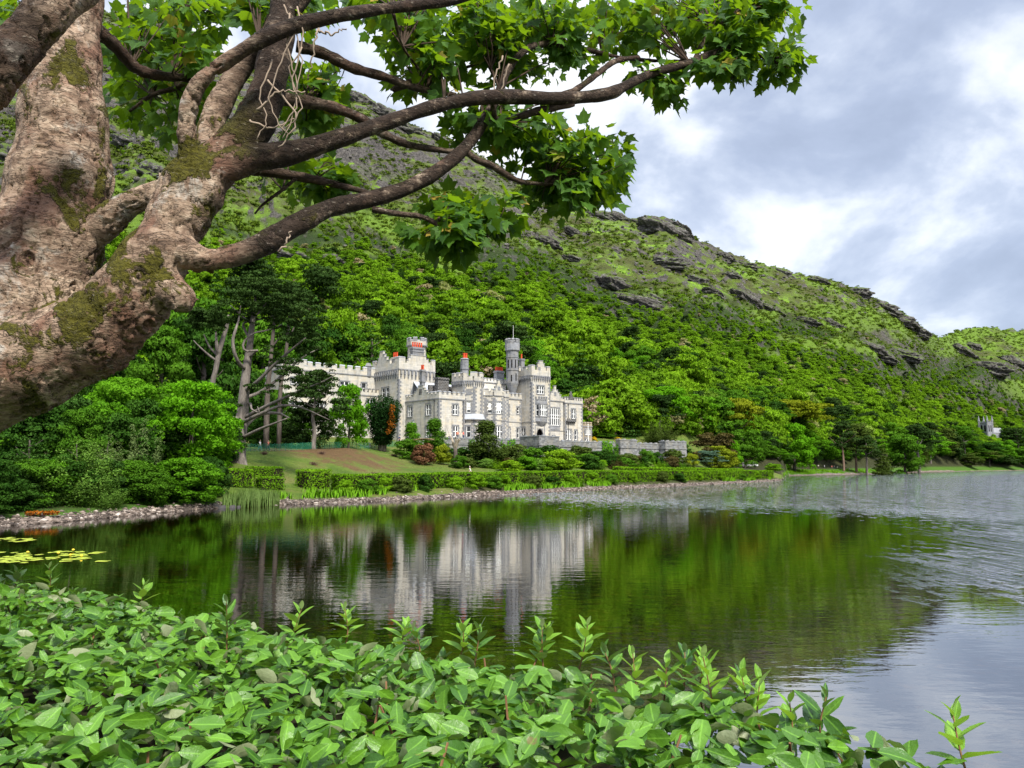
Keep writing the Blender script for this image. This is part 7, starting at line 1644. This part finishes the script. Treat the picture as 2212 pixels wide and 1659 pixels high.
def chapel():
    Y = 800; p = on_ground(2135, Y); top = at(2135, 914, Y).z - p.z; t = thing('chapel_tower', 'grey gothic chapel tower with four pinnacles rising from the far right wood', 'church', p, R(28)); w = 4.3
    gm = stone_mat('chapel_stone', (0.24, 0.25, 0.275), (0.17, 0.18, 0.2), (0.15, 0.15, 0.16), 1.4, .6)
    m = MB(); m.box(-w, w, -w, w, -3, top); r = m.build('tower', gm, t); c = MB(); c.box(-w - .3, w + .3, -w - .3, w + .3, top, top + .7)
    for k in range(4):
        a = -w + k * 2 * w / 3.6; c.box(a, a + 1.2, -w - .25, -w + .4, top + .7, top + 1.6); c.box(-w - .25, -w + .4, a, a + 1.2, top + .7, top + 1.6)
    c.build('parapet', gm, t)
    for sx in (-1, 1):
        for sy in (-1, 1):
            q = MB(); q.cyl((sx * w, sy * w), .95, .85, -3, top + 2.2, 6); q.cyl((sx * w, sy * w), 1.15, .05, top + 2.2, top + 8.0, 6); q.build('pinnacle', gm, t)
    for f in range(4):
        M = Matrix.Rotation(R(90 * f), 4, 'Z')
        for x in (-1.7, 1.7):
            q = MB(); P = [(x - .9, top - 9), (x + .9, top - 9), (x + .9, top - 3.2), (x, top - 1.6), (x - .9, top - 3.2)]; q.add([M @ Vector((a, -w - .04, b_)) for a, b_ in P], [(0, 1, 2, 3, 4)]); q.build('belfry_window', M_DARK, t)
    n = MB(); n.box(w, w + 22, -3.6, 3.6, -3, 7.5); n.add([(w, -3.9, 7.5), (w + 22, -3.9, 7.5), (w + 22, 0, 13), (w, 0, 13), (w, 3.9, 7.5), (w + 22, 3.9, 7.5)], [(0, 1, 2, 3), (3, 2, 5, 4), (1, 5, 2)]); n.build('nave', gm, t)
chapel()

# ------------------------------------------------------------------ water lilies, reeds, grasses, stones
def lilies():
    g = g_(41); lm = plain('lily_leaf', (0.30, 0.36, 0.035), 0.35, 0.45, var=.35, scale=2.5); ym = plain('lily_flower', (0.75, 0.55, 0.03), 0.5)
    k = 18; ang = np.linspace(R(14), R(346), k); V = [(0, 0, 0)] + [(math.cos(a), math.sin(a), 0.03 * math.sin(3 * a)) for a in ang]; me = bpy.data.meshes.new('lily_pad'); me.from_pydata(V, [], [(0, i, i + 1) for i in range(1, k)]); me.materials.append(lm)
    n = 0
    for (cx_, cy_, rx, ry, num) in ((85, 1201, 100, 11, 40), (30, 1166, 42, 5, 14), (20, 1211, 40, 5, 10)):
        for i in range(num):
            px = cx_ + rx * g.uniform(-1, 1); py = cy_ + ry * g.uniform(-1, 1); p = on_z(px, py, 0.012 + 0.001 * (n % 9)); n += 1
            o = link('lily_pad', me); o.location = p; o.rotation_euler = (0, 0, g.uniform(0, 6.28)); r = g.uniform(.16, .36); o.scale = (r, r, r)
            tag(o, 'yellow-green lily pad floating in the patch on the water at the far left', 'lily pad', 'lily pads floating at the left')
    for px, py in ((214, 1193), (222, 1212), (205, 1195)):
        p = on_z(px, py, .014); o = link('lily_pad', me); o.location = p; o.scale = (.32,) * 3; tag(o, 'stray lily pad floating apart, right of the main patch', 'lily pad', 'stray lily pads')
    fm = MB(); fm.cyl((0, 0), .03, .07, 0, .06, 8); fm.cyl((0, 0), .07, .04, .06, .1, 8); fme = fm.mesh('lily_flower', ym)
    for px, py in ((158, 1190), (126, 1197), (60, 1195), (152, 1201), (176, 1203)):
        o = link('lily_flower', fme); o.location = on_z(px, py, .04); tag(o, 'small yellow water lily flower among the floating pads', 'flower', 'yellow lily flowers')
lilies()
def blades(name, label, cat, pts, hmin, hmax, wid, mat, seed, lean=0.25):
    g = g_(seed); n = len(pts); P = np.array(pts); h = g.uniform(hmin, hmax, n); a = g.uniform(0, 6.28, n); d = np.stack([np.cos(a), np.sin(a), np.zeros(n)], 1); s = np.stack([-np.sin(a), np.cos(a), np.zeros(n)], 1) * wid / 2
    ln = (g.random(n) * lean * h)[:, None]; up = np.array([0, 0, 1.0]); V = np.stack([P - s, P + s, P + s * .8 + d * ln * .35 + up * h[:, None] * .55, P - s * .8 + d * ln * .35 + up * h[:, None] * .55, P + d * ln + up * h[:, None]], 1).reshape(-1, 3)
    i = np.arange(n)[:, None] * 5; o = link(name, mesh_np(name, V, [i + np.array([[0, 1, 2, 3]]), i + np.array([[3, 2, 4]])], [mat], tint=np.repeat(g.random(n), 5), normals=np.tile(unit(np.array([[0, -.5, 1]])), (5 * n, 1)))); tag(o, label, cat, kind='stuff')
def build_grasses():
    g = g_(43); L = []
    for i in range(2600):
        px = g.uniform(484, 606); off = g.uniform(-0.8, 2.4) * (1 - abs(px - 545) / 80); p = shore_pt(px, off); L.append((p.x, p.y, 0))
    L = np.array(L); L[:, 2] = np.maximum(-.05, terrain(L[:, 0], L[:, 1])) - .03
    blades('reeds', 'pale green reeds standing at the water edge below the clipped blocks', 'reeds', L, .8, 1.7, .045, foliage('reed_leaves', (0.07, 0.13, 0.03), (0.22, 0.30, 0.10), .3), 44)
    L = []
    for i in range(16000):
        r = g.random()
        if r < .55: px = g.uniform(1692, 1905); off = g.uniform(4.5, 24)
        elif r < .75: px = g.uniform(1090, 1320); off = 2.2 + abs(g.normal()) * 1.2
        elif r < .88: px = g.uniform(1560, 1672); off = 2.0 + abs(g.normal()) * 1.3
        else: px = g.uniform(500, 900); off = 2.0 + abs(g.normal()) * 1.6
        p = shore_pt(px, off); L.append((p.x, p.y, 0))
    L = np.array(L); L = L[fbm(L[:, 0] * .16, L[:, 1] * .16, o=3, seed=9) > -0.12]; L[:, 2] = terrain(L[:, 0], L[:, 1]) - .04
    blades('shore_grass', 'bright green tufts of grass along the shore and the far lake bank', 'grass', L, .35, .95, .11, foliage('shore_grass_leaves', (0.075, 0.20, 0.010), (0.17, 0.36, 0.02), .3), 45, .5)
    # loose stones of the shore
    N = 5200; px = np.concatenate([g.uniform(-60, 700, N // 2), g.uniform(700, 1690, N // 2)]); off = g.normal(0.5, 0.9, N) + np.where(px > 1050, g.random(N) * 1.1, 0)
    P = np.array([shore_pt(a, b_) for a, b_ in zip(px, off)]); P[:, 2] = terrain(P[:, 0], P[:, 1]); ok = P[:, 2] > -.25; P = P[ok]; n = len(P)
    ico = bmesh.new(); bmesh.ops.create_icosphere(ico, subdivisions=1, radius=1); V = np.array([v.co[:] for v in ico.verts]); Fc = np.array([[v.index for v in f.verts] for f in ico.faces]); ico.free()
    s = (0.05 + 0.17 * g.random(n) ** 3)[:, None, None] * (1.2 - .0 * n); W = V[None] * (1 + .3 * g.normal(size=(n, len(V), 1)) * .5) * g.uniform(.6, 1.4, (n, 1, 3)) * np.array([1, 1, .55]) * s + P[:, None, :]
    b = NB('shore_stone'); t = b.attr('tint'); mt = b.end(b.pbr(b.ramp(t, [(0, (0.035, 0.027, 0.022)), (.5, (0.095, 0.074, 0.060)), (.88, (0.21, 0.165, 0.135)), (1, (0.42, 0.37, 0.32))]), .85, .2))
    o = link('shore_stones', mesh_np('shore_stones', W.reshape(-1, 3), (Fc[None] + (np.arange(n) * len(V))[:, None, None]).reshape(-1, 3), [mt], tint=np.repeat(g.random(n), len(V)))); tag(o, 'loose pinkish grey stones of the shingle along the near lake shore', 'stones', kind='stuff')
build_grasses()
def slab_rocks():
    g = g_(46); mt = plain('dark_slab', (0.06, 0.056, 0.055), .8, .3, var=.5, scale=2)
    for i, (px, off, L) in enumerate(((478, .1, 1.0), (489, .5, .8), (500, .0, 1.1), (495, 1.1, .7), (470, .8, .7), (515, -.1, .9))):
        p = shore_pt(px, off); p.z = max(0, gz(p.x, p.y)); m = MB(); k = 7; pts = [(L * .6 * math.cos(j * 6.283 / k) * g.uniform(.75, 1.2), L * .42 * math.sin(j * 6.283 / k) * g.uniform(.75, 1.2)) for j in range(k)]
        m.prism(pts, -.25, .16 + .1 * g.random(), [(x * .85, y * .85) for x, y in pts]); o = m.build('flat_rock', mt, None, p); o.rotation_euler = (g.normal() * .08, g.normal() * .08, g.uniform(0, 6))
        tag(o, 'dark flat rock at the water edge left of the reeds', 'rock', 'dark flat rocks left of the reeds')
slab_rocks()
def twiggy(name, label, cat, p, r, h, n, mat, seed, group=None, up=1.0):
    g = g_(seed); m = MB()
    for i in range(n):
        a = g.uniform(0, 6.28); e = np.array([math.cos(a) * r * g.random(), math.sin(a) * r * g.random(), h * g.uniform(.3, 1)]); s = e * np.array([.25, .25, 0]); m.tube(smooth_path([s, (s + e) / 2 + g.normal(size=3) * r * .15, e], 5), np.linspace(.03, .012, 5), 4)
    o = m.build(name, mat, None, p); return tag(o, label, cat, group)
for i, (px, py, Y) in enumerate(((570, 986, 113), (677, 987, 113), (727, 1010, 106), (706, 1000, 108), (808, 1003, 115), (694, 975, 122), (851, 975, 141))):
    p = on_ground(px, Y); o = twiggy('brush_pile', 'small pile of cut brown brushwood lying on the bare bank of the lawn', 'brushwood', p, .9, .5, 60, plain('brushwood', (0.12, 0.075, 0.055), .95, .05, var=.5, scale=9), 600 + i, 'brushwood piles on the lawn bank')
def fallen():
    for i, (px, py) in enumerate(((34, 1104), (85, 1112))):
        p = on_z(px, py, .55); g = g_(47 + i); t = thing('fallen_branch', ('rust-orange dead conifer branch on the shingle at the far left, the higher one', 'rust-orange dead conifer branch on the shingle, the lower one nearer the water')[i], 'branch', p, R(20 * i))
        m = MB(); m.tube([(-.9, 0, .05), (0, 0, .18), (1.0, .1, .05)], [.05, .04, .015], 6); m.build('stem', M_BARK, t); V, Q, N, tt = lobe_cloud([(x, .1 * x, .12, .38, .3, .17) for x in (-.6, -.2, .2, .6, .95)], 420, .16, 48 + i, under=.6); link('dead_needles', mesh_np('dead_needles', V, Q, [G['orange']], normals=N, tint=tt), t)
fallen()
def pollard():
    p = on_ground(983, 140); t = thing('pollard_tree', 'bare pollarded tree with a knobbly pale head in front of the terrace wall', 'tree', p); g = g_(49); h = at(983, 968, 140).z - p.z
    m = MB(); m.tube(smooth_path([(0, 0, -.3), (.08, 0, h * .5), (0, 0, h)], 8), np.linspace(.42, .33, 8), 9); m.build('trunk', M_BARK, t, smooth=True)
    for i in range(22):
        a = g.uniform(0, 6.28); L = g.uniform(.9, 2.4); e = np.array([math.cos(a) * L * .55, math.sin(a) * L * .55, h + L * .9]); q = MB(); q.tube(smooth_path([(0, 0, h - .4), e * np.array([.6, .6, 1]) - np.array([0, 0, .5]), e], 6), np.linspace(.2, .06, 6), 6); q.build('limb', M_TWIG, t, smooth=True)
    for dx, top in ((-1.9, 912), (1.6, 912)):
        z = at(983, top, 140).z - p.z; q = MB(); q.tube(smooth_path([(0, 0, h), (dx * .5, 0, (h + z) / 2 - .3), (dx, 0, z)], 7), np.linspace(.07, .02, 7), 5); q.build('limb', M_TWIG, t, smooth=True)
pollard()
def ivy(label, s0, s1, n0, z0, z1, n, mat, seed):
    g = g_(seed); S = g.uniform(s0, s1, n); f = g.random(n) ** .8; zz = z0 + (z1 - z0) * f; keep = fbm(S * .7, zz * .5, o=3, seed=seed) > -.28 + .35 * (1 - f) * 0; S, zz = S[keep], zz[keep]; k = len(S)
    Pl = np.stack([S, n0 - .12 - .42 * g.random(k) - np.clip((-1.25 - zz) / 6.2, 0, 1) * .55, zz], 1); N = np.tile(np.array([0, -1, .35]), (k, 1)) + g.normal(size=(k, 3)) * .4; V, Q = leaf_quads(Pl, unit(N), .34, g)
    t = thing('ivy_plant', label, 'ivy', CASTLE0, CPHI); link('foliage', mesh_np('ivy_leaves', V, Q, [mat], normals=np.repeat(unit(N), 4, 0), tint=np.repeat(g.random(k), 4)), t)
ivy('bright green ivy hanging over the parapet of the far terrace wall', 44.2, 48.0, -8, .55, -5.8, 1500, G['fresh'], 61)
ivy('dark ivy beside the bright one on the far terrace wall', 47.6, 51.5, -8.6, .2, -6.2, 1300, G['ivy'], 62)
ivy('ivy climbing the terrace wall behind the tall olive conifer', 2.0, 6.5, -8, .1, -6.2, 1200, G['ivy'], 63)
ivy('ivy creeping over the wall left of the bastion', 11.0, 15.5, -8, .3, -6, 1300, G['fresh'], 64)
ivy('patchy ivy low on the wall between the far bastions', 59, 66, -8, -2.2, -6.6, 1100, G['ivy'], 65)
ivy('thin ivy covering the foot of the bastion front', 18.2, 22.8, -14.5, -3.6, -6.6, 700, G['ivy'], 66)
for px, Y, yt, w, lab in ((1284, 214, 943, 16, 'clump of yellow flowers on the terrace by the low annexe'), (1335, 232, 944, 14, 'clump of yellow flowers behind the terrace parapet right of the pole')):
    T('flower_clump', 'flowers', lab, 'shrub0', px, Y, yt, w, foliage('yellow_flowers', (0.45, 0.30, 0.01), (0.75, 0.55, 0.02), .2), None)
for px, Y, yt, w, m, lab in ((1312, 236, 936, 46, 'mid', 'green shrub on the terrace right of the white pole'), (1350, 246, 925, 60, 'dark', 'shaded bush behind the terrace wall under the dark trees')):
    T('terrace_shrub', 'shrub', lab, 'shrub1', px, Y, yt, w, G[m], None)
